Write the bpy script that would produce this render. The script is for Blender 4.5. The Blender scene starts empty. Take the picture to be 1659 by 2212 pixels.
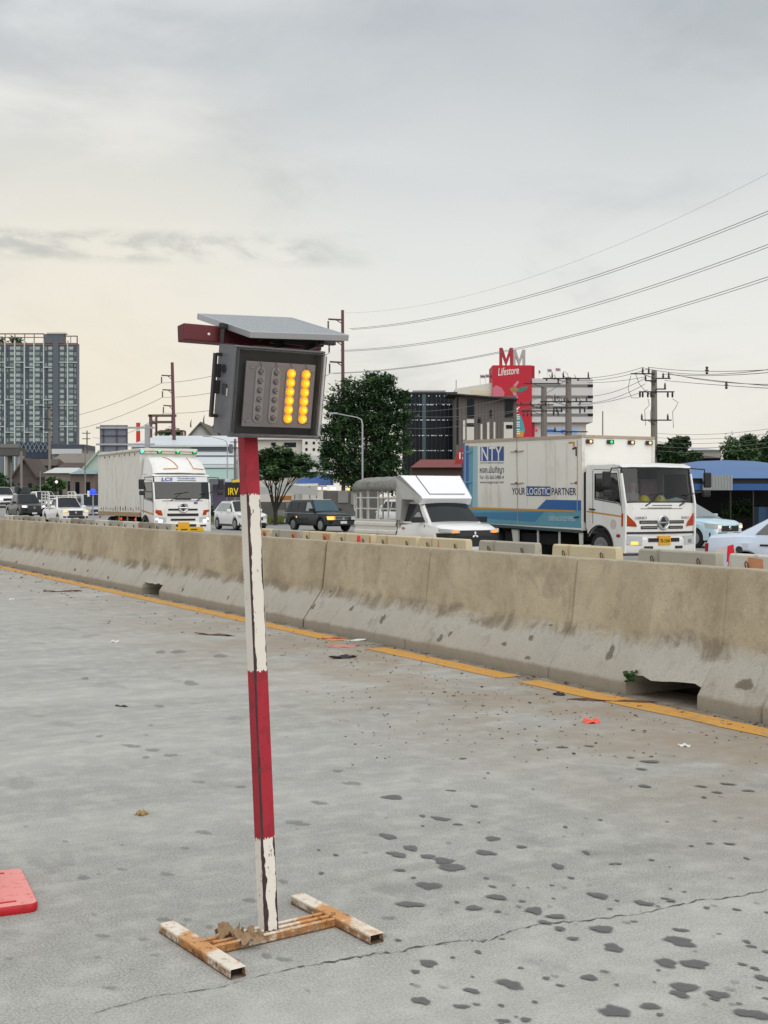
import bpy, bmesh, math, random
from mathutils import Vector, Matrix
random.seed(7)
R = math.radians
S = bpy.context.scene
COL = S.collection
# ------------------------------------------------------------------ camera
F, CX, HY, EYE = 2700.0, 829.5, 1075.0, 1.65      # focal length, centre and horizon in pixels of a 1659 x 2212 view
cd = bpy.data.cameras.new("camera"); cam = bpy.data.objects.new("camera", cd); COL.objects.link(cam)
cam.location = (0, 0, EYE); cam.rotation_euler = (R(90), 0, 0)
cd.sensor_fit = 'AUTO'; cd.sensor_width = 36.0; cd.lens = 36.0 * F / 2212.0
cd.shift_y = -(1106.0 - HY) / 2212.0
cd.clip_start = 0.1; cd.clip_end = 6000
S.camera = cam
# ------------------------------------------------------------------ exposure
S.view_settings.view_transform = 'Standard'; S.view_settings.look = 'None'
S.view_settings.exposure = 0.0; S.view_settings.gamma = 1.0; S.view_settings.use_curve_mapping = False
# ------------------------------------------------------------------ sky: daylight seen through an overcast deck
W = bpy.data.worlds.new("World"); S.world = W; W.use_nodes = True
wt = W.node_tree; wt.nodes.clear()
SUN_EL, SUN_AZ = 40.0, 152.0
def wn(t, **k):
    n = wt.nodes.new(t)
    for a, b in k.items(): setattr(n, a, b)
    return n
def wl(a, b): wt.links.new(a, b)
def wmath(op, a, b=None, c=None):
    n = wn('ShaderNodeMath', operation=op)
    for i, v in enumerate((a, b, c)):
        if v is None: continue
        if isinstance(v, (int, float)): n.inputs[i].default_value = v
        else: wl(v, n.inputs[i])
    return n.outputs[0]
def wrange(v, a, b, c, d, smooth=True):
    n = wn('ShaderNodeMapRange'); n.interpolation_type = 'SMOOTHSTEP' if smooth else 'LINEAR'
    wl(v, n.inputs[0])
    for i, x in enumerate((a, b, c, d)): n.inputs[i + 1].default_value = x
    return n.outputs[0]
def wmix(f, a, b):
    n = wn('ShaderNodeMix', data_type='RGBA')
    if isinstance(f, (int, float)): n.inputs[0].default_value = f
    else: wl(f, n.inputs[0])
    for i, v in ((6, a), (7, b)):
        if isinstance(v, tuple): n.inputs[i].default_value = (*v, 1)
        else: wl(v, n.inputs[i])
    return n.outputs[2]
tc = wn('ShaderNodeTexCoord'); sep = wn('ShaderNodeSeparateXYZ'); wl(tc.outputs['Generated'], sep.inputs[0])
sx, sy, sz = sep.outputs
ramp = wn('ShaderNodeValToRGB'); wl(wmath('MAXIMUM', sz, 0.0), ramp.inputs[0])
el = ramp.color_ramp.elements
stops = [(0.0, (.88, .835, .74)), (.07, (.885, .86, .79)), (.125, (.87, .865, .82)), (.19, (.80, .815, .795)), (.26, (.675, .705, .71)),
         (.36, (.52, .56, .595)), (.55, (.62, .66, .70)), (1.0, (1.15, 1.2, 1.25))]
el[0].position = 0; el[0].color = (*stops[0][1], 1); el[1].position = 1; el[1].color = (*stops[-1][1], 1)
for p, c in stops[1:-1]:
    e = el.new(p); e.color = (*c, 1)
base = ramp.outputs[0]
den = wmath('ADD', wmath('ABSOLUTE', sz), 0.16)
cmb = wn('ShaderNodeCombineXYZ'); wl(wmath('DIVIDE', sx, den), cmb.inputs[0]); wl(wmath('DIVIDE', sy, den), cmb.inputs[1]); wl(wmath('MULTIPLY', sz, 3.0), cmb.inputs[2])
def wnoise(scale, detail, rough, vec, dist=0.0):
    n = wn('ShaderNodeTexNoise'); n.inputs['Scale'].default_value = scale; n.inputs['Detail'].default_value = detail
    n.inputs['Roughness'].default_value = rough; n.inputs['Distortion'].default_value = dist
    wl(vec, n.inputs['Vector']); return n.outputs[0]
n1 = wnoise(1.3, 7, .55, cmb.outputs[0], .3)
mp = wn('ShaderNodeMapping'); wl(tc.outputs['Generated'], mp.inputs[0]); mp.inputs['Scale'].default_value = (4.0, 4.0, 9.5); mp.inputs['Location'].default_value = (3.1, 0.4, 0.2)
n2 = wnoise(1.0, 8, .6, mp.outputs[0], .5)
left = wrange(sx, -.32, .12, 1, 0)
# white torn cloud, mostly to the left
br = wmath('MULTIPLY', wrange(n1, .43, .60, 0, 1), wmath('MULTIPLY_ADD', left, .85, .15))
c1 = wmix(wmath('MULTIPLY', br, .85), base, (.86, .86, .85))
dk = wmath('MULTIPLY', wrange(n2, .52, .32, 0, 1), .34)
c1 = wmix(dk, c1, (.40, .44, .455))
# low sun glow behind thin cloud near the horizon on the left
vd = wn('ShaderNodeVectorMath', operation='DISTANCE'); wl(tc.outputs['Generated'], vd.inputs[0]); vd.inputs[1].default_value = (-.235, .965, .085)
glow = wrange(vd.outputs['Value'], .30, .02, 0, 1)
c1 = wmix(wmath('MULTIPLY', glow, .66), c1, (.93, .845, .67))
# thin dark bank of cloud about eleven degrees up
bank = wmath('MULTIPLY', wrange(wmath('ABSOLUTE', wmath('SUBTRACT', sz, wmath('MULTIPLY_ADD', n1, .035, .176))), .0045, .016, 1, 0), wrange(sx, .03, -.10, 0, 1))
mp3 = wn('ShaderNodeMapping'); wl(tc.outputs['Generated'], mp3.inputs[0]); mp3.inputs['Scale'].default_value = (16, 16, 40)
n3 = wnoise(1.0, 6, .6, mp3.outputs[0], .4)
bank = wmath('MULTIPLY', bank, wrange(n3, .40, .62, 0, .62))
c1 = wmix(bank, c1, (.44, .47, .455))
sky = wn('ShaderNodeTexSky'); sky.sky_type = 'NISHITA'; sky.sun_disc = False
sky.sun_elevation = R(SUN_EL); sky.sun_rotation = R(SUN_AZ); sky.air_density = 1.5; sky.dust_density = 4.0
bgs = wn('ShaderNodeBackground'); wl(sky.outputs[0], bgs.inputs[0]); bgs.inputs[1].default_value = 0.05
bgc = wn('ShaderNodeBackground'); wl(c1, bgc.inputs[0]); bgc.inputs[1].default_value = 1.0
mx = wn('ShaderNodeMixShader'); mx.inputs[0].default_value = 0.96
wl(bgs.outputs[0], mx.inputs[1]); wl(bgc.outputs[0], mx.inputs[2])
wo = wn('ShaderNodeOutputWorld'); wl(mx.outputs[0], wo.inputs[0])
# ------------------------------------------------------------------ soft sun through the cloud (right of and behind the camera)
sd = bpy.data.lights.new("sun", 'SUN'); sd.energy = 1.5; sd.angle = R(70); sd.color = (1.0, .965, .91)
sun = bpy.data.objects.new("sun", sd); COL.objects.link(sun)
sdir = Vector((math.sin(R(SUN_AZ)) * math.cos(R(SUN_EL)), math.cos(R(SUN_AZ)) * math.cos(R(SUN_EL)), math.sin(R(SUN_EL))))
sun.rotation_euler = sdir.to_track_quat('Z', 'Y').to_euler()

# ------------------------------------------------------------------ coordinates
DX, DY = -.4909, .8712            # direction of the road, away from the camera
NX, NY = .8712, .4909             # across the road, away from the camera
ORG = Vector((0, 14.05, 0))       # a point on the toe of the median barrier
TH = math.atan2(NY, NX)           # road frame: local x = across (s), local y = along (t)
FAR_Z = -0.15                     # carriageway beyond the barrier lies a little lower
HEAD = math.atan2(-DY, -DX)       # heading of the traffic
def at(px, py, Y): return Vector(((px - CX) * Y / F, Y, EYE - (py - HY) * Y / F))
def ST(s, t, z=0.0): return Vector((s * NX + t * DX, ORG.y + s * NY + t * DY, z))
def gp(px, py, z=0.0):            # where a view ray meets the ground
    dy = py - HY; h = EYE - z
    return Vector(((px - CX) * h / dy, F * h / dy, z))
def rise(t): return max(0.0, min(1.3, .03 * (t - 68)))
# ------------------------------------------------------------------ materials
def lin(c):
    def f(v):
        v /= 255.0
        return v / 12.92 if v <= .04045 else ((v + .055) / 1.055) ** 2.4
    return tuple(f(v) for v in c)
MATS = {}
class NT:
    def __init__(self, m):
        m.use_nodes = True; self.m = m; self.t = m.node_tree; self.t.nodes.clear()
        self.out = self.n('ShaderNodeOutputMaterial'); self.b = self.n('ShaderNodeBsdfPrincipled'); self.l(self.b.outputs[0], self.out.inputs[0])
        self.tc = self.n('ShaderNodeTexCoord')
    def n(self, t, **k):
        n = self.t.nodes.new(t)
        for a, b in k.items(): setattr(n, a, b)
        return n
    def l(self, a, b): self.t.links.new(a, b)
    def math(self, op, a, b=None, c=None):
        n = self.n('ShaderNodeMath', operation=op)
        for i, v in enumerate((a, b, c)):
            if v is None: continue
            if isinstance(v, (int, float)): n.inputs[i].default_value = v
            else: self.l(v, n.inputs[i])
        return n.outputs[0]
    def rng(self, v, a, b, c=0, d=1, smooth=True):
        n = self.n('ShaderNodeMapRange'); n.interpolation_type = 'SMOOTHSTEP' if smooth else 'LINEAR'
        self.l(v, n.inputs[0])
        for i, x in enumerate((a, b, c, d)): n.inputs[i + 1].default_value = x
        return n.outputs[0]
    def mix(self, f, a, b, mode='MIX'):
        n = self.n('ShaderNodeMix', data_type='RGBA', blend_type=mode)
        if isinstance(f, (int, float)): n.inputs[0].default_value = f
        else: self.l(f, n.inputs[0])
        for i, v in ((6, a), (7, b)):
            if isinstance(v, tuple): n.inputs[i].default_value = (*v, 1)
            else: self.l(v, n.inputs[i])
        return n.outputs[2]
    def vec(self, scale=(1, 1, 1), loc=(0, 0, 0), rot=(0, 0, 0)):
        n = self.n('ShaderNodeMapping'); self.l(self.tc.outputs['Object'], n.inputs[0])
        n.inputs['Scale'].default_value = scale; n.inputs['Location'].default_value = loc; n.inputs['Rotation'].default_value = rot
        return n.outputs[0]
    def noise(self, scale=5, detail=5, rough=.55, vec=None, dist=0):
        n = self.n('ShaderNodeTexNoise'); n.inputs['Scale'].default_value = scale; n.inputs['Detail'].default_value = detail
        n.inputs['Roughness'].default_value = rough; n.inputs['Distortion'].default_value = dist
        self.l(vec if vec is not None else self.tc.outputs['Object'], n.inputs['Vector']); return n.outputs[0]
    def bump(self, h, strength=.3, dist=.01):
        n = self.n('ShaderNodeBump'); n.inputs['Strength'].default_value = strength; n.inputs['Distance'].default_value = dist
        self.l(h, n.inputs['Height']); self.l(n.outputs[0], self.b.inputs['Normal'])
    def col(self, c): self.l(c, self.b.inputs['Base Color'])
    def set(self, **k):
        for a, b in k.items(): self.b.inputs[a].default_value = b
    def xyz(self):
        s = self.n('ShaderNodeSeparateXYZ'); self.l(self.tc.outputs['Object'], s.inputs[0]); return s.outputs
def newmat(name):
    m = bpy.data.materials.new(name); MATS[name] = m; return NT(m)
def M(name, c=None, rough=.5, metal=0.0, spec=.5, var=.0, scale=3.0, dirt=None, dirtamt=.5, dscale=(1, 1, 1), bump=0.0, coat=0.0):
    """plain material: sRGB colour, large noise variation, optional dirt colour in noise patches"""
    if name in MATS: return MATS[name]
    t = newmat(name); c = lin(c)
    t.set(Roughness=rough, Metallic=metal); t.b.inputs['Specular IOR Level'].default_value = spec
    if coat: t.b.inputs['Coat Weight'].default_value = coat; t.b.inputs['Coat Roughness'].default_value = .06
    o = c
    if var:
        f = t.noise(scale, 6, .6)
        o = t.mix(f, tuple(v * (1 - var) for v in c), tuple(min(1, v * (1 + var)) for v in c))
    if dirt:
        f = t.rng(t.noise(scale, 8, .65, t.vec(dscale)), .5, .72, 0, dirtamt)
        o = t.mix(f, o, lin(dirt))
    if isinstance(o, tuple): t.set(**{'Base Color': (*o, 1)})
    else: t.col(o)
    if bump: t.bump(t.noise(scale * 12, 6, .7), bump, .01)
    return t.m
def EM(name, c, strength=1.0):
    if name in MATS: return MATS[name]
    t = newmat(name); c = lin(c)
    t.set(**{'Base Color': (*[v * .3 for v in c], 1), 'Roughness': .3}); t.b.inputs['Emission Color'].default_value = (*c, 1); t.b.inputs['Emission Strength'].default_value = strength
    return t.m
def GLASS(name, tint, refl=.10, rough=.03):
    if name in MATS: return MATS[name]
    t = newmat(name); t.t.nodes.remove(t.b)
    a = t.n('ShaderNodeBsdfTransparent'); a.inputs[0].default_value = (*tint, 1)
    g = t.n('ShaderNodeBsdfGlossy'); g.inputs['Roughness'].default_value = rough; g.inputs[0].default_value = (1, 1, 1, 1)
    fr = t.n('ShaderNodeFresnel'); fr.inputs[0].default_value = 1.35
    f = t.math('ADD', t.math('MULTIPLY', fr.outputs[0], .8), refl)
    mxs = t.n('ShaderNodeMixShader'); t.l(f, mxs.inputs[0]); t.l(a.outputs[0], mxs.inputs[1]); t.l(g.outputs[0], mxs.inputs[2]); t.l(mxs.outputs[0], t.out.inputs[0])
    return t.m
# ------------------------------------------------------------------ mesh builder
class MB:
    def __init__(self): self.v = []; self.f = []; self.mi = []; self.ms = []; self.cur = 0; self.m = Matrix()
    def mat(self, m):
        if m not in self.ms: self.ms.append(m)
        self.cur = self.ms.index(m); return self
    def add(self, vs, fs):
        n = len(self.v)
        self.v += [tuple(self.m @ Vector(p)) for p in vs]
        for f in fs: self.f.append([n + i for i in f]); self.mi.append(self.cur)
        return self
    def box(self, c, s, rz=0.0, rot=None):
        x, y, z = [d / 2 for d in s]
        vs = [Vector(p) for p in ((-x, -y, -z), (x, -y, -z), (x, y, -z), (-x, y, -z), (-x, -y, z), (x, -y, z), (x, y, z), (-x, y, z))]
        m = rot if rot is not None else Matrix.Rotation(rz, 3, 'Z')
        vs = [m @ p + Vector(c) for p in vs]
        return self.add(vs, [(0, 3, 2, 1), (4, 5, 6, 7), (0, 1, 5, 4), (1, 2, 6, 5), (2, 3, 7, 6), (3, 0, 4, 7)])
    def bb(self, x0, x1, y0, y1, z0, z1):
        return self.box(((x0 + x1) / 2, (y0 + y1) / 2, (z0 + z1) / 2), (abs(x1 - x0), abs(y1 - y0), abs(z1 - z0)))
    def bar(self, a, b, w, h=None):
        a, b = Vector(a), Vector(b); d = b - a; q = d.to_track_quat('X', 'Z').to_matrix()
        return self.box((a + b) / 2, (d.length, w, h or w), rot=q)
    def poly(self, pts): return self.add(pts, [tuple(range(len(pts)))])
    def prism(self, pts, off):
        """solid: polygon pts and its copy moved by off"""
        n = len(pts); off = Vector(off); a = [Vector(p) for p in pts]; b = [p + off for p in a]
        nr = Vector((0, 0, 0))
        for i in range(n): nr += a[i].cross(a[(i + 1) % n])
        if nr.dot(off) > 0: a.reverse(); b.reverse()
        return self.add(a + b, [tuple(range(n)), tuple(range(2 * n - 1, n - 1, -1))] + [(i, i + n, (i + 1) % n + n, (i + 1) % n) for i in range(n)])
    def tube(self, pts, r, n=8, caps=True):
        pts = [Vector(p) for p in pts]; rs = r if isinstance(r, (list, tuple)) else [r] * len(pts); vs = []; fs = []
        up = None
        for i, p in enumerate(pts):
            d = (pts[min(i + 1, len(pts) - 1)] - pts[max(i - 1, 0)]).normalized()
            if up is None: up = d.orthogonal().normalized()
            up = (up - d * up.dot(d)).normalized(); sd = d.cross(up)
            for k in range(n):
                a = 2 * math.pi * k / n
                vs.append(p + (up * math.cos(a) + sd * math.sin(a)) * rs[i])
        for i in range(len(pts) - 1):
            for k in range(n):
                fs.append((i * n + k, i * n + (k + 1) % n, (i + 1) * n + (k + 1) % n, (i + 1) * n + k))
        if caps: fs += [tuple(range(n - 1, -1, -1)), tuple((len(pts) - 1) * n + k for k in range(n))]
        return self.add(vs, fs)
    def lathe(self, prof, n=16, axis='Z', c=(0, 0, 0)):
        vs = []; fs = []; c = Vector(c)
        for (r, h) in prof:
            for k in range(n):
                a = 2 * math.pi * k / n; p = (r * math.cos(a), r * math.sin(a), h)
                if axis == 'Y': p = (p[0], -p[2], p[1])
                if axis == 'X': p = (p[2], p[0], p[1])
                vs.append(c + Vector(p))
        m = len(prof)
        for i in range(m - 1):
            for k in range(n): fs.append((i * n + k, i * n + (k + 1) % n, (i + 1) * n + (k + 1) % n, (i + 1) * n + k))
        fs += [tuple(range(n - 1, -1, -1)), tuple((m - 1) * n + k for k in range(n))]
        return self.add(vs, fs)
    def grid(self, rows, closed=False):
        n = len(rows[0]); vs = [p for r in rows for p in r]; fs = []
        for i in range(len(rows) - 1):
            for k in range(n if closed else n - 1):
                fs.append((i * n + k, i * n + (k + 1) % n, (i + 1) * n + (k + 1) % n, (i + 1) * n + k))
        return self.add(vs, fs)
    def text(self, s, origin, xdir, ydir, w=None, h=None, depth=.004, shear=0.0, bold=0.0, align='L'):
        """lettering: flat glyphs fitted to width w and height h, standing depth proud of the plane"""
        cu = bpy.data.curves.new("lettering", 'FONT'); cu.body = s; cu.size = 1; cu.shear = shear; cu.offset = bold; cu.resolution_u = 3
        ob = bpy.data.objects.new("lettering", cu); COL.objects.link(ob)
        dg = bpy.context.evaluated_depsgraph_get(); me = bpy.data.meshes.new_from_object(ob.evaluated_get(dg))
        vs = [v.co.copy() for v in me.vertices]; fs = [tuple(p.vertices) for p in me.polygons]
        bpy.data.objects.remove(ob); bpy.data.curves.remove(cu); bpy.data.meshes.remove(me)
        if not vs: return self
        x0 = min(v.x for v in vs); x1 = max(v.x for v in vs); y0 = min(v.y for v in vs); y1 = max(v.y for v in vs)
        kx = w / (x1 - x0) if w else None; ky = h / (y1 - y0) if h else None
        kx = kx or ky; ky = ky or kx
        xd, yd = Vector(xdir).normalized(), Vector(ydir).normalized(); nd = xd.cross(yd); o = Vector(origin) + nd * depth
        if align == 'C': o = o - xd * (x1 - x0) * kx / 2 - yd * (y1 - y0) * ky / 2
        return self.add([o + xd * (v.x - x0) * kx + yd * (v.y - y0) * ky for v in vs], fs)
    def build(self, name, mats=None, parent=None, smooth=None, bevel=0.0, loc=None, rz=0.0, seg=2):
        me = bpy.data.meshes.new(name); me.from_pydata(self.v, [], self.f); me.update()
        if mats is not None and not self.ms: self.ms = [mats] if not isinstance(mats, list) else mats
        for m in self.ms: me.materials.append(m)
        me.polygons.foreach_set('material_index', self.mi)
        if smooth:
            me.polygons.foreach_set('use_smooth', [True] * len(me.polygons)); me.set_sharp_from_angle(angle=R(smooth))
        o = bpy.data.objects.new(name, me); COL.objects.link(o)
        if parent: o.parent = parent
        if loc is not None: o.location = loc
        o.rotation_euler = (0, 0, rz)
        if bevel:
            b = o.modifiers.new("edge", 'BEVEL'); b.width = bevel; b.segments = seg; b.limit_method = 'ANGLE'; b.angle_limit = R(40)
        return o
def tag(o, label=None, cat=None, group=None, kind=None):
    if label: o['label'] = label
    if cat: o['category'] = cat
    if group: o['group'] = group
    if kind: o['kind'] = kind
    return o
def thing(name, label, cat, loc=(0, 0, 0), rz=0.0, group=None):
    o = bpy.data.objects.new(name, None); COL.objects.link(o); o.empty_display_size = .2
    o.location = loc; o.rotation_euler = (0, 0, rz); return tag(o, label, cat, group)
def copy_tree(o, parent=None):
    c = o.copy(); COL.objects.link(c)
    if parent: c.parent = parent
    for ch in list(o.children): copy_tree(ch, c)
    return c
def soft_mat(name, dark, lite, k=.55, rough=.7, fine=34, amp=1.3):
    """a mark whose ragged edge soaks away: its strength falls from the mark's middle to its rim (point attribute 'edge')"""
    t = newmat(name)
    at_ = t.n('ShaderNodeAttribute'); at_.attribute_name = 'edge'
    e = t.math('ADD', at_.outputs['Fac'], t.math('MULTIPLY_ADD', t.noise(fine, 7, .7), amp, -amp / 2))
    f = t.math('MULTIPLY', t.rng(e, -.04, .66, 0, k), t.rng(t.noise(fine * .5, 5, .6), .25, .55, .72, 1))
    c = t.mix(t.noise(60, 5, .75), lin(dark), lin(lite)); t.col(c); t.set(Roughness=rough); t.b.inputs['Specular IOR Level'].default_value = .3
    tr = t.n('ShaderNodeBsdfTransparent'); mxs = t.n('ShaderNodeMixShader'); t.l(f, mxs.inputs[0]); t.l(tr.outputs[0], mxs.inputs[1]); t.l(t.b.outputs[0], mxs.inputs[2]); t.l(mxs.outputs[0], t.out.inputs[0])
    return t.m
class Soft:
    def __init__(s): s.v = []; s.f = []; s.e = []
    def add(s, pts):
        pts = [Vector(p) for p in pts]; c = sum(pts, Vector()) / len(pts); n = len(s.v); k = len(pts)
        s.v += [c] + [c + (p - c) * .72 for p in pts] + [c + (p - c) * 1.22 for p in pts]; s.e += [1.0] + [.62] * k + [-.35] * k
        for i in range(k):
            j = (i + 1) % k; s.f.append((n, n + 1 + i, n + 1 + j)); s.f.append((n + 1 + i, n + 1 + k + i, n + 1 + k + j, n + 1 + j))
    def build(s, name, m, parent=None):
        me = bpy.data.meshes.new(name); me.from_pydata([tuple(p) for p in s.v], [], s.f); me.update(); me.materials.append(m)
        a = me.attributes.new('edge', 'FLOAT', 'POINT'); a.data.foreach_set('value', s.e)
        o = bpy.data.objects.new(name, me); COL.objects.link(o)
        if parent: o.parent = parent
        return o
def smoothstep(a, b, x):
    t = max(0.0, min(1.0, (x - a) / (b - a))); return t * t * (3 - 2 * t)
def interp(pts, x):
    if x <= pts[0][0]: return pts[0][1]
    for (a, b), (c, d) in zip(pts, pts[1:]):
        if x <= c: return b + (d - b) * (x - a) / (c - a)
    return pts[-1][1]
# ================================================================== MATERIALS OF THE GROUND
def concrete_road():
    t = newmat("road_concrete"); X = t.xyz()
    base = t.mix(t.noise(.35, 6, .6), lin((174, 173, 167)), lin((196, 195, 189)))
    streak = t.noise(1.0, 7, .62, t.vec((.16, 1.5, 1)), .9)
    base = t.mix(t.rng(streak, .38, .70, 0, .45), base, lin((148, 146, 140)))
    fine = t.noise(1.0, 5, .7, t.vec((1.6, 26, 1)), .2)
    base = t.mix(t.rng(fine, .35, .7, 0, .22), base, lin((198, 197, 191)))
    grain = t.noise(110, 5, .8)
    base = t.mix(t.rng(grain, .38, .64, 0, .95), base, lin((126, 125, 120)))
    mott = t.noise(5, 7, .7)
    base = t.mix(t.rng(mott, .42, .68, 0, .4), base, lin((202, 200, 193)))
    wide = t.noise(1.0, 6, .6, t.vec((.10, .8, 1), (3, 1, 0)), .6)
    base = t.mix(t.rng(wide, .50, .70, 0, .32), base, lin((206, 204, 198)))
    grit = t.n('ShaderNodeTexVoronoi'); grit.inputs['Scale'].default_value = 48; t.l(t.tc.outputs['Object'], grit.inputs['Vector'])
    base = t.mix(t.rng(grit.outputs['Distance'], .16, .05, 0, .5), base, lin((110, 108, 103)))
    # earth washed up against the barrier
    near = t.math('MULTIPLY', t.rng(X[0], -3.4, -.6, 0, 1), t.rng(X[1], 9, -1, .35, 1))
    dn = t.rng(t.noise(.9, 8, .7), .34, .58, 0, 1)
    base = t.mix(t.math('MULTIPLY', t.math('MULTIPLY', near, dn), .85), base, lin((150, 136, 118)))
    edge = t.rng(X[0], -.42, -.05, 0, 1)
    base = t.mix(t.math('MULTIPLY', edge, t.rng(t.noise(2.4, 7, .7), .38, .6, .15, .75)), base, lin((98, 86, 72)))
    spk = t.rng(t.noise(14, 4, .75), .62, .70, 0, 1)
    base = t.mix(t.math('MULTIPLY', t.math('MULTIPLY', spk, t.rng(X[0], -2.2, -.2, 0, 1)), .6), base, lin((84, 72, 60)))
    # faint worn damp marks
    vs = t.rng(t.noise(3.2, 4, .5, t.vec((1, .55, 1))), .61, .68, 0, .28)
    base = t.mix(vs, base, lin((118, 117, 113)))
    t.col(base); t.set(Roughness=.82); t.b.inputs['Specular IOR Level'].default_value = .3
    h = t.math('ADD', t.math('MULTIPLY', fine, .6), t.math('MULTIPLY', grain, .5))
    t.bump(h, .6, .008)
    return t.m
ROADM = concrete_road()
def grid_sheet(name, s0, s1, t0, t1, z, m, nt=1, f=None, kind='structure', sub=1):
    mb = MB(); rows = []
    for i in range(nt + 1):
        t = t0 + (t1 - t0) * i / nt
        rows.append([(s0 + (s1 - s0) * k / sub, t, z + (f(t) if f else 0)) for k in range(sub + 1)])
    mb.mat(m).grid(rows)
    o = mb.build(name, loc=ORG, rz=TH); tag(o, kind=kind); return o
grid_sheet("road", -90, .48, -60, 400, 0, ROADM)
t = newmat("asphalt_far")
c = t.mix(t.noise(.4, 6, .6, t.vec((1.2, .12, 1))), lin((132, 131, 129)), lin((160, 158, 154)))
t.col(t.mix(t.rng(t.noise(40, 4, .7), .3, .7, 0, .3), c, lin((112, 111, 110)))); t.set(Roughness=.8)
grid_sheet("road", .48, 29, -60, 400, FAR_Z, t.m, 92, rise)
PAVEM = M("pavement_concrete", (150, 146, 138), .85, var=.18, scale=1.2, dirt=(104, 98, 88), dirtamt=.6, bump=.3)
mb = MB().mat(PAVEM); rows = []
for i in range(93):
    tt = -60 + 5 * i; z = FAR_Z + rise(tt)
    rows.append([(29, tt, z - .1), (29, tt, z + .13), (29.03, tt, z + .15), (33, tt, z + .15), (33, tt, z - .6)])
tag(mb.grid(rows).build("sidewalk", loc=ORG, rz=TH), kind='structure')
GROUNDM = M("ground_earth", (112, 104, 88), .95, var=.3, scale=.15, dirt=(84, 92, 58), dirtamt=.7)
mb = MB().mat(GROUNDM).poly([(-3000, -800, -.32), (3000, -800, -.32), (3000, 4500, -.32), (-3000, 4500, -.32)])
tag(mb.build("ground"), kind='structure')
# painted edge line, in worn lengths
t = newmat("yellow_paint")
wear = t.rng(t.noise(9, 8, .8), .50, .64, 0, .85)
c = t.mix(t.noise(3, 5, .6), lin((204, 142, 48)), lin((220, 166, 78)))
c = t.mix(wear, c, lin((158, 142, 112))); c = t.mix(t.rng(t.noise(1.1, 6, .7), .55, .70, 0, .6), c, lin((150, 130, 98)))
c = t.mix(t.rng(t.noise(90, 4, .8), .45, .7, 0, .4), c, lin((150, 118, 70)))
t.col(c); t.set(Roughness=.75)
YELM = t.m
def sline(px):   # t along the yellow line (s = -.25) seen at pixel column px
    r = (px - CX) / F; s = -.25
    return (s * NX - r * (ORG.y + s * NY)) / (r * DY - DX)
mb = MB().mat(YELM)
for (a, b) in ((2300, 1143), (1103, 812), (737, -560)):
    t0, t1 = sline(a), sline(b); n = max(4, int(abs(t1 - t0) / .35)); top = []; bot = []
    for i in range(n + 1):
        tt = t0 + (t1 - t0) * i / n; j = random.uniform(-.012, .012)
        top.append((-.13 + j, tt, .004)); bot.append((-.38 + random.uniform(-.012, .012), tt, .004))
    mb.grid([bot, top])
tag(mb.build("edge_line", loc=ORG, rz=TH), kind='structure')
# damp spots, dried puddle marks and the crack
DAMPM = soft_mat("damp_concrete", (84, 84, 85), (112, 111, 109), .95, .5, 16)
FAINTM = soft_mat("damp_faint", (122, 121, 118), (140, 139, 135), .42, .75, 14)
SP = [(50, 262, 90, 26), (178, 342, 34, 12), (256, 354, 84, 20), (330, 378, 40, 10), (400, 300, 38, 10), (30, 430, 80, 26), (480, 440, 74, 24), (128, 480, 76, 26),
      (68, 508, 86, 26), (200, 516, 80, 20), (270, 535, 110, 30), (300, 562, 140, 36), (448, 500, 82, 30), (602, 475, 46, 16), (880, 500, 36, 18), (82, 575, 50, 14),
      (140, 608, 26, 9), (206, 642, 110, 42), (452, 610, 36, 9), (480, 646, 36, 14), (760, 560, 60, 26), (816, 609, 36, 10), (1014, 547, 36, 9), (1160, 532, 30, 8),
      (125, 722, 124, 30), (398, 738, 76, 26), (496, 692, 80, 30), (326, 713, 28, 9), (606, 709, 30, 10), (658, 750, 86, 34), (752, 775, 90, 22), (700, 800, 70, 18),
      (934, 686, 78, 36), (1126, 718, 80, 26), (1244, 708, 42, 15), (982, 742, 26, 9), (768, 828, 52, 20), (822, 870, 52, 18), (950, 830, 100, 40), (996, 908, 96, 42),
      (1286, 832, 66, 20), (1280, 880, 150, 48), (1524, 744, 40, 11), (1588, 902, 44, 16), (204, 975, 88, 34), (148, 1010, 50, 16), (308, 950, 28, 10), (416, 926, 34, 16),
      (555, 1065, 116, 52), (390, 1093, 70, 28), (174, 1136, 76, 42), (345, 1160, 76, 22), (408, 1151, 36, 14), (660, 1141, 34, 12), (893, 1037, 74, 32), (1222, 974, 106, 46),
      (1344, 978, 140, 44), (1300, 1078, 120, 56), (1280, 1108, 90, 32), (1444, 1110, 96, 42), (1640, 1040, 66, 36), (1600, 1195, 150, 56), (1005, 1182, 150, 60), (1152, 1160, 92, 36),
      (525, 1222, 66, 16), (620, 1218, 56, 20), (1196, 1196, 34, 14), (1330, 472, 26, 7), (1410, 461, 32, 8), (1496, 463, 46, 11), (1130, 215, 64, 13), (1155, 110, 80, 15),
      (1116, 142, 58, 10), (1070, 92, 44, 6), (776, 48, 50, 8), (894, 43, 44, 7), (1370, 216, 56, 9), (1486, 206, 62, 11), (1440, 242, 58, 8), (1574, 234, 70, 10),
      (350, 96, 36, 7), (300, 233, 60, 6), (680, 55, 30, 6), (734, 640, 24, 7), (1085, 795, 36, 9), (1300, 668, 26, 6), (1450, 848, 24, 7), (770, 1070, 40, 12),
      (600, 995, 36, 10), (520, 870, 30, 9), (1190, 1005, 24, 8), (580, 1205, 20, 8), (420, 370, 18, 6), (740, 697, 22, 6), (570, 640, 18, 5), (630, 650, 20, 5)]
sf = Soft(); sg_ = Soft()
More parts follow.
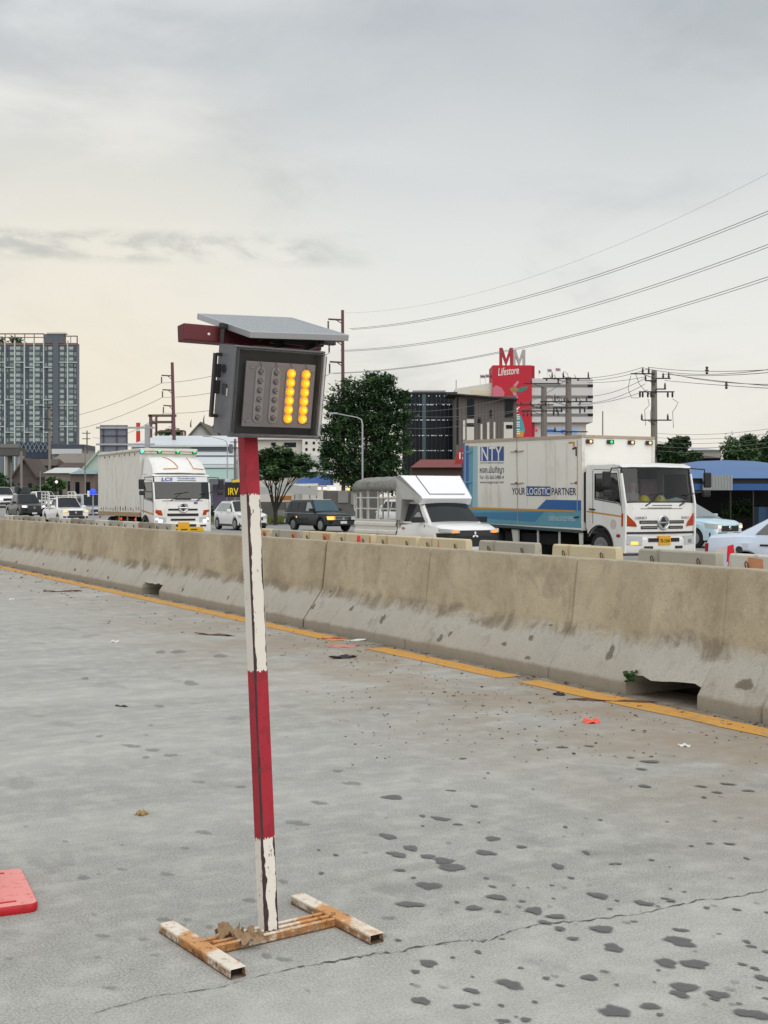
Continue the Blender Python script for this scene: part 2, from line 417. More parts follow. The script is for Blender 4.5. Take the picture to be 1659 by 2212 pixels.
def spot(px, py, wpx, hpx, z=.004, ang=.16, irr=.34):
    """an irregular flat mark: wpx/hpx are its extent in the view, turned into metres on the ground"""
    c = gp(px, py); a = gp(px, py - hpx / 2); b = gp(px, py + hpx / 2); ly = abs(a.y - b.y) / 2; lx = wpx / 2 * c.y / F
    ph = [random.uniform(0, 6.28) for _ in range(4)]; pts = []
    for k in range(18):
        q = 2 * math.pi * k / 18
        r = 1 + irr * (.5 * math.sin(2 * q + ph[0]) + .35 * math.sin(3 * q + ph[1]) + .3 * math.sin(5 * q + ph[2]))
        x, y = lx * r * math.cos(q), ly * r * math.sin(q) * .95
        pts.append((c.x + x, c.y + y - x * ang * (ly / max(lx, .001)) * 2.2, z))
    return pts
k = 0
k = 0
def two(px, py, w, h, soft=None):
    global k
    k += 1; (soft or sf).add(spot(px, py, w, h, .0035 + .00006 * (k % 40)))
for (x, y, w, h) in SP: two(822.9 + .504 * x, 1591 + .504 * y, .504 * w, .504 * h * .9)
rs_ = random.Random(12)
for i in range(230):
    px = rs_.uniform(560, 1700); py = rs_.uniform(1560, 2215); q = (py - 1600) / 600
    if rs_.random() < (px - 400) / 1400:
        w = rs_.uniform(6, 18) * (.5 + q); two(px, py, w, w * rs_.uniform(.25, .4), rs_.choice((sf, sg_)))
for i in range(34):
    w = rs_.uniform(12, 40); two(rs_.uniform(0, 620), rs_.uniform(1400, 2150), w, w * rs_.uniform(.18, .3), sg_)
for (x, y, w, h) in ((640, 1778, 60, 12), (690, 1735, 40, 9), (760, 1693, 44, 10), (730, 1666, 30, 6), (520, 1700, 30, 6), (400, 2033 - 200, 26, 6), (285, 1612, 44, 7), (330, 1621, 40, 7), (368, 1632, 34, 7),
                     (575, 2066, 30, 12), (820, 2020, 34, 13), (840, 1984, 40, 8), (452, 2003, 26, 8), (405, 1988, 24, 7), (612, 1905, 26, 8), (560, 1720, 34, 6), (430, 1690, 30, 6)):
    two(x, y, w, h, sg_)
tag(sf.build("damp_spots", DAMPM), "dark damp spots scattered over the pale concrete", None, None, 'stuff')
tag(sg_.build("faint_spots", FAINTM), "faint half dried spots scattered over the pale concrete", None, None, 'stuff')
CRK = [(200, 2190), (330, 2155), (460, 2138), (533, 2115), (640, 2092), (700, 2082), (770, 2068), (822.9, 2060), (853, 2060), (898, 2047), (974, 2034.5), (1010, 2031), (1040, 2034), (1065, 2029), (1105, 2012), (1150, 2000),
       (1206, 1994), (1276, 1987), (1357, 1979), (1418, 1966), (1478, 1953), (1518, 1944), (1579, 1939), (1659, 1923.6), (1760, 1905), (1880, 1890)]
pts = []
for (a, b) in zip(CRK, CRK[1:]):
    for i in range(6):
        f = i / 6; pts.append(gp(a[0] + (b[0] - a[0]) * f, a[1] + (b[1] - a[1]) * f + random.uniform(-2.6, 2.6)))
up = []; dn = []
for p in pts:
    w = random.choice((.0008, .0018, .003, .004, .0065)) * (.45 if p.x < -.35 else 1.0)
    up.append((p.x, p.y + w, .003)); dn.append((p.x, p.y - w, .003))
tag(MB().mat(M("crack_dark", (84, 82, 78), .9)).grid([dn, up]).build("pavement_crack"), kind='structure')
# ================================================================== MEDIAN BARRIER
def barrier_mat():
    t = newmat("barrier_concrete"); X = t.xyz()
    z = t.math('ADD', X[2], t.math('MULTIPLY_ADD', t.noise(1.6, 8, .75), .40, -.20))
    f = t.rng(z, .37, .54, 0, 1)
    tan = t.mix(t.rng(t.noise(1.1, 8, .65), .3, .7), lin((160, 145, 120)), lin((196, 182, 155)))
    tan = t.mix(t.rng(t.noise(2.6, 7, .7, None, .8), .5, .66, 0, .4), tan, lin((140, 126, 108)))
    tan = t.mix(t.rng(t.noise(26, 5, .75), .45, .7, 0, .3), tan, lin((202, 189, 164)))
    st = t.noise(1.0, 7, .7, t.vec((1.0, 1.3, .8)), 1.2)
    tan = t.mix(t.rng(st, .52, .72, 0, .45), tan, lin((130, 117, 98)))
    tan = t.mix(t.rng(t.noise(1.0, 6, .7, t.vec((1, .9, 1.4), (4, 2, 1)), 1.2), .55, .72, 0, .5), tan, lin((148, 136, 122)))
    grey = t.mix(t.noise(2.5, 7, .65), lin((176, 171, 160)), lin((204, 200, 190)))
    grey = t.mix(t.rng(t.noise(1.0, 6, .7, t.vec((1, 3.5, 3.5))), .54, .72, 0, .55), grey, lin((134, 127, 113)))
    grey = t.mix(t.rng(t.noise(7, 5, .7, t.vec((1, 1, .7))), .62, .74, 0, .5), grey, lin((205, 202, 192)))
    c = t.mix(f, grey, tan)
    kerb = t.rng(t.math('ADD', X[2], t.math('MULTIPLY_ADD', t.noise(5, 5, .7), .06, -.03)), .13, .09, 0, .75)
    c = t.mix(kerb, c, t.mix(t.noise(9, 6, .7), lin((122, 112, 96)), lin((160, 150, 132))))
    band = t.math('MULTIPLY', t.rng(z, .36, .43, 0, 1), t.rng(z, .56, .47, 0, 1))
    c = t.mix(t.math('MULTIPLY', band, t.rng(st, .42, .60, 0, .75)), c, lin((122, 108, 88)))
    top = t.rng(t.math('ADD', X[2], t.math('MULTIPLY', t.noise(3, 5, .7), .05)), 1.07, 1.12, 0, .6)
    c = t.mix(top, c, lin((176, 166, 144)))
    c = t.mix(t.rng(t.noise(80, 5, .8), .42, .68, 0, .35), c, lin((116, 106, 92)))
    pit = t.n('ShaderNodeTexVoronoi'); pit.inputs['Scale'].default_value = 26; t.l(t.tc.outputs['Object'], pit.inputs['Vector'])
    c = t.mix(t.math('MULTIPLY', t.rng(pit.outputs['Distance'], .17, .07, 0, .55), t.rng(t.noise(2.2, 4, .6), .45, .6, 0, 1)), c, lin((84, 76, 64)))
    t.col(c); t.set(Roughness=.88); t.b.inputs['Specular IOR Level'].default_value = .25
    t.bump(t.math('ADD', t.noise(70, 5, .75), t.math('MULTIPLY', t.noise(9, 6, .7), 1.5)), .5, .012)
    return t.m
BARM = barrier_mat()
PROF = [(0, 0), (.004, .11), (.25, .455), (.272, .50), (.335, 1.075), (.345, 1.09), (.525, 1.09), (.535, 1.075), (.60, .50), (.622, .455), (.866, .11), (.87, -.15)]
HOLES = [(-4.96, -4.12, .17), (7.58, 8.49, .2)]
JOINTS = [-8.2, -5.62, -3.04, -.453, 4.7, 7.3, 10.4, 13.3, 19.0, 22, 25, 28, 31, 34]
def barrier(t0, t1, label):
    t0 += .016; t1 -= .016
    st = {t0, t1, t0 + .03, t1 - .03}
    n = int((t1 - t0) / .12)
    for i in range(n + 1): st.add(t0 + (t1 - t0) * i / n)
    for j in JOINTS:
        if t0 + .1 < j < t1 - .1: st |= {j - .020, j - .009, j + .009, j + .020}
    for a, b, h in HOLES:
        if t0 < a < t1: st |= {a - .001, a, b, b + .001}
    st = sorted(st); rows = []
    rnd = random.Random(int(t0 * 10))
    holed = []
    for tt in st:
        ins = 0
        if tt in (t0, t1): ins = .03
        for j in JOINTS:
            if abs(tt - j) < .0095: ins = .018
        row = []
        for i, (s, z) in enumerate(PROF):
            if 1 <= i <= 5: w = rnd.uniform(-.003, .003)
            else: w = 0
            ds = ins if i <= 5 else -ins
            row.append([s + ds + w, tt, z - (ins if i in (5, 6) else 0) + (w * 1.8 if i in (4, 5) else 0)])
        for a, b, h in HOLES:
            if a - 1e-6 <= tt <= b + 1e-6:
                u = (tt - a) / (b - a)
                hh = h + .012 * math.sin(7 * u) + rnd.uniform(-.012, .012)
                s_at = .004 + (hh - .11) * .246 / .345
                row[0] = [.80, tt, 0.0]; row[1] = [.80, tt, hh - .06]; row[2] = [s_at, tt, hh]
                row[3] = [.25, tt, .455]      # keep slope
                holed.append((tt, hh, s_at))
        rows.append(row)
    mb = MB().mat(BARM)
    mb.grid(rows)
    for r in (rows[0], rows[-1]): mb.poly(r)
    # worn hollows where the formwork ties were, as shallow lips
    o = mb.build("concrete_barrier", smooth=35, loc=ORG, rz=TH)
    return tag(o, label, "barrier", "cast concrete median barrier lengths")
barrier(-18, 2.116, "long tan and grey concrete barrier with a wide broken drain hole, nearest the viewer")
barrier(2.116, 16.3, "concrete barrier length with a small square drain hole, behind the red and white pole")
barrier(16.3, 60, "concrete barrier length farthest down the road, in front of the black pickup truck")
# chips and hollows on the lower slope (dark tie holes with pale scuffed rims) belong to the barrier surface
CHIP = M("barrier_hollow", (126, 118, 104), .95, var=.25, scale=9)
SCUF = M("barrier_scuff", (190, 185, 172), .95, var=.12, scale=12)
def slope_pt(px, py):
    """point on the barrier's lower slope under a pixel"""
    n = Vector((NX, NY, 0)) * .345 + Vector((0, 0, -1)) * .246
    p0 = ST(.127, 0, .2825); d = Vector(((px - CX) / F, 1, -(py - HY) / F)); o = Vector((0, 0, EYE))
    k = (p0 - o).dot(n) / d.dot(n); return o + d * k, n.normalized()
bars = [o for o in bpy.data.objects if o.name.startswith("concrete_barrier")]
CHIPS = soft_mat("barrier_hollow_soft", (104, 97, 85), (140, 132, 118), .75, .9, 60); SCUFS = soft_mat("barrier_scuff_soft", (188, 184, 173), (206, 203, 194), .7, .9, 46)
def chip(px, py, w, h, par, scuff=True):
    for (mm, kx, ky, ox, oy, lift) in ((SCUFS, 1.5, 1.35, .35, -.30, .003), (CHIPS, .9, .75, 0, .1, .006)):
        if mm is SCUFS and not scuff: continue
        pts = []; p4 = [random.uniform(0, 6.28) for _ in range(3)]
        for k in range(14):
            q = 2 * math.pi * k / 14; r = 1 + .2 * math.sin(2 * q + p4[0]) + .16 * math.sin(3 * q + p4[1]) + .1 * math.sin(5 * q + p4[2])
            x = px + ox * w + w * kx * .5 * r * math.cos(q) - h * .22 * ky * math.sin(q); y = py + oy * h + h * ky * .5 * r * math.sin(q)
            p, n = slope_pt(x, y); p = p - n * lift
            pts.append(Matrix.Rotation(-TH, 3, 'Z') @ (p - ORG))
        so = Soft(); so.add(pts); so.build("scuff_mark", mm, par)
for (x, y, w, h, s) in ((677, 1309, 9, 17, 0), (760, 1313, 9, 16, 0), (827, 1335, 13, 26, 1), (951, 1377, 14, 22, 1), (973, 1368, 9, 16, 1), (1090, 1390, 12, 14, 0),
                        (1319, 1407, 20, 42, 1), (1140, 1420, 14, 12, 0), (1610, 1475, 40, 40, 1), (1148, 1376, 10, 20, 1), (1190, 1350, 10, 8, 0)):
    chip(x, y, w, h, bars[0] if x > 704 else bars[1], s)
for (x, y, w, h) in ((36, 1213, 5, 9), (94, 1218, 4, 10), (162, 1230, 6, 9), (190, 1232, 5, 8), (234, 1247, 5, 9), (312, 1263, 5, 8), (395, 1273, 5, 13), (493, 1290, 5, 12), (715, 1277, 6, 10), (744, 1262, 6, 8)):
    chip(x, y, w, h, bars[1] if x > 97 else bars[2], False)
# weeds at the drain hole
WEED = M("weed_green", (52, 84, 40), .7, var=.4, scale=20)
mb = MB().mat(WEED); c0 = ST(.0, -4.18, .12)
for i in range(26):
    a = random.uniform(0, 6.28); q = Vector((math.cos(a) * .05, math.sin(a) * .05, random.uniform(.0, .09))); e1 = c0 + q; mb.tube([c0, c0 + q * .5 + Vector((0, 0, .012)), e1], .0025, 4)
    for j in range(9):
        p = c0 + q * random.uniform(.45, 1.05); a2 = random.uniform(0, 6.28); l = random.uniform(.014, .03)
        d = Vector((math.cos(a2), math.sin(a2), random.uniform(-.2, .9))).normalized() * l; e = d.orthogonal().normalized() * l * .4
        mb.poly([p - e * .5, p + d * .5 - e, p + d, p + d * .4 + e])
tag(mb.build("weed"), "small green weed growing in the corner of the drain hole under the barrier", "plant")
# ================================================================== LOW CONCRETE BLOCKS BEYOND THE BARRIER
def block_mat(name, a, b, stain):
    t = newmat(name)
    c = t.mix(t.noise(1.5, 7, .6), lin(a), lin(b))
    c = t.mix(t.rng(t.noise(2.2, 7, .7, t.vec((1, 1.6, .7))), .55, .70, 0, .65), c, lin(stain))
    c = t.mix(t.rng(t.noise(60, 3, .7), .4, .7, 0, .25), c, lin((120, 108, 88)))
    t.col(c); t.set(Roughness=.9); t.bump(t.noise(50, 5, .7), .4, .01); return t.m
BYEL = block_mat("block_cream", (208, 190, 150), (222, 210, 178), (160, 128, 88))
BGRY = block_mat("block_grey", (168, 162, 146), (188, 182, 166), (120, 110, 96))
BDRK = block_mat("block_dark", (140, 132, 118), (166, 158, 142), (90, 82, 72))
BWHT = block_mat("block_white", (206, 200, 186), (222, 216, 204), (150, 140, 126))
BORG = M("block_orange_paint", (206, 142, 104), .9, var=.25, scale=8)
RUST = M("loop_rust", (92, 62, 44), .8, var=.3, scale=20)
SB, HB = 8.8, .85
def blk(t0, t1, m, label, orange=None, stub=None):
    mid = (t0 + t1) / 2; L = t1 - t0
    o = thing("concrete_block", label, "block", ST(SB, mid, FAR_Z), TH, "low concrete blocks along the traffic lane")
    mb = MB().mat(m); rows = []
    pr = [(-.22, 0), (-.22, .16), (-.10, .42), (-.085, HB - .03), (-.06, HB), (.06, HB), (.085, HB - .03), (.10, .42), (.22, .16), (.22, 0)]
    for (y, k) in ((-L / 2, 0), (-L / 2 + .05, 1), (-L / 2 + .06, 1), (0, 1), (L / 2 - .06, 1), (L / 2 - .05, 1), (L / 2, 0)):
        rows.append([(s, y + (.04 * (z / HB) * (1 if y < 0 else -1) if abs(y) > L / 2 - .01 else 0), z if z < HB - .05 else z - (.02 if not k else 0)) for s, z in pr])
    mb.grid(rows); mb.poly(rows[0]); mb.poly(rows[-1])
    mb.build("block_body", parent=o, bevel=.012)
    for y in (-L * .3, L * .28):
        pts = [(-.115, y - .035, .62), (-.14, y - .03, .70), (-.145, y, .735), (-.14, y + .03, .70), (-.115, y + .035, .62)]
        MB().mat(RUST).tube(pts, .011, 6).build("lifting_loop", parent=o)
    if orange:
        a, b = orange
        MB().mat(BORG).prism([(-.091, a * L - L / 2, .55), (-.091, b * L - L / 2, .55), (-.0885, b * L - L / 2 - .04, .80), (-.0885, a * L - L / 2 + .03, .78)], (-.003, 0, 0)).build("paint_patch", parent=o)
    return o
blk(1.3, 3.5, BWHT, "pale block with pink paint traces, at the right edge by the red post", (.62, .8))
blk(3.74, 5.81, BGRY, "broken grey block in front of the truck's bumper, its corner chipped off")
blk(6.39, 8.45, BYEL, "clean cream block before the lettered truck's front wheel")
blk(8.99, 11.16, BGRY, "pale grey block in front of the blue stripe of the truck body")
blk(11.63, 13.74, BYEL, "cream block directly below the white pickup's black bumper", (.55, .6))
blk(13.84, 15.9, BYEL, "cream block with a pale streak below the white pickup's door", (.68, .72))
blk(16.1, 18.18, BYEL, "stained cream block with the small red cone standing before it", (.02, .08))
blk(18.36, 20.28, BYEL, "cream block with worn pink paint, below the headlamp of the dark estate car", (.06, .32))
blk(20.4, 22.4, BGRY, "pale block below the rear wheel of the dark estate car", (.10, .3))
blk(22.45, 24.4, BYEL, "cream block with an orange paint patch just right of the leaning pole", (.15, .6))
mats = [BGRY, BDRK, BWHT, BGRY, BWHT, BGRY, BDRK, BWHT, BGRY, BDRK]
words = ["nearest block of the far row, beside the front wheel of the ribbed truck", "second block of the far row from the white truck, with a red cone against it", "white block of the far row under the middle of the ribbed truck body",
         "grey block of the far row below the red side lamps of the ribbed truck", "whitish block of the far row at the tail of the ribbed truck", "grey block of the far row before the silver van", "dark stained block of the far row right below the white pickup with the rack",
         "white block of the far row under the headlamp of the white pickup with the rack", "grey block of the far row below the door of the white pickup with the rack", "dark weathered block of the far row next to its gap"]
tt = 31.2
for i in range(9):
    blk(tt, tt + 1.93, mats[i], words[i]); tt += 1.94
for i, w in enumerate(("grey block below the tyre of the black pickup truck, first beyond the gap", "weathered grey block below the bright lamps of the black pickup truck", "grey block below the dark side of the black pickup truck", "last visible grey block, at the far left end of the row")):
    blk(49.9 + i * 2.1, 51.95 + i * 2.1, (BGRY, BDRK, BGRY, BWHT)[i], w)
# ================================================================== CONES AND POST
CONE = M("cone_red", (206, 44, 40), .55, var=.25, scale=6)
CONEB = M("cone_dusty", (238, 158, 150), .8, var=.10, scale=26, dirt=(206, 92, 90), dirtamt=.8, bump=.3)
CONED = M("cone_edge", (186, 22, 34), .5, var=.3, scale=14, dirt=(96, 16, 20), dirtamt=.6)
CONEW = M("cone_band", (222, 210, 204), .6)
def small_cone(loc, label, h=.72):
    o = thing("traffic_cone", label, "cone", loc, .4, "small red cones by the block row")
    MB().mat(CONE).box((0, 0, .02), (.36, .36, .04)).build("cone_base", parent=o, bevel=.012)
    MB().mat(CONE).lathe([(.14, .04), (.12, .10), (.075, h * .55), (.055, h * .8), (.035, h), (.02, h)], 18).build("cone_body", parent=o, smooth=40)
    MB().mat(CONEW).lathe([(.0985, h * .34), (.0775, h * .56)], 18).build("reflective_band", parent=o, smooth=40)
    return o
p = at(775, 1170, 31.0); small_cone((p.x, p.y, FAR_Z), "small red cone standing in front of the stained cream block", .86)
p = at(303, 1141, 47.5); small_cone((p.x, p.y, FAR_Z), "red cone against the far block row near the white truck's wheel", .70)
p = at(1572, 1230, 22.0)
o = thing("marker_post", "bent red flexible marker post standing in front of the silver sedan", "post", (p.x, p.y, FAR_Z), -.2)
POST = M("post_red", (212, 22, 48), .5, var=.15, scale=5)
MB().mat(POST).tube([(0, 0, 0), (.0, 0, .35), (.03, 0, .62), (.055, 0, .80)], [.032, .03, .03, .03], 10).build("post_stem", parent=o, smooth=50)
MB().mat(POST).prism([(-.02, -.012, .66), (.125, -.012, .74), (.10, -.012, .98), (-.005, -.012, .95)], (0, .03, 0)).build("post_head", parent=o, bevel=.008)
MB().mat(POST).lathe([(.11, 0), (.10, .03), (.04, .05)], 16).build("post_foot", parent=o, smooth=40)
# the big cone whose foot shows at the left edge of the view
c = gp(-72, 1952)
o = thing("traffic_cone", "dusty red traffic cone close by, only the corner of its foot in view", "cone", (0, 0, 0))
pa, pb, pc_ = gp(84, 1970), gp(46, 1876, .03), gp(-60, 1992)
ex = (Vector((pb.x, pb.y, 0)) - Vector((pa.x, pa.y, 0))); ux = ex.normalized(); uy = Vector((-ux.y, ux.x, 0)); Lc = .52
o.location = Vector((pa.x, pa.y, 0)); o.rotation_euler = (0, 0, math.atan2(ux.y, ux.x))
r = .035
def rsq(i, z, L=Lc):
    pts = []
    for (cx, cy, a0) in ((L - r, r, -90), (L - r, L - r, 0), (r, L - r, 90), (r, r, 180)):
        for k in range(6):
            a = R(a0 + 18 * k); pts.append((cx + (r - i) * math.cos(a), cy + (r - i) * math.sin(a), z))
    return pts
mb = MB().mat(CONED); mb.grid([rsq(.004, 0), rsq(0, .008), rsq(0, .030), rsq(.004, .036)], True); mb.poly(rsq(.004, 0)[::-1])
mb.mat(CONEB).poly(rsq(.004, .036)); mb.build("cone_base", parent=o, smooth=40)
cx_ = Lc / 2
MB().mat(CONED).lathe([(.135, .037), (.128, .05), (.115, .085), (.075, .35), (.045, .62), (.035, .66)], 28, c=(cx_, cx_, 0)).build("cone_body", parent=o, smooth=40)
mb = MB().mat(CONED)
for (x0, x1, y0, y1) in ((.05, .064, .08, .44), (.456, .47, .08, .44)):
    MB().mat(CONED).bb(x0, x1, y0, y1, .036, .0385).build("base_groove", parent=o)
# ================================================================== THE WARNING SIGN
SGN = Vector((-.427, 4.691, 0)); SRZ = math.atan2(.575, .818)
sign = thing("warning_light_stand", "leaning red and white warning light stand on a rusty foot, under a solar panel", "sign", SGN, SRZ)
def flake(name, c, under, thr=.60, rust=(120, 62, 26), rthr=.60, edgeax=None, bright=1.0):
    t = newmat(name)
    a = t.mix(t.noise(4, 6, .6), lin(c), lin(tuple(min(255, v * 1.08) for v in c)))
    n = t.noise(55, 8, .75, t.vec((1, 1, .5))); r = t.noise(9, 7, .7, None, .5)
    a = t.mix(t.rng(r, rthr, rthr + .10, 0, .8), a, lin(rust))
    a = t.mix(t.rng(n, thr, thr + .025, 0, 1), a, lin(under))
    t.col(a); t.set(Roughness=.62); t.bump(n, .3, .004); return t.m
def foot_mat(name, ctr):
    t = newmat(name); X = t.xyz()
    c = t.mix(t.noise(9, 6, .6), lin((216, 204, 184)), lin((236, 230, 218)))
    n1_ = t.noise(30, 8, .75, t.vec((1, 1, 1))); n2_ = t.noise(11, 7, .7)
    j = t.rng(t.math('ABSOLUTE', X[1] if ctr == 'y' else t.math('SUBTRACT', t.math('ABSOLUTE', X[0]), .27)), .02, .15, 1, 0)
    org = t.rng(t.math('ADD', n2_, t.math('MULTIPLY', j, .22)), .46, .66, 0, .9)
    c = t.mix(org, c, t.mix(t.noise(24, 5, .7), lin((176, 104, 36)), lin((214, 158, 84))))
    side = t.rng(X[2], .0335, .024, 0, 1)
    c = t.mix(t.math('MULTIPLY', side, t.rng(n1_, .38, .56, .15, .9)), c, t.mix(n2_, lin((104, 66, 36)), lin((150, 104, 56))))
    c = t.mix(t.rng(X[2], .010, .003, 0, .75), c, lin((62, 38, 26)))
    c = t.mix(t.rng(t.math('ADD', n1_, t.math('MULTIPLY', j, .05)), .60, .64, 0, .9), c, lin((92, 54, 30)))
    t.col(c); t.set(Roughness=.75); t.bump(n1_, .35, .004); return t.m
RUSTY = foot_mat("foot_rusty", 'y'); RUSTB = foot_mat("crossbar_rusty", 'x')
POLEW = flake("pole_white", (214, 208, 198), (58, 40, 40), .625, (168, 150, 138), .62)
POLEW2 = flake("pole_white_worn", (218, 212, 202), (58, 40, 40), .585, (176, 156, 140), .56)
POLER = flake("pole_red", (158, 26, 44), (84, 22, 32), .63, (140, 22, 40), .50)
POLED = M("pole_bare_edge", (62, 40, 42), .7, var=.35, scale=30, dirt=(98, 76, 70), dirtamt=.6)
HOLL = M("tube_inside", (26, 20, 18), .9)
def rtube(mb, x0, x1, y0, y1, z0, z1, w=.003, axis='y'):
    """hollow rectangular tube along y"""
    for a in ((x0, x1, y0, y1, z0, z0 + w), (x0, x1, y0, y1, z1 - w, z1), (x0, x0 + w, y0, y1, z0 + w, z1 - w), (x1 - w, x1, y0, y1, z0 + w, z1 - w)): mb.bb(*a)
for xs, nm in ((-.29, 0), (.29, 1)):
    mb = MB().mat(RUSTY); rtube(mb, xs - .031, xs + .031, -.285, .285, 0, .036); mb.mat(HOLL).bb(xs - .028, xs + .028, -.26, .26, .003, .033)
    mb.build("foot_bar", parent=sign, bevel=.0015, seg=1)
mb = MB().mat(RUSTB); mb.bb(-.2595, .2595, -.05, .0475, 0.001, .026); mb.bb(-.2595, .2595, -.048, -.034, .026, .035); mb.bb(-.2595, .2595, -.008, .006, .026, .035); mb.bb(-.2595, .2595, .032, .046, .026, .035)
mb.build("cross_bar", parent=sign, bevel=.003)
# upright assembly: everything above the foot leans together
BACK, TIP = 5.0, 9.5        # the pole leans back, the lamp box tips forward
BASE = Matrix.Translation((0, .012, .03))
LEAN = BASE @ Matrix.Rotation(R(-BACK), 4, 'X')
PIV = Vector((0, -.03, 2.05))
HEADM = LEAN @ Matrix.Translation(PIV + Vector((0, -.030, 0))) @ Matrix.Rotation(R(BACK + TIP), 4, 'X') @ Matrix.Rotation(R(-.3), 4, 'Y') @ Matrix.Translation(-PIV)
def up(): m = MB(); m.m = LEAN.copy(); return m
h_ = .0295
SG0 = Matrix.Translation(SGN) @ Matrix.Rotation(SRZ, 4, 'Z')
def zfor(py, x=0.0, y=-.0295, M_=None):
    SGNM = SG0 @ (M_ or LEAN)
    a, b = 0.0, 3.0
    for _ in range(40):
        m = (a + b) / 2; p = SGNM @ Vector((x, y, m))
        if HY - F * (p.z - EYE) / p.y > py: a = m
        else: b = m
    return a
Z1, Z2, Z3 = zfor(1811), zfor(1449), zfor(1068)
z0, z1 = zfor(946, .07, -.15, HEADM), zfor(756, .07, -.15, HEADM)
print("sign lengths", Z1, Z2, Z3, z0, z1)
ZR = [(0, Z1, POLEW2), (Z1, Z2, POLER), (Z2, Z3, POLEW), (Z3, z1 + .015, POLER)]
mb = up(); ch = .004; rq = random.Random(17)
r8 = [(-h_ + ch, -h_), (h_ - ch, -h_), (h_, -h_ + ch), (h_, h_ - ch), (h_ - ch, h_), (-h_ + ch, h_), (-h_, h_ - ch), (-h_, -h_ + ch)]
ring = []
for i in range(8):
    p, q = r8[i], r8[(i + 1) % 8]; m_ = 14 if i % 2 == 0 else 1
    ring += [(p[0] + (q[0] - p[0]) * j / m_, p[1] + (q[1] - p[1]) * j / m_) for j in range(m_)]
def edge_(z): return [(x, y, z + rq.gauss(0, .0035)) for x, y in ring]
lim = [edge_(ZR[0][0])] + [edge_(q[1]) for q in ZR]
for (a, b, m), lo, hi in zip(ZR, lim, lim[1:]):
    mb.mat(m).grid([lo] + [[(x, y, a + (b - a) * i / 6) for x, y in ring] for i in range(1, 6)] + [hi], True)
mb.build("pole", parent=sign)
# bare steel where paint has flaked off the corners: ragged strips on the arrises
rg = random.Random(4)
def ragged(face, z0, z1, w0, jit, nm="flaked_edge"):
    n = int((z1 - z0) / .012); mb = up().mat(POLED); a = []; b = []; w = w0
    for i in range(n + 1):
        z = z0 + (z1 - z0) * i / n; w = max(.0002, min(w0 * 2.0, w + rg.gauss(0, jit * 1.5)))
        w += (w0 - w) * .12
        if face == 'F': a.append((-h_ + .0038, -h_ - .0006, z)); b.append((-h_ + .0045 + w, -h_ - .0006, z))
        if face == 'L': a.append((-h_ - .0006, -h_ + .0038, z)); b.append((-h_ - .0006, -h_ + .0045 + w * .8, z))
        if face == 'R': a.append((h_ - .0045 - w * .8, -h_ - .0006, z)); b.append((h_ - .0038, -h_ - .0006, z))
        if face == 'C': a.append((-h_ - .0007, -h_ + .0042, z)); b.append((-h_ + .0042, -h_ - .0007, z))
    mb.grid([a, b]); mb.build(nm, parent=sign)
ragged('F', .0, Z1, .0062, .0028); ragged('C', 0, Z3 + .01, .004, 0); ragged('F', Z2, Z3, .0042, .0016); ragged('R', .0, Z1, .006, .002); ragged('R', Z2, Z3 - .02, .0042, .0016); ragged('L', .0, Z1, .004, .002); ragged('F', Z1, Z2, .0022, .0006)
# cross arm at the head of the pole
ARMM = M("arm_red_shaded", (92, 20, 30), .55, var=.3, scale=7, dirt=(60, 14, 22), dirtamt=.7)  # red darkened in the colour to carry the arm's shade
DKMET = M("dark_metal", (38, 34, 36), .5, var=.2, scale=20)
mb = up().mat(ARMM); mb.bb(-.268, .34, -.0285, .0285, z1 + .016, z1 + .080); a = mb.build("arm", parent=sign, bevel=.004)
up().mat(M("pale_dot_white", (226, 222, 214), .4)).lathe([(.0055, 0), (.005, .003)], 12, 'Y', (-.165, -.0285, z1 + .045)).build("pale_dot", parent=a)  # pale disc standing in for a bright dot on the arm
def hd(): m = MB(); m.m = HEADM.copy(); return m
# housing
GREYH = M("housing_grey", (108, 109, 114), .45, var=.12, scale=6, dirt=(70, 70, 74), dirtamt=.5)
GREYD = M("housing_dark", (48, 50, 54), .4, var=.15, scale=8)
BOARD = M("lamp_board", (146, 140, 141), .5, var=.08, scale=8)
STRIP = M("lamp_strip", (170, 164, 164), .42, var=.06, scale=9)
bx0, bx1, yb, yf = -.142, .248, .002, -.118
mb = hd().mat(GREYH); th = .004
mb.bb(bx0, bx1, yb - th, yb, z0, z1); mb.bb(bx0, bx0 + th, yf, yb - th, z0, z1); mb.bb(bx1 - th, bx1, yf, yb - th, z0, z1)
mb.bb(bx0 + th, bx1 - th, yf, yb - th, z1 - th, z1); mb.bb(bx0 + th, bx1 - th, yf, yb - th, z0, z0 + th)
box = mb.build("housing", parent=sign, bevel=.003)
mb = hd().mat(GREYH)      # rolled rim at the mouth of the housing
for a in ((bx0 - .004, bx1 + .004, yf - .012, yf, z1 - .004, z1 + .004), (bx0 - .004, bx1 + .004, yf - .012, yf, z0 - .004, z0 + .010), (bx0 - .004, bx0 + .008, yf - .012, yf, z0 + .010, z1 - .004), (bx1 - .006, bx1 + .004, yf - .012, yf, z0 + .010, z1 - .004)): mb.bb(*a)
mb.build("rim", parent=box, bevel=.003)
mb = hd().mat(GREYD); mb.bb(bx0 + .005, bx1 - .005, yf + .030, yf + .034, z0 + .005, z1 - .005); mb.build("back_plate", parent=box)
mb = hd().mat(DKMET); mb.lathe([(.016, 0), (.016, .004), (.009, .006)], 16, 'X', (bx0 - .004, yf + .062, z0 + .245)).build("grommet", parent=box, smooth=30)
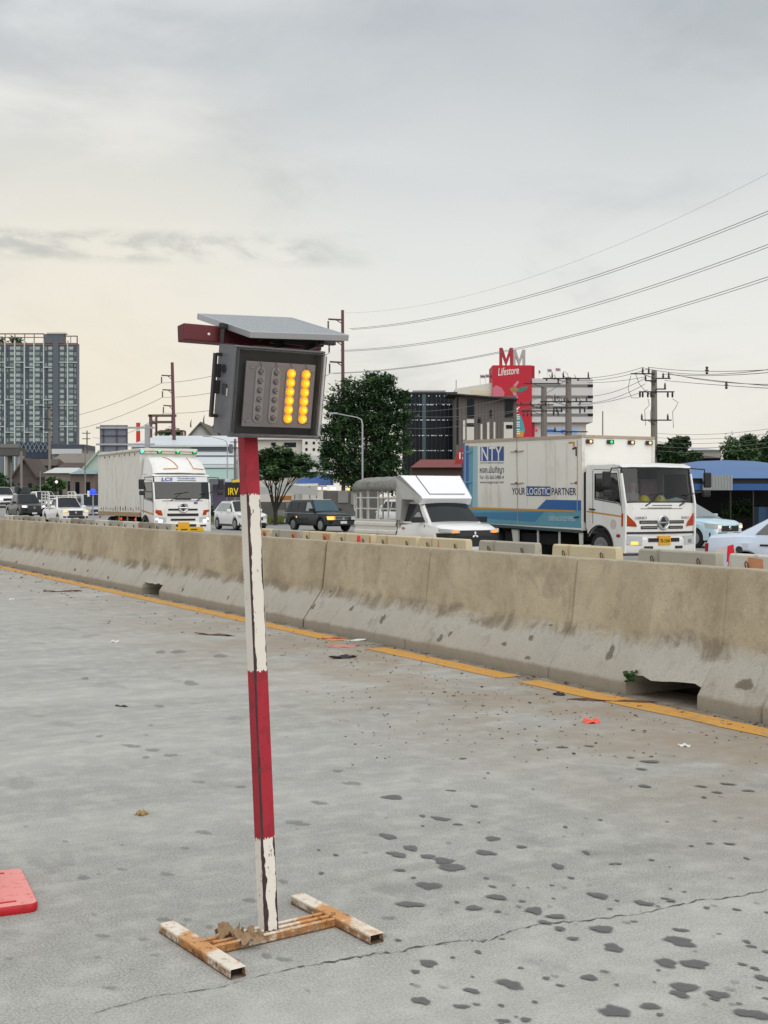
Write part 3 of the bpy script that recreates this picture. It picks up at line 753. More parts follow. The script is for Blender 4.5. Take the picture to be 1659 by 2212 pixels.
mb = hd().mat(GREYD); mb.bb(bx0 - .005, bx0, yf + .030, yf + .062, z0 + .148, z0 + .19); mb.mat(M("pale_scratch", (196, 196, 190), .5)).bb(bx0 - .006, bx0, yf + .020, yf + .027, z0 + .145, z0 + .175); mb.build("latch", parent=box, bevel=.003)
mb = hd().mat(BOARD)
B0, B1, C0, C1 = -.082, .222, z0 + .036, z1 - .052
mb.bb(B0, B1, yf + .004, yf + .012, C0, C1)
board = mb.build("lamp_board", parent=sign, bevel=.002)
LOFF = M("lens_off", (116, 112, 113), .08, spec=.9)
t = newmat("lens_amber"); X = t.xyz()
t.set(**{'Base Color': (*lin((180, 90, 5)), 1), 'Roughness': .25}); t.b.inputs['Emission Color'].default_value = (1.0, .33, .006, 1); t.b.inputs['Emission Strength'].default_value = 1.25
AMBER = t.m
t = newmat("lens_amber_core"); t.set(**{'Base Color': (*lin((200, 120, 10)), 1), 'Roughness': .25}); t.b.inputs['Emission Color'].default_value = (1.0, .50, .012, 1); t.b.inputs['Emission Strength'].default_value = 1.3
AMBC = t.m
t = newmat("lens_amber_point"); t.set(**{'Base Color': (*lin((230, 180, 60)), 1), 'Roughness': .25}); t.b.inputs['Emission Color'].default_value = (1.0, .62, .06, 1); t.b.inputs['Emission Strength'].default_value = 1.8
AMBH = t.m
for ci, cx in enumerate((-.022, .045, .111, .177)):
    mb = hd().mat(STRIP); pts = []
    zc0 = C0 + .036; zc1 = zc0 + (C1 - C0) * .70; rr = .020
    for k in range(13): pts.append((cx + rr * math.cos(math.pi * k / 12), yf + .004, zc1 + rr * math.sin(math.pi * k / 12)))
    for k in range(13): pts.append((cx - rr * math.cos(math.pi * k / 12), yf + .004, zc0 - rr * math.sin(math.pi * k / 12)))
    mb.prism(pts, (0, -.006, 0)); strip = mb.build("lamp_strip", parent=sign, bevel=.002)
    for k in range(6):
        zz = zc0 + (zc1 - zc0) * k / 5; lit = ci >= 2; rr2 = .0178 if lit else .0115
        pr = [(rr2 * math.cos(a), .0023 + (.012 if lit else .010) * math.sin(a)) for a in [math.pi / 2 * q / 5 for q in range(6)]]
        pr[-1] = (.0005, pr[-1][1])
        mb = hd().mat(AMBER if lit else LOFF).lathe([(rr2, 0)] + pr, 18, 'Y', (cx, yf - .002, zz))
        if lit:
            mb.mat(AMBC).mat(AMBH); mb.mi = [2 if i // 18 >= 5 else 1 if i // 18 >= 3 else 0 for i, f in enumerate(mb.f)]
        else:
            mb.mat(M("lens_highlight", (220, 220, 216), .2)).lathe([(.0022, 0), (.0022, .001)], 8, 'Y', (cx + .003, yf - .0125, zz - .004))  # small white disc paints a highlight on the unlit lens
        mb.build("lamp", parent=strip, smooth=60)
    w_ = hd().mat(DKMET); w_.tube([(cx - .004, yf + .003, C1 - .002), (cx - .003, yf - .010, C1 - .012), (cx, yf - .004, C1 - .030)], .0011, 5); w_.build("wire", parent=strip)
SCREW = M("screw_steel", (190, 188, 184), .3, .8)
for (x, z, a) in ((B0 + .022, C1 - .022, -.3), (B1 - .022, C1 - .022, -.2), (B0 + .018, C0 + .022, -.1), (B1 - .02, C0 + .026, -.3)): hd().mat(SCREW).box((x, yf - .004, z), (.018, .006, .004), rot=Matrix.Rotation(a, 3, 'Y')).build("screw", parent=board)
# deep clear cover over the lamps
CLEAR = GLASS("cover_clear", (.97, .97, .97), .0, .04)
CLEARE = GLASS("cover_edge", (.86, .87, .88), .12, .15)
t = newmat("cover_side"); t.t.nodes.remove(t.b)
tl0 = t.n('ShaderNodeBsdfTranslucent'); tl0.inputs[0].default_value = (.9, .9, .9, 1); tr0 = t.n('ShaderNodeBsdfTransparent'); m0 = t.n('ShaderNodeMixShader'); m0.inputs[0].default_value = .45
t.l(tl0.outputs[0], m0.inputs[2]); t.l(tr0.outputs[0], m0.inputs[1]); t.l(m0.outputs[0], t.out.inputs[0]); SIDEM = t.m
mb = hd().mat(CLEAR); yc = yf - .034
mb.bb(bx0 + .006, bx1 - .001, yc, yc + .0025, z0 + .008, z1 - .006)
mb.mat(SIDEM)  # right wall made milky to stand for bright sky through clear plastic
mb.bb(bx1 - .004, bx1 - .001, yc + .0026, yf - .012, z0 + .012, z1 - .012); mb.mat(CLEAR); mb.bb(bx0 + .006, bx0 + .009, yc + .0026, yf - .012, z0 + .012, z1 - .012)
mb.bb(bx0 + .009, bx1 - .004, yc + .0026, yf - .012, z1 - .009, z1 - .006); mb.bb(bx0 + .009, bx1 - .004, yc + .0026, yf - .012, z0 + .008, z0 + .011)
cover = mb.build("clear_cover", parent=sign, bevel=.006, seg=3)
mb = hd().mat(M("cover_edge_grey", (120, 116, 114), .3))
for xx in (.0015, -.012): mb.tube([(bx1 + xx - .002, yc + .006 - xx * .8, z0 + .016), (bx1 + xx - .002, yc + .006 - xx * .8, z1 - .016)], .0016, 6)
mb.build("cover_corner", parent=cover)
# bracket with two slots behind the housing
mb = hd().mat(DKMET); xb = bx0 - .022
mb.bb(xb - .007, xb + .004, -.030, -.010, z0 + .058, z1 - .035)
for zz in (z0 + .058, z0 + .148, z1 - .125, z1 - .045): mb.bb(xb + .004, bx0 + .001, -.030, -.012, zz, zz + (.012 if zz in (z0 + .058, z1 - .045) else .05))
mb.build("mounting_bracket", parent=sign, bevel=.002)
# solar panel on its brackets
PVF = M("panel_frame", (172, 174, 178), .35, .3, var=.05)
t = newmat("panel_glass"); n = t.noise(150, 3, .8)
c = t.mix(t.rng(n, .3, .7), lin((108, 112, 116)), lin((168, 172, 174))); t.col(c); t.set(Roughness=.35)  # grey colour carries the sky's reflection as well as dust
PVG = t.m
p0 = SG0.inverted() @ at(540, 730, 4.62)
PVM = Matrix.Translation(p0) @ Matrix.Rotation(R(-2.6), 4, 'Y') @ Matrix.Rotation(R(15.6), 4, 'X')
mb = MB(); mb.m = PVM; pw, pl, ph = .437, .44, .024
mb.mat(PVF)
for a in ((0, pw, 0, .012), (0, pw, pl - .012, pl), (0, .012, .012, pl - .012), (pw - .012, pw, .012, pl - .012)): mb.bb(a[0], a[1], a[2], a[3], 0, ph)
panel = mb.build("solar_panel", parent=sign, bevel=.0015, seg=1)
mb = MB(); mb.m = PVM; mb.mat(PVG).bb(.012, pw - .012, .012, pl - .012, .012, ph - .002); mb.build("panel_glass", parent=panel)
mb = up().mat(DKMET)
u_ = z1 - 2.222
for q in ((.02, .40, -.045, -.025, 2.262, 2.282), (.06, .30, -.11, -.09, 2.236, 2.262), (.10, .12, -.14, -.05, 2.225, 2.24), (.24, .26, -.14, -.05, 2.225, 2.24)): mb.bb(*q[:4], q[4] + u_, q[5] + u_)
mb.build("panel_bracket", parent=sign, bevel=.002)
SGI = SG0.inverted()
mb = MB().mat(DKMET); mb.bar(SGI @ at(479, 752, 4.75), SGI @ at(482, 700, 4.75), .020, .016); mb.bar(SGI @ at(476, 703, 4.74), SGI @ at(489, 706, 4.76), .022, .020); mb.build("panel_strut", parent=sign, bevel=.002)
mb = MB().mat(DKMET); mb.bar(SGI @ at(690, 738, 4.90), SGI @ at(700, 739, 4.905), .022, .020); mb.build("panel_stop", parent=sign, bevel=.002)
mb = up().mat(DKMET)
mb.tube([(.03, -.06, 2.25 + u_), (.1, -.09, 2.285 + u_), (.18, -.09, 2.262 + u_), (.27, -.1, 2.28 + u_), (.33, -.09, 2.255 + u_)], .004, 6); mb.build("cable", parent=sign, smooth=60)
# crumpled dry leaf or paper caught on the foot
LEAFM = M("dry_leaf", (150, 124, 96), .9, var=.35, scale=30, dirt=(84, 60, 44), dirtamt=.8)
def crumple(name, label, cat, c, sx_, sy_, h, mat, seed, rz=0.0, folds=3, kind=None):
    r = random.Random(seed); n = 11; rows = []
    ph = [r.uniform(0, 6.28) for _ in range(8)]
    for i in range(n):
        row = []
        for k in range(n):
            u, v = i / (n - 1) - .5, k / (n - 1) - .5
            z = h * (.35 + .35 * math.sin(folds * 3.1 * u + ph[0] + 2 * v) + .3 * math.sin(folds * 4.3 * v + ph[1]) + r.uniform(-.12, .12))
            e = 1 + .18 * math.sin(9 * v + ph[2]) + .12 * math.sin(7 * u + ph[3])
            row.append((u * sx_ * e, v * sy_ * e, max(.001, z)))
        rows.append(row)
    mb = MB().mat(mat).grid(rows); o = mb.build(name, loc=c, rz=rz)
    sol = o.modifiers.new("thickness", 'SOLIDIFY'); sol.thickness = min(.0015, sx_ * .05); sol.offset = 1
    return tag(o, label, cat, None, kind)
LM = Matrix.Rotation(SRZ, 3, 'Z')
o = crumple("dry_leaf", "large crumpled brown leaf caught on the rusty foot of the warning stand", "leaf", SGN + LM @ Vector((-.118, -.038, .030)), .075, .095, .035, LEAFM, 5, .6)
o = crumple("dry_leaf", "curled brown leaf standing up against the left of the stand's cross bar", "leaf", SGN + LM @ Vector((-.165, .012, .034)), .085, .055, .06, LEAFM, 9, .2, 2)
p = gp(308, 1760); crumple("dry_leaf", "small yellowish dry leaf lying alone on the open concrete", "leaf", p, .055, .05, .03, M("leaf_tan", (170, 146, 96), .85, var=.3, scale=40), 3, 1.0)
def scrap(px, py, w, d, m, name, label, cat, seed, h=.01):
    p = gp(px, py, .002); crumple(name, label, cat, p, w, d, h, m, seed, random.uniform(-.5, .5))
WHT = M("paper_white", (226, 226, 222), .8); PINK = M("plastic_pink", (196, 132, 116), .7, var=.2, scale=9); REDP = M("plastic_red", (168, 66, 58), .6, var=.2, scale=12); BLK = M("rubber_black", (52, 48, 48), .8, var=.2, scale=10)
BRN = M("bark_brown", (104, 78, 62), .9, var=.3, scale=20); ORP = M("orange_plastic", (232, 96, 74), .6)
scrap(247, 1387, .09, .03, WHT, "paper_scrap", "small white scrap on the concrete left of the leaning pole", "litter", 11, .025)
scrap(25, 1295, .07, .04, WHT, "paper_scrap", "tiny white scrap near the left edge of the road", "litter", 12, .02)
scrap(743, 1396, .26, .20, PINK, "plastic_shard", "faded pink plastic shard in the dirt where the yellow line is hidden", "litter", 13, .012)
scrap(722, 1380, .24, .05, REDP, "plastic_shard", "red plastic shard lying across the worn end of the yellow line", "litter", 14, .02)
scrap(741, 1421, .26, .12, BLK, "rubber_strip", "black strip of rubber on the concrete below the pink shard", "litter", 15, .03)
scrap(795, 1383, .55, .04, WHT, "plastic_strip", "thin pale strip lying at the foot of the barrier", "litter", 16, .02)
scrap(1276, 1560, .11, .09, ORP, "plastic_shard", "bright orange plastic shard out on the road below the drain hole", "litter", 17, .03)
scrap(1208, 1500, .10, .14, BLK, "rubber_strip", "dark scrap of rubber on the yellow line", "litter", 18, .02)
scrap(1318, 1515, .62, .03, BRN, "twig", "long brown twig lying over the yellow line by the drain hole", "litter", 19, .02)
scrap(263, 1526, .09, .02, BLK, "rubber_strip", "short black scrap alone on the concrete left of the pole", "litter", 20, .012)
scrap(1478, 1612, .07, .03, WHT, "paper_scrap", "small white scrap in the dirt right of the orange shard", "litter", 21, .02)
scrap(465, 1372, .5, .06, BRN, "twig", "brown bark strip on the road left of the pole", "litter", 22, .02)
scrap(137, 1278, .6, .08, BRN, "twig", "brown bark strip lying on the yellow line far down the barrier", "litter", 23, .03)
# crumbs of earth and bark washed along the barrier foot
mb = MB()
CR = [M("crumb_dark", (88, 76, 64), .95), M("crumb_mid", (116, 98, 78), .95), M("crumb_grey", (120, 106, 92), .95)]
for i in range(620):
    tt = random.uniform(-8, 26); s = -abs(random.gauss(0, .8)) - .03
    if random.random() < .3: s = -random.uniform(.01, .12)
    p = ST(s, tt, .002); q = random.uniform(.005, .016) * (1.35 if tt > 8 else 1)
    mb.mat(random.choice(CR)); a = random.uniform(0, 3.1)
    mb.box((p.x, p.y, p.z + q * .25), (q * random.uniform(1, 2.6), q, q * .5), a)
for i in range(900):
    p = gp(random.uniform(700, 1720), random.triangular(1385, 1680, 1440), .002); q = random.uniform(.003, .009)
    if (p.x * NX + (p.y - ORG.y) * NY) > -.02 or random.random() < .25: continue
    mb.mat(random.choice(CR)); mb.box((p.x, p.y, p.z + q * .25), (q * random.uniform(1, 2.4), q, q * .5), random.uniform(0, 3.1))
tag(mb.build("debris"), "crumbs of earth and bark washed along the foot of the barrier", None, None, 'stuff')
# ================================================================== VEHICLES
WPAINT = M("paint_white", (230, 230, 229), .28, coat=.6, var=.03, scale=2)
TPAINT = M("paint_truck_white", (232, 231, 228), .32, coat=.4, var=.03, scale=2, dirt=(196, 189, 175), dirtamt=.4, dscale=(1.2, 1.2, .35))
WDIRTY = M("paint_white_worn", (228, 226, 220), .4, var=.05, scale=2, dirt=(186, 178, 162), dirtamt=.5, dscale=(.7, 3, .4))
BLKPNT = M("paint_black", (16, 18, 19), .28, spec=.3, coat=.3)
GRNBLK = M("paint_dark_green", (20, 31, 31), .30, spec=.3, coat=.25)
BLUPNT = M("paint_ice_blue", (190, 218, 230), .28, coat=.8, metal=.15)
SILVER = M("paint_silver_blue", (206, 217, 234), .28, coat=.8, metal=.2)
PLAST = M("black_plastic", (26, 27, 29), .5)
DPLAST = M("dark_plastic", (44, 46, 48), .45)
CHROME = M("chrome", (210, 212, 214), .12, 1.0)
TYRE = M("tyre", (30, 30, 31), .85, var=.15, scale=10)
RIMM = M("alloy", (150, 152, 154), .35, .7)
RIMD = M("rim_gap", (28, 28, 30), .6)
CARGL = M("car_glass", (18, 25, 29), .05, spec=.35)
CARGLB = M("car_glass_blue", (56, 82, 92), .06, spec=.4)
UNDER = M("underbody", (24, 24, 25), .9)
LAMPW = EM("headlamp_lit", (250, 250, 255), 1.6)
LAMPY = EM("headlamp_warm", (255, 196, 90), 1.5)
LAMPC = M("lamp_clear", (190, 194, 198), .1, spec=.8)
AMBL = EM("amber_lit", (255, 150, 60), 1.3)
AMBO = M("amber_lens", (176, 62, 18), .2)
REDL = EM("red_lit", (255, 50, 36), 1.6)
REDO = M("red_lens", (150, 20, 26), .2)
GRNL = EM("green_lit", (30, 226, 110), 1.5)
TEALL = EM("teal_lit", (90, 240, 220), 1.5)
ORGL = EM("orange_lit", (255, 190, 130), 1.6)
PLATEW = M("plate_white", (206, 208, 210), .5)
PLATEY = M("plate_yellow", (222, 164, 22), .5)
PLATEK = M("plate_ink", (40, 34, 28), .6)
PLATEB = M("plate_ink_grey", (96, 100, 106), .6)
def wheel(par, x, y, r, w=.22, side=-1, steel=False):
    """tyre with rim; side -1 shows its face to local -y"""
    mb = MB().mat(TYRE); h = w / 2
    mb.lathe([(r * .62, -h), (r * .93, -h), (r, -h * .6), (r, h * .6), (r * .93, h), (r * .62, h)], 28, 'Y', (x, y, r))
    ty = mb.build("wheel", parent=par, smooth=40)
    f = y + side * (h + .003)
    mb = MB().mat(RIMD).lathe([(r * .63, 0), (r * .63, .02)], 24, 'Y', (x, f + .012, r))
    mb.mat(RIMM)
    mb.lathe([(r * .66, 0), (r * .66, .012), (r * .58, .014)], 24, 'Y', (x, f + .004 if side < 0 else f - .01, r))
    if steel:
        mb.lathe([(r * .30, 0), (r * .28, .05), (r * .1, .07)], 16, 'Y', (x, f, r))
        for k in range(8):
            a = k * math.pi / 4; mb.box((x + r * .42 * math.cos(a), f, r + r * .42 * math.sin(a)), (.05, .02, .05))
    else:
        for k in range(5):
            a = k * 2 * math.pi / 5 + .3
            mb.box((x + r * .33 * math.cos(a), f, r + r * .33 * math.sin(a)), (r * .6, .022, r * .17), rot=Matrix.Rotation(-a, 3, 'Y'))
        mb.lathe([(r * .13, 0), (r * .10, .02)], 12, 'Y', (x, f - (.0 if side < 0 else .0), r))
    mb.build("rim", parent=ty, smooth=35)
    return ty
class Car:
    """body lofted along x (front = +x); right side is -y"""
    def __init__(s, par, L, Wd, prof, zb, wx, wr, paint, sill=.24, taper=.24, bw=None, fl=.6, clad=None):
        s.p, s.L, s.W, s.prof, s.wx, s.wr, s.tp, s.fl = par, L, Wd, prof, wx, wr, taper, fl
        xs = set([-L / 2 + L * i / 84 for i in range(85)] + [-L / 2 + d for d in (.01, .03, .06, .1)] + [L / 2 - d for d in (.01, .03, .06, .1)])
        arch = wr + .055
        for w in wx:
            for k in range(19): xs.add(w + arch * math.cos(math.pi * k / 18))
        rows = []
        for x in sorted(xs):
            if abs(x) > L / 2: continue
            e = max(0, abs(x) - (L / 2 - .10)) / .10
            zt = interp(prof, x) - .06 * e * e
            z0 = sill + .10 * max(0, (abs(x) - (L / 2 - .5)) / .5) ** 2 + .05 * e * e
            for w in wx:
                d = abs(x - w)
                if d < arch: z0 = max(z0, wr * .96 + math.sqrt(max(0, arch * arch - d * d)))
            h = s.hw(x) - .03 * e * e
            top = zt
            m = z0 + (top - z0) * .5
            zs = [z0, z0 + .03, m, max(m + .01, top - .16), max(m + .03, top - .05), top, top + .02]
            row = [(0, 0), (h * .95, 0), (h * .995, 1), (h, 2), (h * .985, 3), (h * .945, 4), (h * .84, 5)]
            hf = [(y, zs[k]) for y, k in row] + [(h * .42, top + .022), (0, top + .03)]
            pts = [(x, -y, z) for y, z in hf] + [(x, y, z) for y, z in reversed(hf[1:-1])]
            rows.append(pts)
        mb = MB().mat(paint); mb.grid(rows, True); mb.poly(rows[0][::-1]); mb.poly(rows[-1])
        s.body = mb.build("body", parent=par, smooth=32)
        mb = MB().mat(UNDER); mb.bb(-L / 2 + .25, L / 2 - .3, -Wd / 2 + .16, Wd / 2 - .16, sill - .04, .62); mb.build("underbody", parent=par)
        for w in wx:
            for sd in (-1, 1): wheel(par, w, sd * (Wd / 2 - .12), wr, .21, sd)
    def hw(s, x):
        k = max(0, abs(x) - (s.L / 2 - s.fl)) / s.fl
        return s.W / 2 * (1 - s.tp * k ** 2.4)
    def fx(s, y):
        q = (1 - abs(y) / (s.W / 2)) / s.tp
        return s.L / 2 if q >= 1 else s.L / 2 - s.fl + s.fl * max(0, q) ** (1 / 2.4)
    def cabin(s, xs, belt, roof, wb, wr_, paint, name="cabin"):
        """xs: rear base, rear top, front top, front base"""
        a, b, c, d = xs; rows = []; s.cb = (xs, belt, roof, wb, wr_)
        for i in range(61):
            x = a + (d - a) * i / 60
            if x < b: u = (x - a) / max(b - a, .01)
            elif x > c: u = (d - x) / max(d - c, .01)
            else: u = 1
            z = belt + (roof - belt) * min(1, u)
            q = .06 if b - .1 < x < b + .1 or c - .1 < x < c + .1 else 0
            z -= .018 * (1 - abs((x - b) / .1)) if abs(x - b) < .1 else 0
            z -= .018 * (1 - abs((x - c) / .1)) if abs(x - c) < .1 else 0
            yt = wb - (wb - wr_) * (z - belt) / (roof - belt)
            hf = [(wb, belt - .02), (yt, max(belt - .01, z - .05)), (yt - .05, z), (yt * .5, z + .022), (0, z + .03)]
            rows.append([(x, -y, zz) for y, zz in hf] + [(x, y, zz) for y, zz in reversed(hf[:-1])])
        return MB().mat(paint).grid(rows).build(name, parent=s.p, smooth=30)
    def side(s, x, f):
        xs, belt, roof, wb, wr_ = s.cb
        z = belt + (roof - .05 - belt) * f; y = wb - (wb - wr_) * (z - belt) / (roof - belt)
        return x, y, z
    def window(s, pts, m=None, name="window", both=True, off=.006):
        for sd in ((-1, 1) if both else (-1,)):
            p = [s.side(x, f) for x, f in pts]; p = [(x, sd * (y + off), z) for x, y, z in p]
            MB().mat(m or CARGL).prism(p, (0, -sd * .012, 0)).build(name, parent=s.p)
    def screen(s, front=True, m=None, ins=.07, top=.05, bot=.03):
        xs, belt, roof, wb, wr_ = s.cb
        (x0, x1) = (xs[3], xs[2]) if front else (xs[0], xs[1])
        sg = 1 if front else -1
        d = Vector((x1 - x0, 0, roof - belt)); n = Vector((roof - belt, 0, -(x1 - x0) )) if front else Vector((-(roof - belt), 0, (x1 - x0)))
        n.normalize()
        def P(u, y): return Vector((x0 + (x1 - x0) * u, y, belt + (roof - belt) * u)) + n * .016
        def hwid(u): return wb - (wb - wr_) * u - ins
        rows = []
        for i in range(5):
            u = bot + (1 - top - bot) * i / 4; rows.append([P(u, hwid(u) * (k / 4 - 1)) + n * (.035 * (1 - (k / 4 - 1) ** 2)) for k in range(9)])
        mb = MB().mat(m or CARGL).grid(rows)
        mb.grid([[p - n * .05 for p in r] for r in rows][::-1])
        return mb.build("windshield" if front else "rear_window", parent=s.p, smooth=40)
    def front(s, name, y0, y1, z0, z1, m, out=.012, par=None, dz=0.0, n=8, slope=0.0, bev=0.006):
        """panel following the nose between y0 and y1; dz raises its outer end; slope leans the top back"""
        a = []; b = []; c = []; d = []
        for i in range(n + 1):
            y = y0 + (y1 - y0) * i / n; x = s.fx(y) + out; q = dz * (abs(y) - min(abs(y0), abs(y1))) / max(.01, abs(abs(y1) - abs(y0)))
            a.append((x, y, z0 + q * .5)); b.append((x - slope, y, z1 + q)); c.append((x - slope - .09, y, z1 + q)); d.append((x - .09, y, z0 + q * .5))
        mb = MB().mat(m).grid([a, b, c, d, a]); mb.poly([a[0], b[0], c[0], d[0]]); mb.poly([a[-1], d[-1], c[-1], b[-1]])
        return mb.build(name, parent=par or s.p, smooth=35)
    def mirror(s, x, z, m, w=.2):
        for sd in (-1, 1):
            mb = MB().mat(m); yw = s.W / 2
            mb.bb(x - .06, x + .05, sd * (yw - .06), sd * (yw + w), z, z + .15); mb.bb(x - .03, x + .01, sd * (yw - .14), sd * (yw - .06), z + .01, z + .05)
            mb.build("mirror", parent=s.p, bevel=.025)
    def plate(s, z, m=PLATEW, ink=PLATEB, txt=None, x=None, w=.34):
        x = x if x else s.L / 2 + .03
        pl = MB().mat(m).bb(x - .012, x, -w / 2, w / 2, z, z + .11 * w / .34).build("number_plate", parent=s.p)
        if txt: MB().mat(ink).text(txt, (x, 0, z + .055 * w / .34), (0, 1, 0), (0, 0, 1), w * .8, .06 * w / .34, .002, align='C').build("plate_lettering", parent=pl)
        return pl
    def seams(s, xs, z0, z1, m=None):
        for x in xs:
            for sd in (-1, 1):
                MB().mat(m or PLAST).prism([(x - .006, sd * (s.hw(x) * .99 + .004), z0), (x + .006, sd * (s.hw(x) * .99 + .004), z0), (x + .006, sd * (s.hw(x) * .965 + .008), z1), (x - .006, sd * (s.hw(x) * .965 + .008), z1)], (0, -sd * .02, 0)).build("door_gap", parent=s.p)
def vplace(name, label, cat, px, Y, yaw=None, z=FAR_Z, group="traffic on the far carriageway", ox=0.0, oy=0.0):
    """empty at the vehicle's ground centre; px, Y locate the front end's near (right) corner"""
    yaw = HEAD if yaw is None else yaw
    h = Vector((math.cos(yaw), math.sin(yaw), 0)); l = Vector((-h.y, h.x, 0))
    c = Vector(((px - CX) * Y / F, Y, 0)) - h * ox + l * oy
    return thing(name, label, cat, (c.x, c.y, z), yaw, group)
HDEG = math.degrees(HEAD)
# ---------------------------------------------------------------- white pickup with a canvas-topped cage
v = vplace("pickup_truck", "white pickup with a canvas roofed cage and white roof box, three-pointed badge on its nose", "pickup", 956.5, 31.2, ox=2.25, oy=.80)
L = 4.95
c = Car(v, L, 1.80, [(-L / 2, .80), (.0, .80), (.14, 1.12), (1.2, 1.17), (1.6, 1.16), (2.0, 1.12), (2.25, 1.06), (L / 2, .92)], 1.1, (-1.45, 1.55), .37, WPAINT, sill=.33, taper=.20)
c.cabin((.12, .20, .96, 1.62), 1.15, 1.74, .80, .66, WPAINT)
c.screen(True, CARGL, ins=.06)
c.window([(.34, .06), (1.38, .06), (1.16, .40), (.88, .90), (.34, .90)], CARGL, "side_window")
REFLG = M("painted_reflection", (150, 152, 150), .2)
c.window([(.70, .08), (1.30, .08), (1.04, .50), (.92, .50)], REFLG, "quarter_glass", off=.010)  # pale pane painted as a reflection over the side window
c.mirror(1.32, 1.16, PLAST, .24)
c.front("bumper", -.86, .86, .36, .84, PLAST, .035)
c.front("grille", -.56, .56, .84, .98, PLAST, .03, slope=.03)
c.front("grille_frame", -.88, -.50, .66, .91, PLAST, .022); c.front("grille_frame", .50, .88, .66, .91, PLAST, .022)
for sd in (-1, 1):
    hl = c.front("headlight", sd * .46, sd * .86, .915, .985, LAMPC, .034, dz=.04)
    c.front("indicator", sd * .52, sd * .66, .915, .98, AMBL, .044, par=hl, dz=.01)
bd = MB().mat(M("badge_white", (240, 240, 240), .3)); xb = L / 2 + .045
for k in range(3):
    a = R(90 + 120 * k); p = Vector((0, math.cos(a), math.sin(a))); q = Vector((0, -p.z, p.y)); o0 = Vector((xb, 0, .86))
    bd.prism([o0, o0 + p * .05 + q * .028, o0 + p * .10, o0 + p * .05 - q * .028], (-.02, 0, 0))
bd.build("badge", parent=v)
c.plate(.46, x=L / 2 + .06)
MB().mat(AMBO).bb(.40, .52, -.915, -.895, .98, 1.03).build("door_handle", parent=v, bevel=.01)
c.seams((.24, 1.48), .45, 1.10)
# bed with ribbed sides
mb = MB().mat(WDIRTY)
bx_a, bx_b = -2.25, .08
for sd in (-1, 1):
    pr = [(.60, .0), (.66, .03), (.70, .0), (.80, .0), (.83, .035), (.90, .035), (.93, .0), (1.02, .0), (1.05, .035), (1.12, .035), (1.16, .0), (1.20, .02)]
    rows = [[(x, sd * (.875 + o), z) for z, o in pr] for x in (bx_a, bx_b)]
    mb.grid(rows); mb.grid([[(x, sd * (.84), z) for z, o in pr] for x in (bx_a, bx_b)][::-1])
    mb.bb(bx_a, bx_b, sd * .84, sd * .90, 1.19, 1.215)
mb.bb(bx_a, bx_b, -.84, .84, .62, .66); mb.bb(bx_a, bx_a + .04, -.84, .84, .66, 1.19); mb.bb(bx_b - .04, bx_b, -.84, .84, .66, 1.19)
mb.build("cargo_bed", parent=v)
# cage
CAGE = M("cage_white", (214, 214, 210), .4, .1, dirt=(150, 146, 138), dirtamt=.5, scale=6)
ZT, ZC = 2.33, 2.06
for sd in (-1, 1):
    mb = MB().mat(CAGE); y = sd * .86
    for x in (-2.21, -1.93, -1.50, -.95, -.40, .06): mb.bar((x, y, 1.2), (x, y, 2.1), .036 if x != -1.93 else .065)
    for z in (1.50, 1.80): mb.bar((-2.23, y, z), (.08, y, z), .032)
    if sd < 0: mb.tube([(-2.30, y + .02, 2.0), (-2.36, y + .02, 1.9), (-2.36, y + .02, 1.5), (-2.30, y + .02, 1.42)], .022, 8)
    mb.bar((-2.23, y, 2.08), (.08, y, 2.08), .04)
    mb.build("cage_side", parent=v)
mb = MB().mat(CAGE)
for y in (-.5, 0, .5): mb.bar((-2.22, y, 1.2), (-2.22, y, 2.2), .035)
for z in (1.5, 1.8, 2.1): mb.bar((-2.22, -.86, z), (-2.22, .86, z), .035)
mb.build("cage_tail", parent=v)
t = newmat("canvas_grey")
cc = t.mix(t.noise(4, 8, .65), lin((112, 112, 108)), lin((160, 160, 154))); cc = t.mix(t.rng(t.noise(9, 7, .7, t.vec((1, 1, 2))), .5, .68, 0, .7), cc, lin((84, 80, 74))); t.col(cc); t.set(Roughness=.9); t.bump(t.noise(7, 6, .6), .8, .05); CANV = t.m
rc = random.Random(3); rows = []
for i in range(26):
    x = -2.32 + 2.46 * i / 25; row = []
    rnd_x = smoothstep(-2.36, -2.16, x)
    for k in range(21):
        a = math.pi * k / 20; yy = -math.cos(a); y = .93 * math.copysign(abs(yy) ** .55, yy); z = 2.10 + (.25 * rnd_x + .0) * math.sin(a) ** .6
        if k in (0, 20): z = 1.98 + rc.uniform(-.03, .03); y = math.copysign(.915, y)
        elif k in (1, 19): z = 2.10
        row.append((x + rc.uniform(-.01, .01), y + rc.uniform(-.012, .012), z + rc.uniform(-.012, .012) - .015 * math.sin(i * 1.4) * math.sin(a)))
    rows.append(row)
o = MB().mat(CANV).grid(rows).build("canvas_cover", parent=v, smooth=50)
sm = o.modifiers.new("thickness", 'SOLIDIFY'); sm.thickness = .012
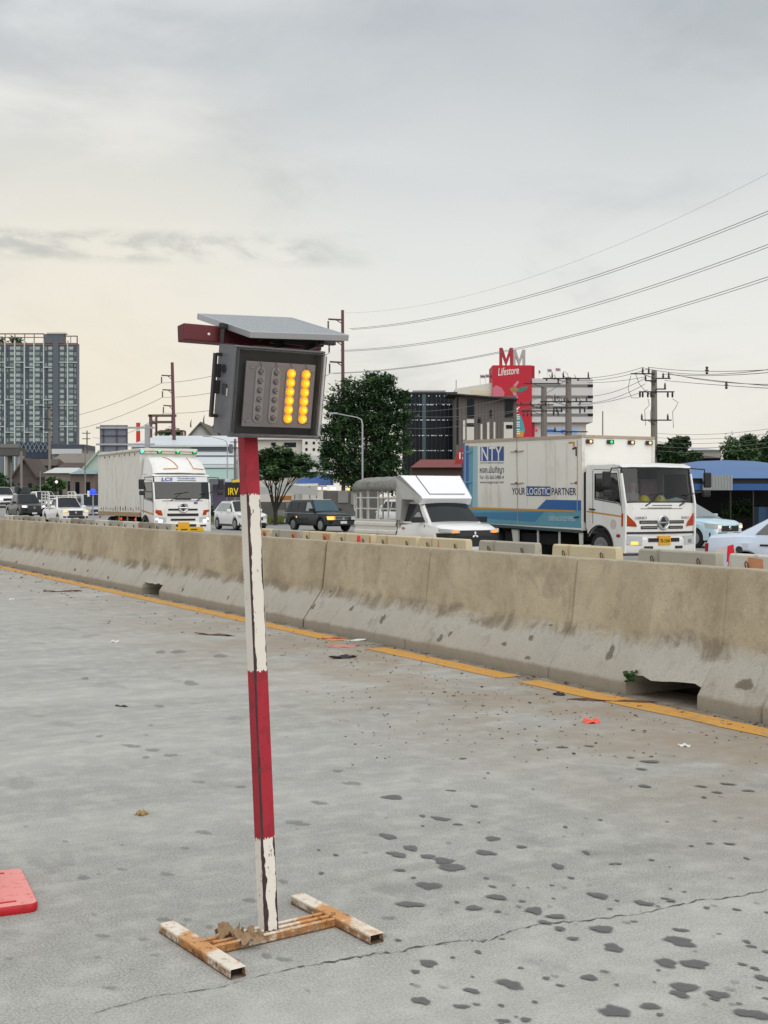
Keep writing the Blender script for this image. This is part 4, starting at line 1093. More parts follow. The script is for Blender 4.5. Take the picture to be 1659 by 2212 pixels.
# wedge shaped box above the cab
ROOFB = M("roof_box_white", (236, 236, 240), .35, var=.04, scale=3); ALUM = M("aluminium_sheet", (180, 180, 178), .35, .5, var=.12, scale=5, dirt=(140, 136, 128), dirtamt=.5)
mb = MB().mat(ROOFB); wq = .92
Pz = [(.12, 1.22), (.12, 2.34), (.26, 2.385), (.36, 2.38), (1.16, 1.82), (1.20, 1.78), (1.08, 1.62), (.85, 1.74), (.42, 1.76), (.36, 1.22)]
def wf(x): return interp([(.36, .93), (1.20, .76)], x)
L_, R_ = [(x, -wf(x), z) for x, z in Pz], [(x, wf(x), z) for x, z in Pz]
n = len(Pz)
mb.mat(ALUM).poly(L_[::-1]); mb.poly(R_)
for i in range(n):
    j = (i + 1) % n; mb.mat(ROOFB if 1 <= i <= 5 else ALUM); mb.poly([L_[i], L_[j], R_[j], R_[i]])
rbx = mb.build("roof_box", parent=v, bevel=.02)
# panel line on its sloping face and a bright trim along the sloping edge
def sl(f, y, lift=.008):     # point on the sloping front, f 0 top .. 1 bottom
    a, b = Vector((.36, 0, 2.38)), Vector((1.16, 0, 1.82)); p = a + (b - a) * f; nrm = Vector((.573, 0, .819)); p = p + nrm * lift; p.y = y; return p
DKL = M("gasket", (84, 84, 88), .6)
MB().mat(DKL).tube([sl(.02, -.46), sl(.88, -.46), sl(.88, .62)], .012, 6).build("hatch_edge", parent=rbx)
for sd in (-1, 1):
    mb = MB().mat(CHROME); mb.tube([(x, sd * (wf(x) + .002), z) for x, z in ((.26, 2.385), (.36, 2.38), (1.16, 1.82), (1.08, 1.63))], .012, 6); mb.build("edge_trim", parent=rbx)
MB().mat(DPLAST).bb(.95, 1.09, -.68, .68, 1.60, 1.66).build("roof_gasket", parent=rbx)
# ---------------------------------------------------------------- box trucks
def tcab(v, half=1.15, length=1.62, z0=.36, paint=TPAINT, glass=None, open_glass=True, x0=.12, ztop=2.68, wsz=(1.68, 2.56), nose=1.78):
    """forward-control cab built from panels, so that one looks in through its glass; front at x = nose"""
    zt = ztop; zw0, zw1 = wsz; T = .05
    def front_x(z): return nose - .02 * abs(z - 1.1) if z < zw0 else nose - .05 - .16 * (z - zw0) / (zw1 - zw0)
    mb = MB().mat(paint)
    # sides: door below the window line, posts and roof rail
    xr = x0
    wy0, wy1 = 1.72, 2.42
    xw0, xw1 = xr + .38, nose - .30
    for sd in (-1, 1):
        y = sd * half; off = (0, -sd * T, 0)
        arch = [(xr + .10, .96)]
        xa, ra = xr + .58, .56
        low = [(xr, .98), (xr + .03, 1.06)] + [(xa - ra * math.cos(a), .50 + ra * math.sin(a)) for a in [math.pi * k / 12 for k in range(2, 13)]] + [(xa + ra + .01, z0 + .04), (nose - .05, z0 + .04), (nose - .02, 1.0), (front_x(wy0 - .1), wy0 - .1), (xw1 + .10, wy0 - .10), (xw1 - .05, wy0 - .04), (xw0, wy0 + .06), (xr, wy0 + .06)]
        mb.prism([(x, y, z) for x, z in low], off)
        mb.prism([(x, y, z) for x, z in ((xr, wy0 + .06), (xw0, wy0 + .06), (xw0, wy1), (xr, wy1))], off)
        mb.prism([(x, y, z) for x, z in ((xr, wy1), (front_x(wy1) - .08, wy1), (front_x(zt - .1) - .02, zt - .10), (front_x(zt) - .2, zt - .03), (xr + .05, zt - .03))], off)
        mb.prism([(x, y, z) for x, z in ((xw1 + .10, wy0 - .10), (front_x(wy0 - .1), wy0 - .10), (front_x(wy1), wy1), (front_x(wy1) - .17, wy1))], off)
    # roof, back, floor
    hi = half - T
    mb.prism([(xr, -half + .03, zt - .03), (xr + .1, -half + .06, zt), (xr + .1, half - .06, zt), (xr, half - .03, zt - .03)], (0, 0, -.05))
    rows = []
    for x, z in ((xr, zt - .05), (xr + .10, zt), (xr + .9, zt + .02), (nose - .40, zt), (front_x(zw1) - .02, zt - .07), (front_x(zw1), zw1 + .01)):
        rows.append([(x, -half, z - .05 if z > zt - .06 else z), (x, -half + .08, z), (x, 0, z + .02), (x, half - .08, z), (x, half, z - .05 if z > zt - .06 else z)])
    mb.grid(rows)
    mb.bb(xr, xr + T, -hi, hi, z0 + .5, zt - .06)
    # front below the glass, gently bowed
    rows = []
    for z in (z0 + .40, .80, .84, 1.1, 1.40, 1.50, 1.56, zw0 - .01):
        bow = .05 if z < 1.5 else .04
        rows.append([(front_x(z) - .10 * abs(q) ** 3 + bow * (1 - q * q), half * q, z) for q in [k / 8 - 1 for k in range(17)]])
    mb.grid(rows)
    rows2 = [[(x - .06, y, z) for x, y, z in r] for r in rows]; mb.grid(rows2[::-1]); mb.grid([rows[-1], rows2[-1]])
    # bumper
    rows = []
    for z, o in ((z0, -.04), (z0 + .05, .03), (.52, .06), (.74, .06), (.78, .02), (.785, -.03)):
        rows.append([(front_x(.6) + o - .12 * abs(q) ** 3 + .05 * (1 - q * q), half * 1.005 * q, z) for q in [k / 8 - 1 for k in range(17)]])
    mb.grid(rows); mb.poly([p for p in rows[0]] + [(nose - .5, half, z0), (nose - .5, -half, z0)])
    cab = mb.build("cab", parent=v, smooth=30)
    for sd in (-1, 1):
        y = sd * (half + .002)
        MB().mat(DPLAST).tube([(x, y, z) for x, z in ((xr + .30, 1.12), (xr + .30, 2.50), (xr + .36, 2.54), (nose - .30, 2.50), (nose - .16, wy0 - .08), (nose - .13, 1.12))], .008, 4).build("door_gap", parent=cab)
        ra2 = .575
        MB().mat(PLAST).tube([(xa - ra2 * math.cos(a), y, .50 + ra2 * math.sin(a)) for a in [math.pi * k / 14 for k in range(2, 15)]], .022, 5).build("wheel_arch_trim", parent=cab)
        mb = MB().mat(DPLAST); mb.bb(xa + .62, nose - .30, sd * half - .03, sd * half + .02, .40, .46); mb.build("step", parent=cab)
    # dark cabin interior
    mb = MB().mat(M("cab_interior", (40, 42, 44), .8))
    mb.bb(xr + T, nose - .12, -hi, hi, .95, 1.02); mb.bb(nose - .50, nose - .10, -hi, hi, 1.02, zw0 + .02); mb.bb(xr + T + .002, xr + .14, -hi, hi, 1.02, 2.55); mb.bb(xr + .14, nose - .45, -hi, hi, zt - .10, zt - .085)
    for y in (-.55, .55): mb.bb(xr + .2, xr + .75, y - .28, y + .28, 1.02, 1.42); mb.bb(xr + .16, xr + .30, y - .27, y + .27, 1.42, 2.10); mb.bb(xr + .16, xr + .26, y - .13, y + .13, 2.14, 2.36)
    mb.build("seats", parent=v, bevel=.03)
    # glass
    wsm = glass
    rows = []
    for i in range(5):
        z = zw0 + (zw1 - zw0) * i / 4
        rows.append([(front_x(z) + .03 * (1 - q * q) - .05 * abs(q) ** 4 + .005, (half - .05) * q, z) for q in [k / 8 - 1 for k in range(17)]])
    ws = MB().mat(wsm).grid(rows).build("windshield", parent=v, smooth=60)
    mb = MB().mat(PLAST)
    for r_, dz in ((rows[0], -.028), (rows[-1], .028)): mb.tube([(p[0] - .004, p[1], p[2]) for p in r_], .022, 6)
    for k in (0, -1): mb.tube([(r[k][0], r[k][1], r[k][2]) for r in rows], .026, 6)
    mb.build("windshield_gasket", parent=ws, smooth=60)
    for sd in (-1, 1):
        y = sd * (half - .02)
        g = MB().mat(CARGLS if open_glass else CARGL).prism([(x, y, z) for x, z in ((xw0, wy0 + .04), (xw1 - .05, wy0 - .06), (xw1 + .10, wy0 - .12), (front_x(wy1) - .17, wy1), (xw0, wy1))], (0, sd * .008, 0)).build("side_window", parent=v)
        MB().mat(PLAST).tube([(x, y + sd * .014, z) for x, z in ((xw0, wy0 + .04), (xw0, wy1), (front_x(wy1) - .17, wy1), (xw1 + .10, wy0 - .12), (xw1 - .05, wy0 - .06), (xw0, wy0 + .04))], .016, 6).build("window_frame", parent=g)
    for y, q in ((-.35, 1), (.75, 1)):
        mb = MB().mat(PLAST); z = zw0 - .03; xx = front_x(zw0) + .055
        mb.tube([(xx, y - .18, z - .06), (xx + .02, y + .02, z + .05), (xx - .02, y + .30 * q, z + .26)], [.022, .016, .01], 6); mb.tube([(xx, y, z + .22), (xx - .02, y + .62 * q - .02, z + .30)], .012, 5); mb.build("wiper", parent=ws)
    return front_x, cab
CARGLS = GLASS("side_glass", (.30, .31, .30), .10)
def mirror_arm(v, half, x, z, sd, low=True):
    mb = MB().mat(PLAST)
    mb.tube([(x, sd * (half - .08), z), (x + .10, sd * (half + .12), z - .03), (x + .14, sd * (half + .36), z - .04), (x + .12, sd * (half + .40), z - .22), (x + .08, sd * (half + .28), z - .62), (x, sd * (half + .02), z - .62)], .018, 6)
    a = mb.build("mirror_arm", parent=v, smooth=50)
    mb = MB().mat(PLAST); mb.bb(x + .06, x + .16, sd * (half + .38), sd * (half + .60), z - .52, z - .12); mb.build("mirror", parent=v, bevel=.03)
    if low:
        mb = MB().mat(PLAST); mb.bb(x + .06, x + .16, sd * (half + .34), sd * (half + .58), z - .76, z - .58); mb.build("mirror", parent=v, bevel=.04)
# --- the truck with blue graphics
TY = 27.2
yaw = math.atan2(-math.cos(R(TY)), math.sin(R(TY)))
hN = Vector((math.cos(yaw), math.sin(yaw), 0)); lN = Vector((-hN.y, hN.x, 0))
cN = Vector((5.22, 33, 0)) + lN * 1.2
v = thing("box_truck", "white and blue delivery truck lettered YOUR LOGISTIC PARTNER, yellow helmets behind its windscreen", "truck", (cN.x, cN.y, FAR_Z), yaw, "traffic on the far carriageway")
TRUCK = v
PITCH = .75
TM = Matrix.Translation((cN.x, cN.y, FAR_Z)) @ Matrix.Rotation(yaw, 4, 'Z'); TMI = TM.inverted()
def on_side(px, py, y=-1.2):
    """local (x, z) where the view ray through a pixel meets the truck's right side"""
    o = TMI @ Vector((0, 0, EYE)); d = TMI.to_3x3() @ Vector(((px - CX) / F, 1, -(py - HY) / F)); k = (y - o.y) / d.y; p = o + d * k; return p.x, p.z
def sp(zx, zy): return on_side((1820 + .3014 * zx) / 1.8228, (1700 + .3014 * zy) / 1.8228)
BOXW = M("box_panel", (232, 229, 219), .45, var=.04, scale=1.2, dirt=(184, 174, 152), dirtamt=.45, dscale=(.8, 1, .35))
BOXF = M("box_front", (234, 233, 227), .45, var=.04, scale=1.5, dirt=(190, 184, 170), dirtamt=.4, dscale=(1, .8, .35))
BOXT = M("box_trim", (176, 160, 142), .5, var=.15, scale=5, dirt=(132, 84, 58), dirtamt=.6)
x_r, z_tr = sp(20, 125); x_f, z_tf = sp(1530, 55)
SLP = (z_tr - z_tf) / (x_r - x_f)
zt0 = z_tf + SLP * (0 - x_f); zb0 = zt0 - 2.50
def shz(x, z): return z + SLP * x      # the body sits slightly nose-down on its springs
BL = abs(x_r)
mb = MB().mat(BOXW)
def hexa(x0, x1, y0, y1, z0, z1, m):
    mb.mat(m); vs = [(x, y, shz(x, z)) for z in (z0, z1) for (x, y) in ((x0, y0), (x1, y0), (x1, y1), (x0, y1))]
    mb.add(vs, [(0, 3, 2, 1), (4, 5, 6, 7), (0, 1, 5, 4), (1, 2, 6, 5), (2, 3, 7, 6), (3, 0, 4, 7)])
hexa(-BL, 0, -1.195, 1.195, zb0, zt0 - .02, BOXW); hexa(-.0, .012, -1.195, 1.195, zb0, zt0 - .02, BOXF)
body = mb.build("cargo_box", parent=v, bevel=.012)
mb = MB()
hexa(-BL - .02, .03, -1.215, -1.15, zt0 - .06, zt0 + .03, BOXT); hexa(-BL - .02, .03, 1.15, 1.215, zt0 - .06, zt0 + .03, BOXT); hexa(.012, .034, -1.14, 1.14, zt0 - .05, zt0 + .028, BOXT); hexa(-BL, .0, -1.15, 1.15, zt0 - .02, zt0 + .018, BOXW)
hexa(.0, .036, -1.218, -1.12, zb0, zt0 - .06, M("corner_white", (222, 220, 212), .4, dirt=(180, 170, 150), dirtamt=.5)); hexa(.0, .036, 1.12, 1.218, zb0, zt0 - .06, MATS["corner_white"]); hexa(-BL - .02, -BL + .05, -1.218, -1.15, zb0, zt0 - .06, M("corner_blue", (34, 104, 164), .4))
hexa(-BL, .02, -1.21, -1.16, zb0 - .07, zb0 + .012, M("rail_dark", (52, 78, 84), .6, dirt=(40, 40, 40), dirtamt=.6))
mb.build("box_edges", parent=v, bevel=.004)
# painted graphics on the side (thin films, each a few millimetres proud of the one below)
BLUE = M("film_blue", (16, 92, 158), .4, var=.06); BLUD = M("film_deep_blue", (20, 72, 140), .4); TEAL = M("film_teal", (88, 152, 172), .4, var=.08); LTEAL = M("film_pale_teal", (150, 186, 198), .4); MIDB = M("film_mid_blue", (38, 122, 166), .4, var=.08); GOLD = M("film_gold", (196, 142, 40), .45); INK = M("film_navy", (38, 52, 96), .5); GREYI = M("film_grey_ink", (104, 110, 124), .5); FWHT = M("film_white", (228, 228, 226), .4); PALE = M("film_pale_ink", (168, 196, 204), .5)
gfx = []
def film(pts, m, lv, name="painted_band"):
    p = [sp(*q) for q in pts]; y = -1.196 - .0025 * lv
    p3 = [(min(-.0, max(-BL, x)), y, max(zb0 + SLP * x + .015, z)) for x, z in p]
    MB().mat(m).prism(p3, (0, .002, 0)).build(name, parent=body)
film([(40, 180), (85, 178), (85, 1010), (40, 1005)], BLUE, 1); film([(85, 190), (145, 188), (130, 1000), (85, 1000)], TEAL, 1); film([(145, 186), (200, 184), (200, 985), (132, 985)], LTEAL, 1)
film([(40, 1000), (980, 1015), (1585, 1030), (1585, 1260), (40, 1190)], TEAL, 1)
film([(140, 1055), (1070, 1046), (950, 1178), (200, 1128)], MIDB, 2)
film([(975, 1010), (1095, 888), (1585, 896), (1585, 1030)], BLUE, 2)
film([(90, 984), (975, 1011), (1470, 1026), (1470, 1052), (975, 1036), (90, 1012)], GOLD, 3)
film([(1390, 130), (1468, 130), (1468, 215), (1448, 215), (1448, 155), (1390, 158)], GOLD, 2); film([(85, 190), (130, 188), (130, 212), (85, 214)], GOLD, 2)
film([(236, 197), (543, 192), (543, 380), (236, 383)], BLUD, 2)
def words(s, a, b, top, m, lv, name="lettering", bold=0.0, shear=0.0):
    """lettering between pixels a (lower left) and b (lower right) with its top at pixel row top"""
    x0, zl = sp(*a); x1, zr = sp(*b); _, zt_ = sp(a[0], top)
    MB().mat(m).text(s, (x0, -1.196 - .0025 * lv, zl), (1, 0, (zr - zl) / (x1 - x0)), (0, 0, 1), abs(x1 - x0), abs(zt_ - zl), .001, shear, bold).build(name, parent=body)
words("NTY", (254, 378), (522, 376), 200, FWHT, 4, bold=.01)
words("NANTIYA LIMITED PARTNERSHIP", (236, 416), (541, 416), 398, GREYI, 2, bold=.01)
words("หจก.นันทิญา", (230, 558), (543, 556), 452, M("film_thai_ink", (70, 76, 98), .5), 2, bold=.012)
words("Tel : 02-262-2480-4", (226, 618), (543, 616), 572, GREYI, 2, bold=.012)
words("www.ntygroup.com", (230, 684), (543, 682), 648, GREYI, 2, bold=.012)
words("YOUR", (650, 826), (822, 826), 732, INK, 2, bold=.012)
film([(836, 712), (1152, 716), (1152, 840), (836, 838)], BLUD, 2)
words("LOGISTIC", (846, 824), (1146, 826), 732, FWHT, 4, bold=.012)
words("PARTNER", (1168, 826), (1490, 828), 734, INK, 2, bold=.012)
words("0806505980", (1130, 1165), (1480, 1172), 1096, PALE, 4, bold=.02)
words("โทร", (1150, 1090), (1200, 1090), 1066, PALE, 4)
# hinges, seams and latches of the side doors
HING = M("hinge_grey", (200, 196, 186), .5, dirt=(130, 80, 56), dirtamt=.6, scale=12); RUSTS = M("rust_stain", (142, 84, 60), .8)
def sdpt(zx, zy, y=-1.205): x, z = sp(zx, zy); return Vector((x, y, z))
for (a, b) in (((712, 120), (728, 1215)), ((1505, 110), (1505, 1040))):
    MB().mat(BOXT).tube([sdpt(*a), sdpt(*b)], .010, 5).build("door_seam", parent=body)
for x in (370, 470, 850, 1095, 1215, 1365): MB().mat(M("rib_shade", (196, 190, 176), .5)).tube([sdpt(x, 150, -1.1965), sdpt(x + 3, 980, -1.1965)], .006, 4).build("panel_rib", parent=body)
for (x, y) in ((720, 252), (722, 670)):
    for sd in (-1, 1): MB().mat(HING).tube([sdpt(x + sd * 14, y), sdpt(x + sd * 84, y - 8 * sd)], [.035, .026], 8).build("hinge", parent=body, smooth=50)
    MB().mat(RUSTS).tube([sdpt(x - 12, y, -1.225), sdpt(x + 12, y, -1.225)], .03, 8).build("hinge_pin", parent=body)
for (x, y) in ((92, 268), (92, 660)): MB().mat(TEAL).tube([sdpt(x - 30, y), sdpt(x + 32, y)], .03, 8).build("hinge", parent=body, smooth=50)
mb = MB().mat(DKMET); mb.tube([sdpt(1445, 225), sdpt(1490, 205)], .022, 6); mb.tube([sdpt(1490, 200), sdpt(1490, 318)], .018, 6); mb.build("latch", parent=body)
MB().mat(DKMET).tube([sdpt(1462, 1120), sdpt(1525, 1112)], .022, 6).build("latch", parent=body); MB().mat(RUSTS).tube([sdpt(1480, 668), sdpt(1500, 664)], .03, 8).build("latch", parent=body); MB().mat(HING).tube([sdpt(1415, 668), sdpt(1478, 668)], .018, 6).build("latch", parent=body)
# chassis below the box
mb = MB().mat(UNDER); mb.bb(-BL + .2, 1.2, -.45, .45, .62, zb0 - .0); mb.bb(-4.0, -1.2, -1.02, 1.02, .50, zb0 - .14); mb.build("chassis", parent=v)
mb = MB().mat(M("guard_white", (206, 206, 198), .5, dirt=(150, 146, 136), dirtamt=.5)); x, _ = sp(1545, 1300)
mb.prism([(x - .09, -1.19, zb0 - .02), (x + .07, -1.19, zb0 - .02), (x + .07, -1.19, .35), (x - .05, -1.19, .35)], (0, .03, 0)); mb.build("side_guard", parent=v); xg, _ = sp(680, 1260); mb = MB().mat(MATS["guard_white"]); mb.prism([(xg - .22, -1.15, zb0 - .05), (xg + .12, -1.15, zb0 - .05), (xg + .12, -1.15, .30), (xg - .08, -1.15, .30)], (0, .05, 0))
mb.build("side_guard", parent=v)
for zx in (968, 1248): xg, _ = sp(zx, 1300); MB().mat(MATS["guard_white"]).bb(xg - .025, xg + .025, -1.16, -1.12, .40, zb0).build("guard_post", parent=v)
x, z = sp(1470, 1297); MB().mat(REDL).lathe([(.05, 0), (.05, .03), (.02, .05)], 12, 'Y', (x, -1.15, z)).build("side_lamp", parent=v); x, z = sp(1305, 1290); MB().mat(M("lamp_dull", (150, 130, 96), .4)).bb(x - .06, x + .06, -1.16, -1.13, z - .03, z + .03).build("side_lamp", parent=v)
for y in (-.95, .95): wheel(v, -4.6, y, .46, .30, -1 if y < 0 else 1, True)
for y in (-1.0, 1.0): wheel(v, .74, y, .47, .26, -1 if y < 0 else 1, True)
# cab
WSG = GLASS("windscreen_clear", (.62, .66, .66), .03)
fxN, cabN = tcab(v, glass=WSG)
NOSE = 1.78
INS = MATS["cab_interior"]
def nose(name, y0, y1, z0, z1, m, par=v, out=.0, half=1.15, th_=.03, bump=False, n=6, skew=0.0, fx=None, dz=0.0):
    fx = fx or fxN; a = []; b = []; c_ = []; d_ = []
    for i in range(n + 1):
        y = y0 + (y1 - y0) * i / n; q = y / half; zz = (z0 + z1) / 2
        x = fx(zz) - (.12 if zz < .785 else .10) * abs(q) ** 3 + .05 * (1 - q * q) + (.06 if zz < .785 else 0) + out + .008
        k = skew * (i / n); kk = dz * (i / n)
        a.append((x, y, z0 + kk)); b.append((x, y, z1 + k + kk)); c_.append((x - th_ - .03, y, z1 + k + kk)); d_.append((x - th_ - .03, y, z0 + kk))
    mb = MB().mat(m).grid([a, b, c_, d_, a]); mb.poly([a[0], d_[0], c_[0], b[0]]); mb.poly([a[-1], b[-1], c_[-1], d_[-1]])
    return mb.build(name, parent=par, smooth=35)
def fz(y5):    # crop row of the truck front -> local z
    py = (1350 + y5 * .4967) / 1.8228; return EYE - (py - HY) * 31.75 / F - FAR_Z
def emblem(v, xx, z, r=.145, m=CHROME):
    mb = MB().mat(m); ring = []
    for k in range(28):
        a = 2 * math.pi * k / 28; ring.append((xx, r * math.cos(a), z + r * .93 * math.sin(a)))
    mb.tube(ring + [ring[0]], r * .15, 8, False); e = mb.build("emblem", parent=v, smooth=50)
    MB().mat(PLAST).prism([(xx, 0, z + r * .80), (xx, r * .72, z), (xx, 0, z - r * .80), (xx, -r * .72, z)], (.012, 0, 0)).build("emblem_core", parent=e)
    MB().mat(m).tube([(xx + .014, -r * .95, z), (xx + .014, r * .95, z)], r * .13, 6).build("emblem_bar", parent=e)
for (a, b, c_, d_) in ((-.72, -.20, 1408, 1434), (.20, .72, 1408, 1434), (-.68, -.18, 1452, 1476), (.18, .68, 1452, 1476)):
    g = nose("grille_slot", a, b, fz(d_), fz(c_), DPLAST, out=.004); nose("grille_fin", a + .03, b - .03, (fz(c_) + fz(d_)) / 2 - .008, (fz(c_) + fz(d_)) / 2 + .008, CHROME, g, out=.012)
emblem(v, fxN(1.1) + .075, fz(1425), .17)
nose("panel_gap", -1.12, 1.12, fz(1514), fz(1498), PLAST, out=.02); nose("panel_gap", -.9, .9, fz(1318), fz(1313), DPLAST, out=-.012)
def nose_words(s, y0, y1, z, h, m, par=None, fx=None, out=.066):
    fx = fx or fxN; MB().mat(m).text(s, (fx(z) + out, y0, z), (0, 1, 0), (0, 0, 1), y1 - y0, h, .002, bold=.02).build("lettering", parent=par or cabN)
for i in range(1): nose_words("HINO", -.86, -.50, fz(1398), .07, GREYI, out=.030); nose_words("500", .62, .88, fz(1396), .06, GREYI, out=.024)
def slat(y0, y1, z0, z1): return nose("vent_slat", y0, y1, z0, z1, DPLAST, out=-.014)
slat(-.32, .32, fz(1292), fz(1286)); slat(-.46, .30, fz(1310), fz(1306))
for sd in (-1, 1):
    y0, y1 = sd * .74, sd * 1.14
    mb = MB().mat(AMBO)
    z_a, z_b = fz(1455), fz(1360)
    mb.prism([(NOSE + .03, sd * .80, z_a), (NOSE + .02, sd * .86, z_a + .11), (NOSE - .04, sd * 1.10, z_b + .02), (NOSE - .10, sd * 1.165, z_b + .03), (NOSE - .11, sd * 1.165, z_a), ], (-.06, 0, 0)); mb.build("indicator", parent=v, bevel=.01)
    hl = nose("headlight", sd * .68, sd * 1.10, fz(1602), fz(1534), LAMPC, out=.010, dz=.02)
    if sd < 0: nose("headlight_bulb", -.99, -.80, fz(1598), fz(1574), LAMPY, hl, out=.014)
    else: nose("headlight_bulb", .82, .97, fz(1590), fz(1560), M("lamp_grey", (140, 132, 128), .2), hl, out=.014)
    nose("bumper_slot", sd * .36, sd * .62, fz(1632), fz(1612), PLAST, out=.006)
nose("intake", -.50, .50, fz(1578), fz(1548), PLAST, out=.006)
pl = nose("number_plate", -.19, .19, fz(1602), fz(1532), PLATEY, out=.018)
MB().mat(PLATEK).text("70-1544", (fxN(.6) + .060 + .05 + .03, 0, (fz(1602) + fz(1532)) / 2 - .01), (0, 1, 0), (0, 0, 1), .31, .10, .002, bold=.02, align='C').build("plate_lettering", parent=pl)
nose("lower_lip", -1.12, 1.12, .33, .37, DPLAST, out=-.03)
for sd in (-1, 1): mirror_arm(v, 1.15, NOSE - .25, 2.58, sd)
mb = MB().mat(GOLD); y = -1.153
mb.prism([(.14, y, 1.46), (NOSE - .12, y, 1.34), (NOSE - .12, y, 1.30), (.14, y, 1.42)], (0, .002, 0)); mb.build("gold_stripe", parent=cabN)
MB().mat(PLAST).tube([(.30, -1.17, 1.50), (.52, -1.17, 1.49)], .02, 6).build("door_handle", parent=v)
MB().mat(M("sticker_pale", (206, 190, 186), .5)).lathe([(.13, 0), (.13, .003)], 20, 'Y', (1.28, -1.151, 1.12)).build("sticker", parent=cabN)
MB().mat(REDO).bb(1.42, 1.56, -1.165, -1.15, .80, .87).build("side_marker", parent=v)
MB().mat(UNDER).bb(-.0, .10, -1.16, -1.06, 1.15, 2.48).build("air_duct", parent=v, bevel=.04)
for i, (zy, m) in enumerate(((-.98, ORGL), (-.30, GRNL), (.40, ORGL), (1.0, ORGL))):
    b = MB().mat(DKMET).bb(.036, .075, zy - .11, zy + .11, zt0 - .20, zt0 - .09).build("roof_marker", parent=v, bevel=.01)
    MB().mat(m).lathe([(.04, 0), (.035, .02), (.01, .03)], 10, 'X', (.075, zy + .02, zt0 - .145)).build("marker_lens", parent=b)
# helmets, papers and the driver behind the windscreen
def tl(x, y, z): return (TM @ Vector((x, y, z)))
HELM = M("helmet_yellow", (232, 208, 40), .35)
def helmet(x, y, z, label, patch=False):
    p = tl(x, y, z); o = thing("safety_helmet", label, "helmet", p, yaw)
    prof = [(.155, 0), (.150, .02), (.135, .07), (.105, .115), (.06, .145), (.005, .155)]
    MB().mat(HELM).lathe(prof, 20).build("shell", parent=o, smooth=50)
    MB().mat(HELM).lathe([(.155, 0), (.19, -.006), (.185, .006), (.15, .014)], 20).build("brim", parent=o, smooth=30)
    if patch: MB().mat(M("label_white", (214, 214, 222), .5)).prism([(.10, -.09, .05), (.10, .03, .05), (.07, .02, .125), (.07, -.08, .125)], (.045, 0, 0)).build("sticker", parent=o)
helmet(NOSE - .26, -.36, 1.712, "plain yellow safety helmet on the dashboard of the blue and white truck")
helmet(NOSE - .26, .16, 1.712, "yellow safety helmet with a white sticker on the truck's dashboard", True)
p = tl(NOSE - .28, .62, 1.706)
o = MB().mat(M("paper_blue_white", (206, 222, 226), .6)).prism([(-.16, -.30, 0), (.10, -.22, .0), (.10, .34, .02), (-.16, .24, .10)], (0, 0, .004)).build("paper_sheet", loc=p, rz=yaw); tag(o, "white sheet of paper lying on the truck's dashboard", "paper")
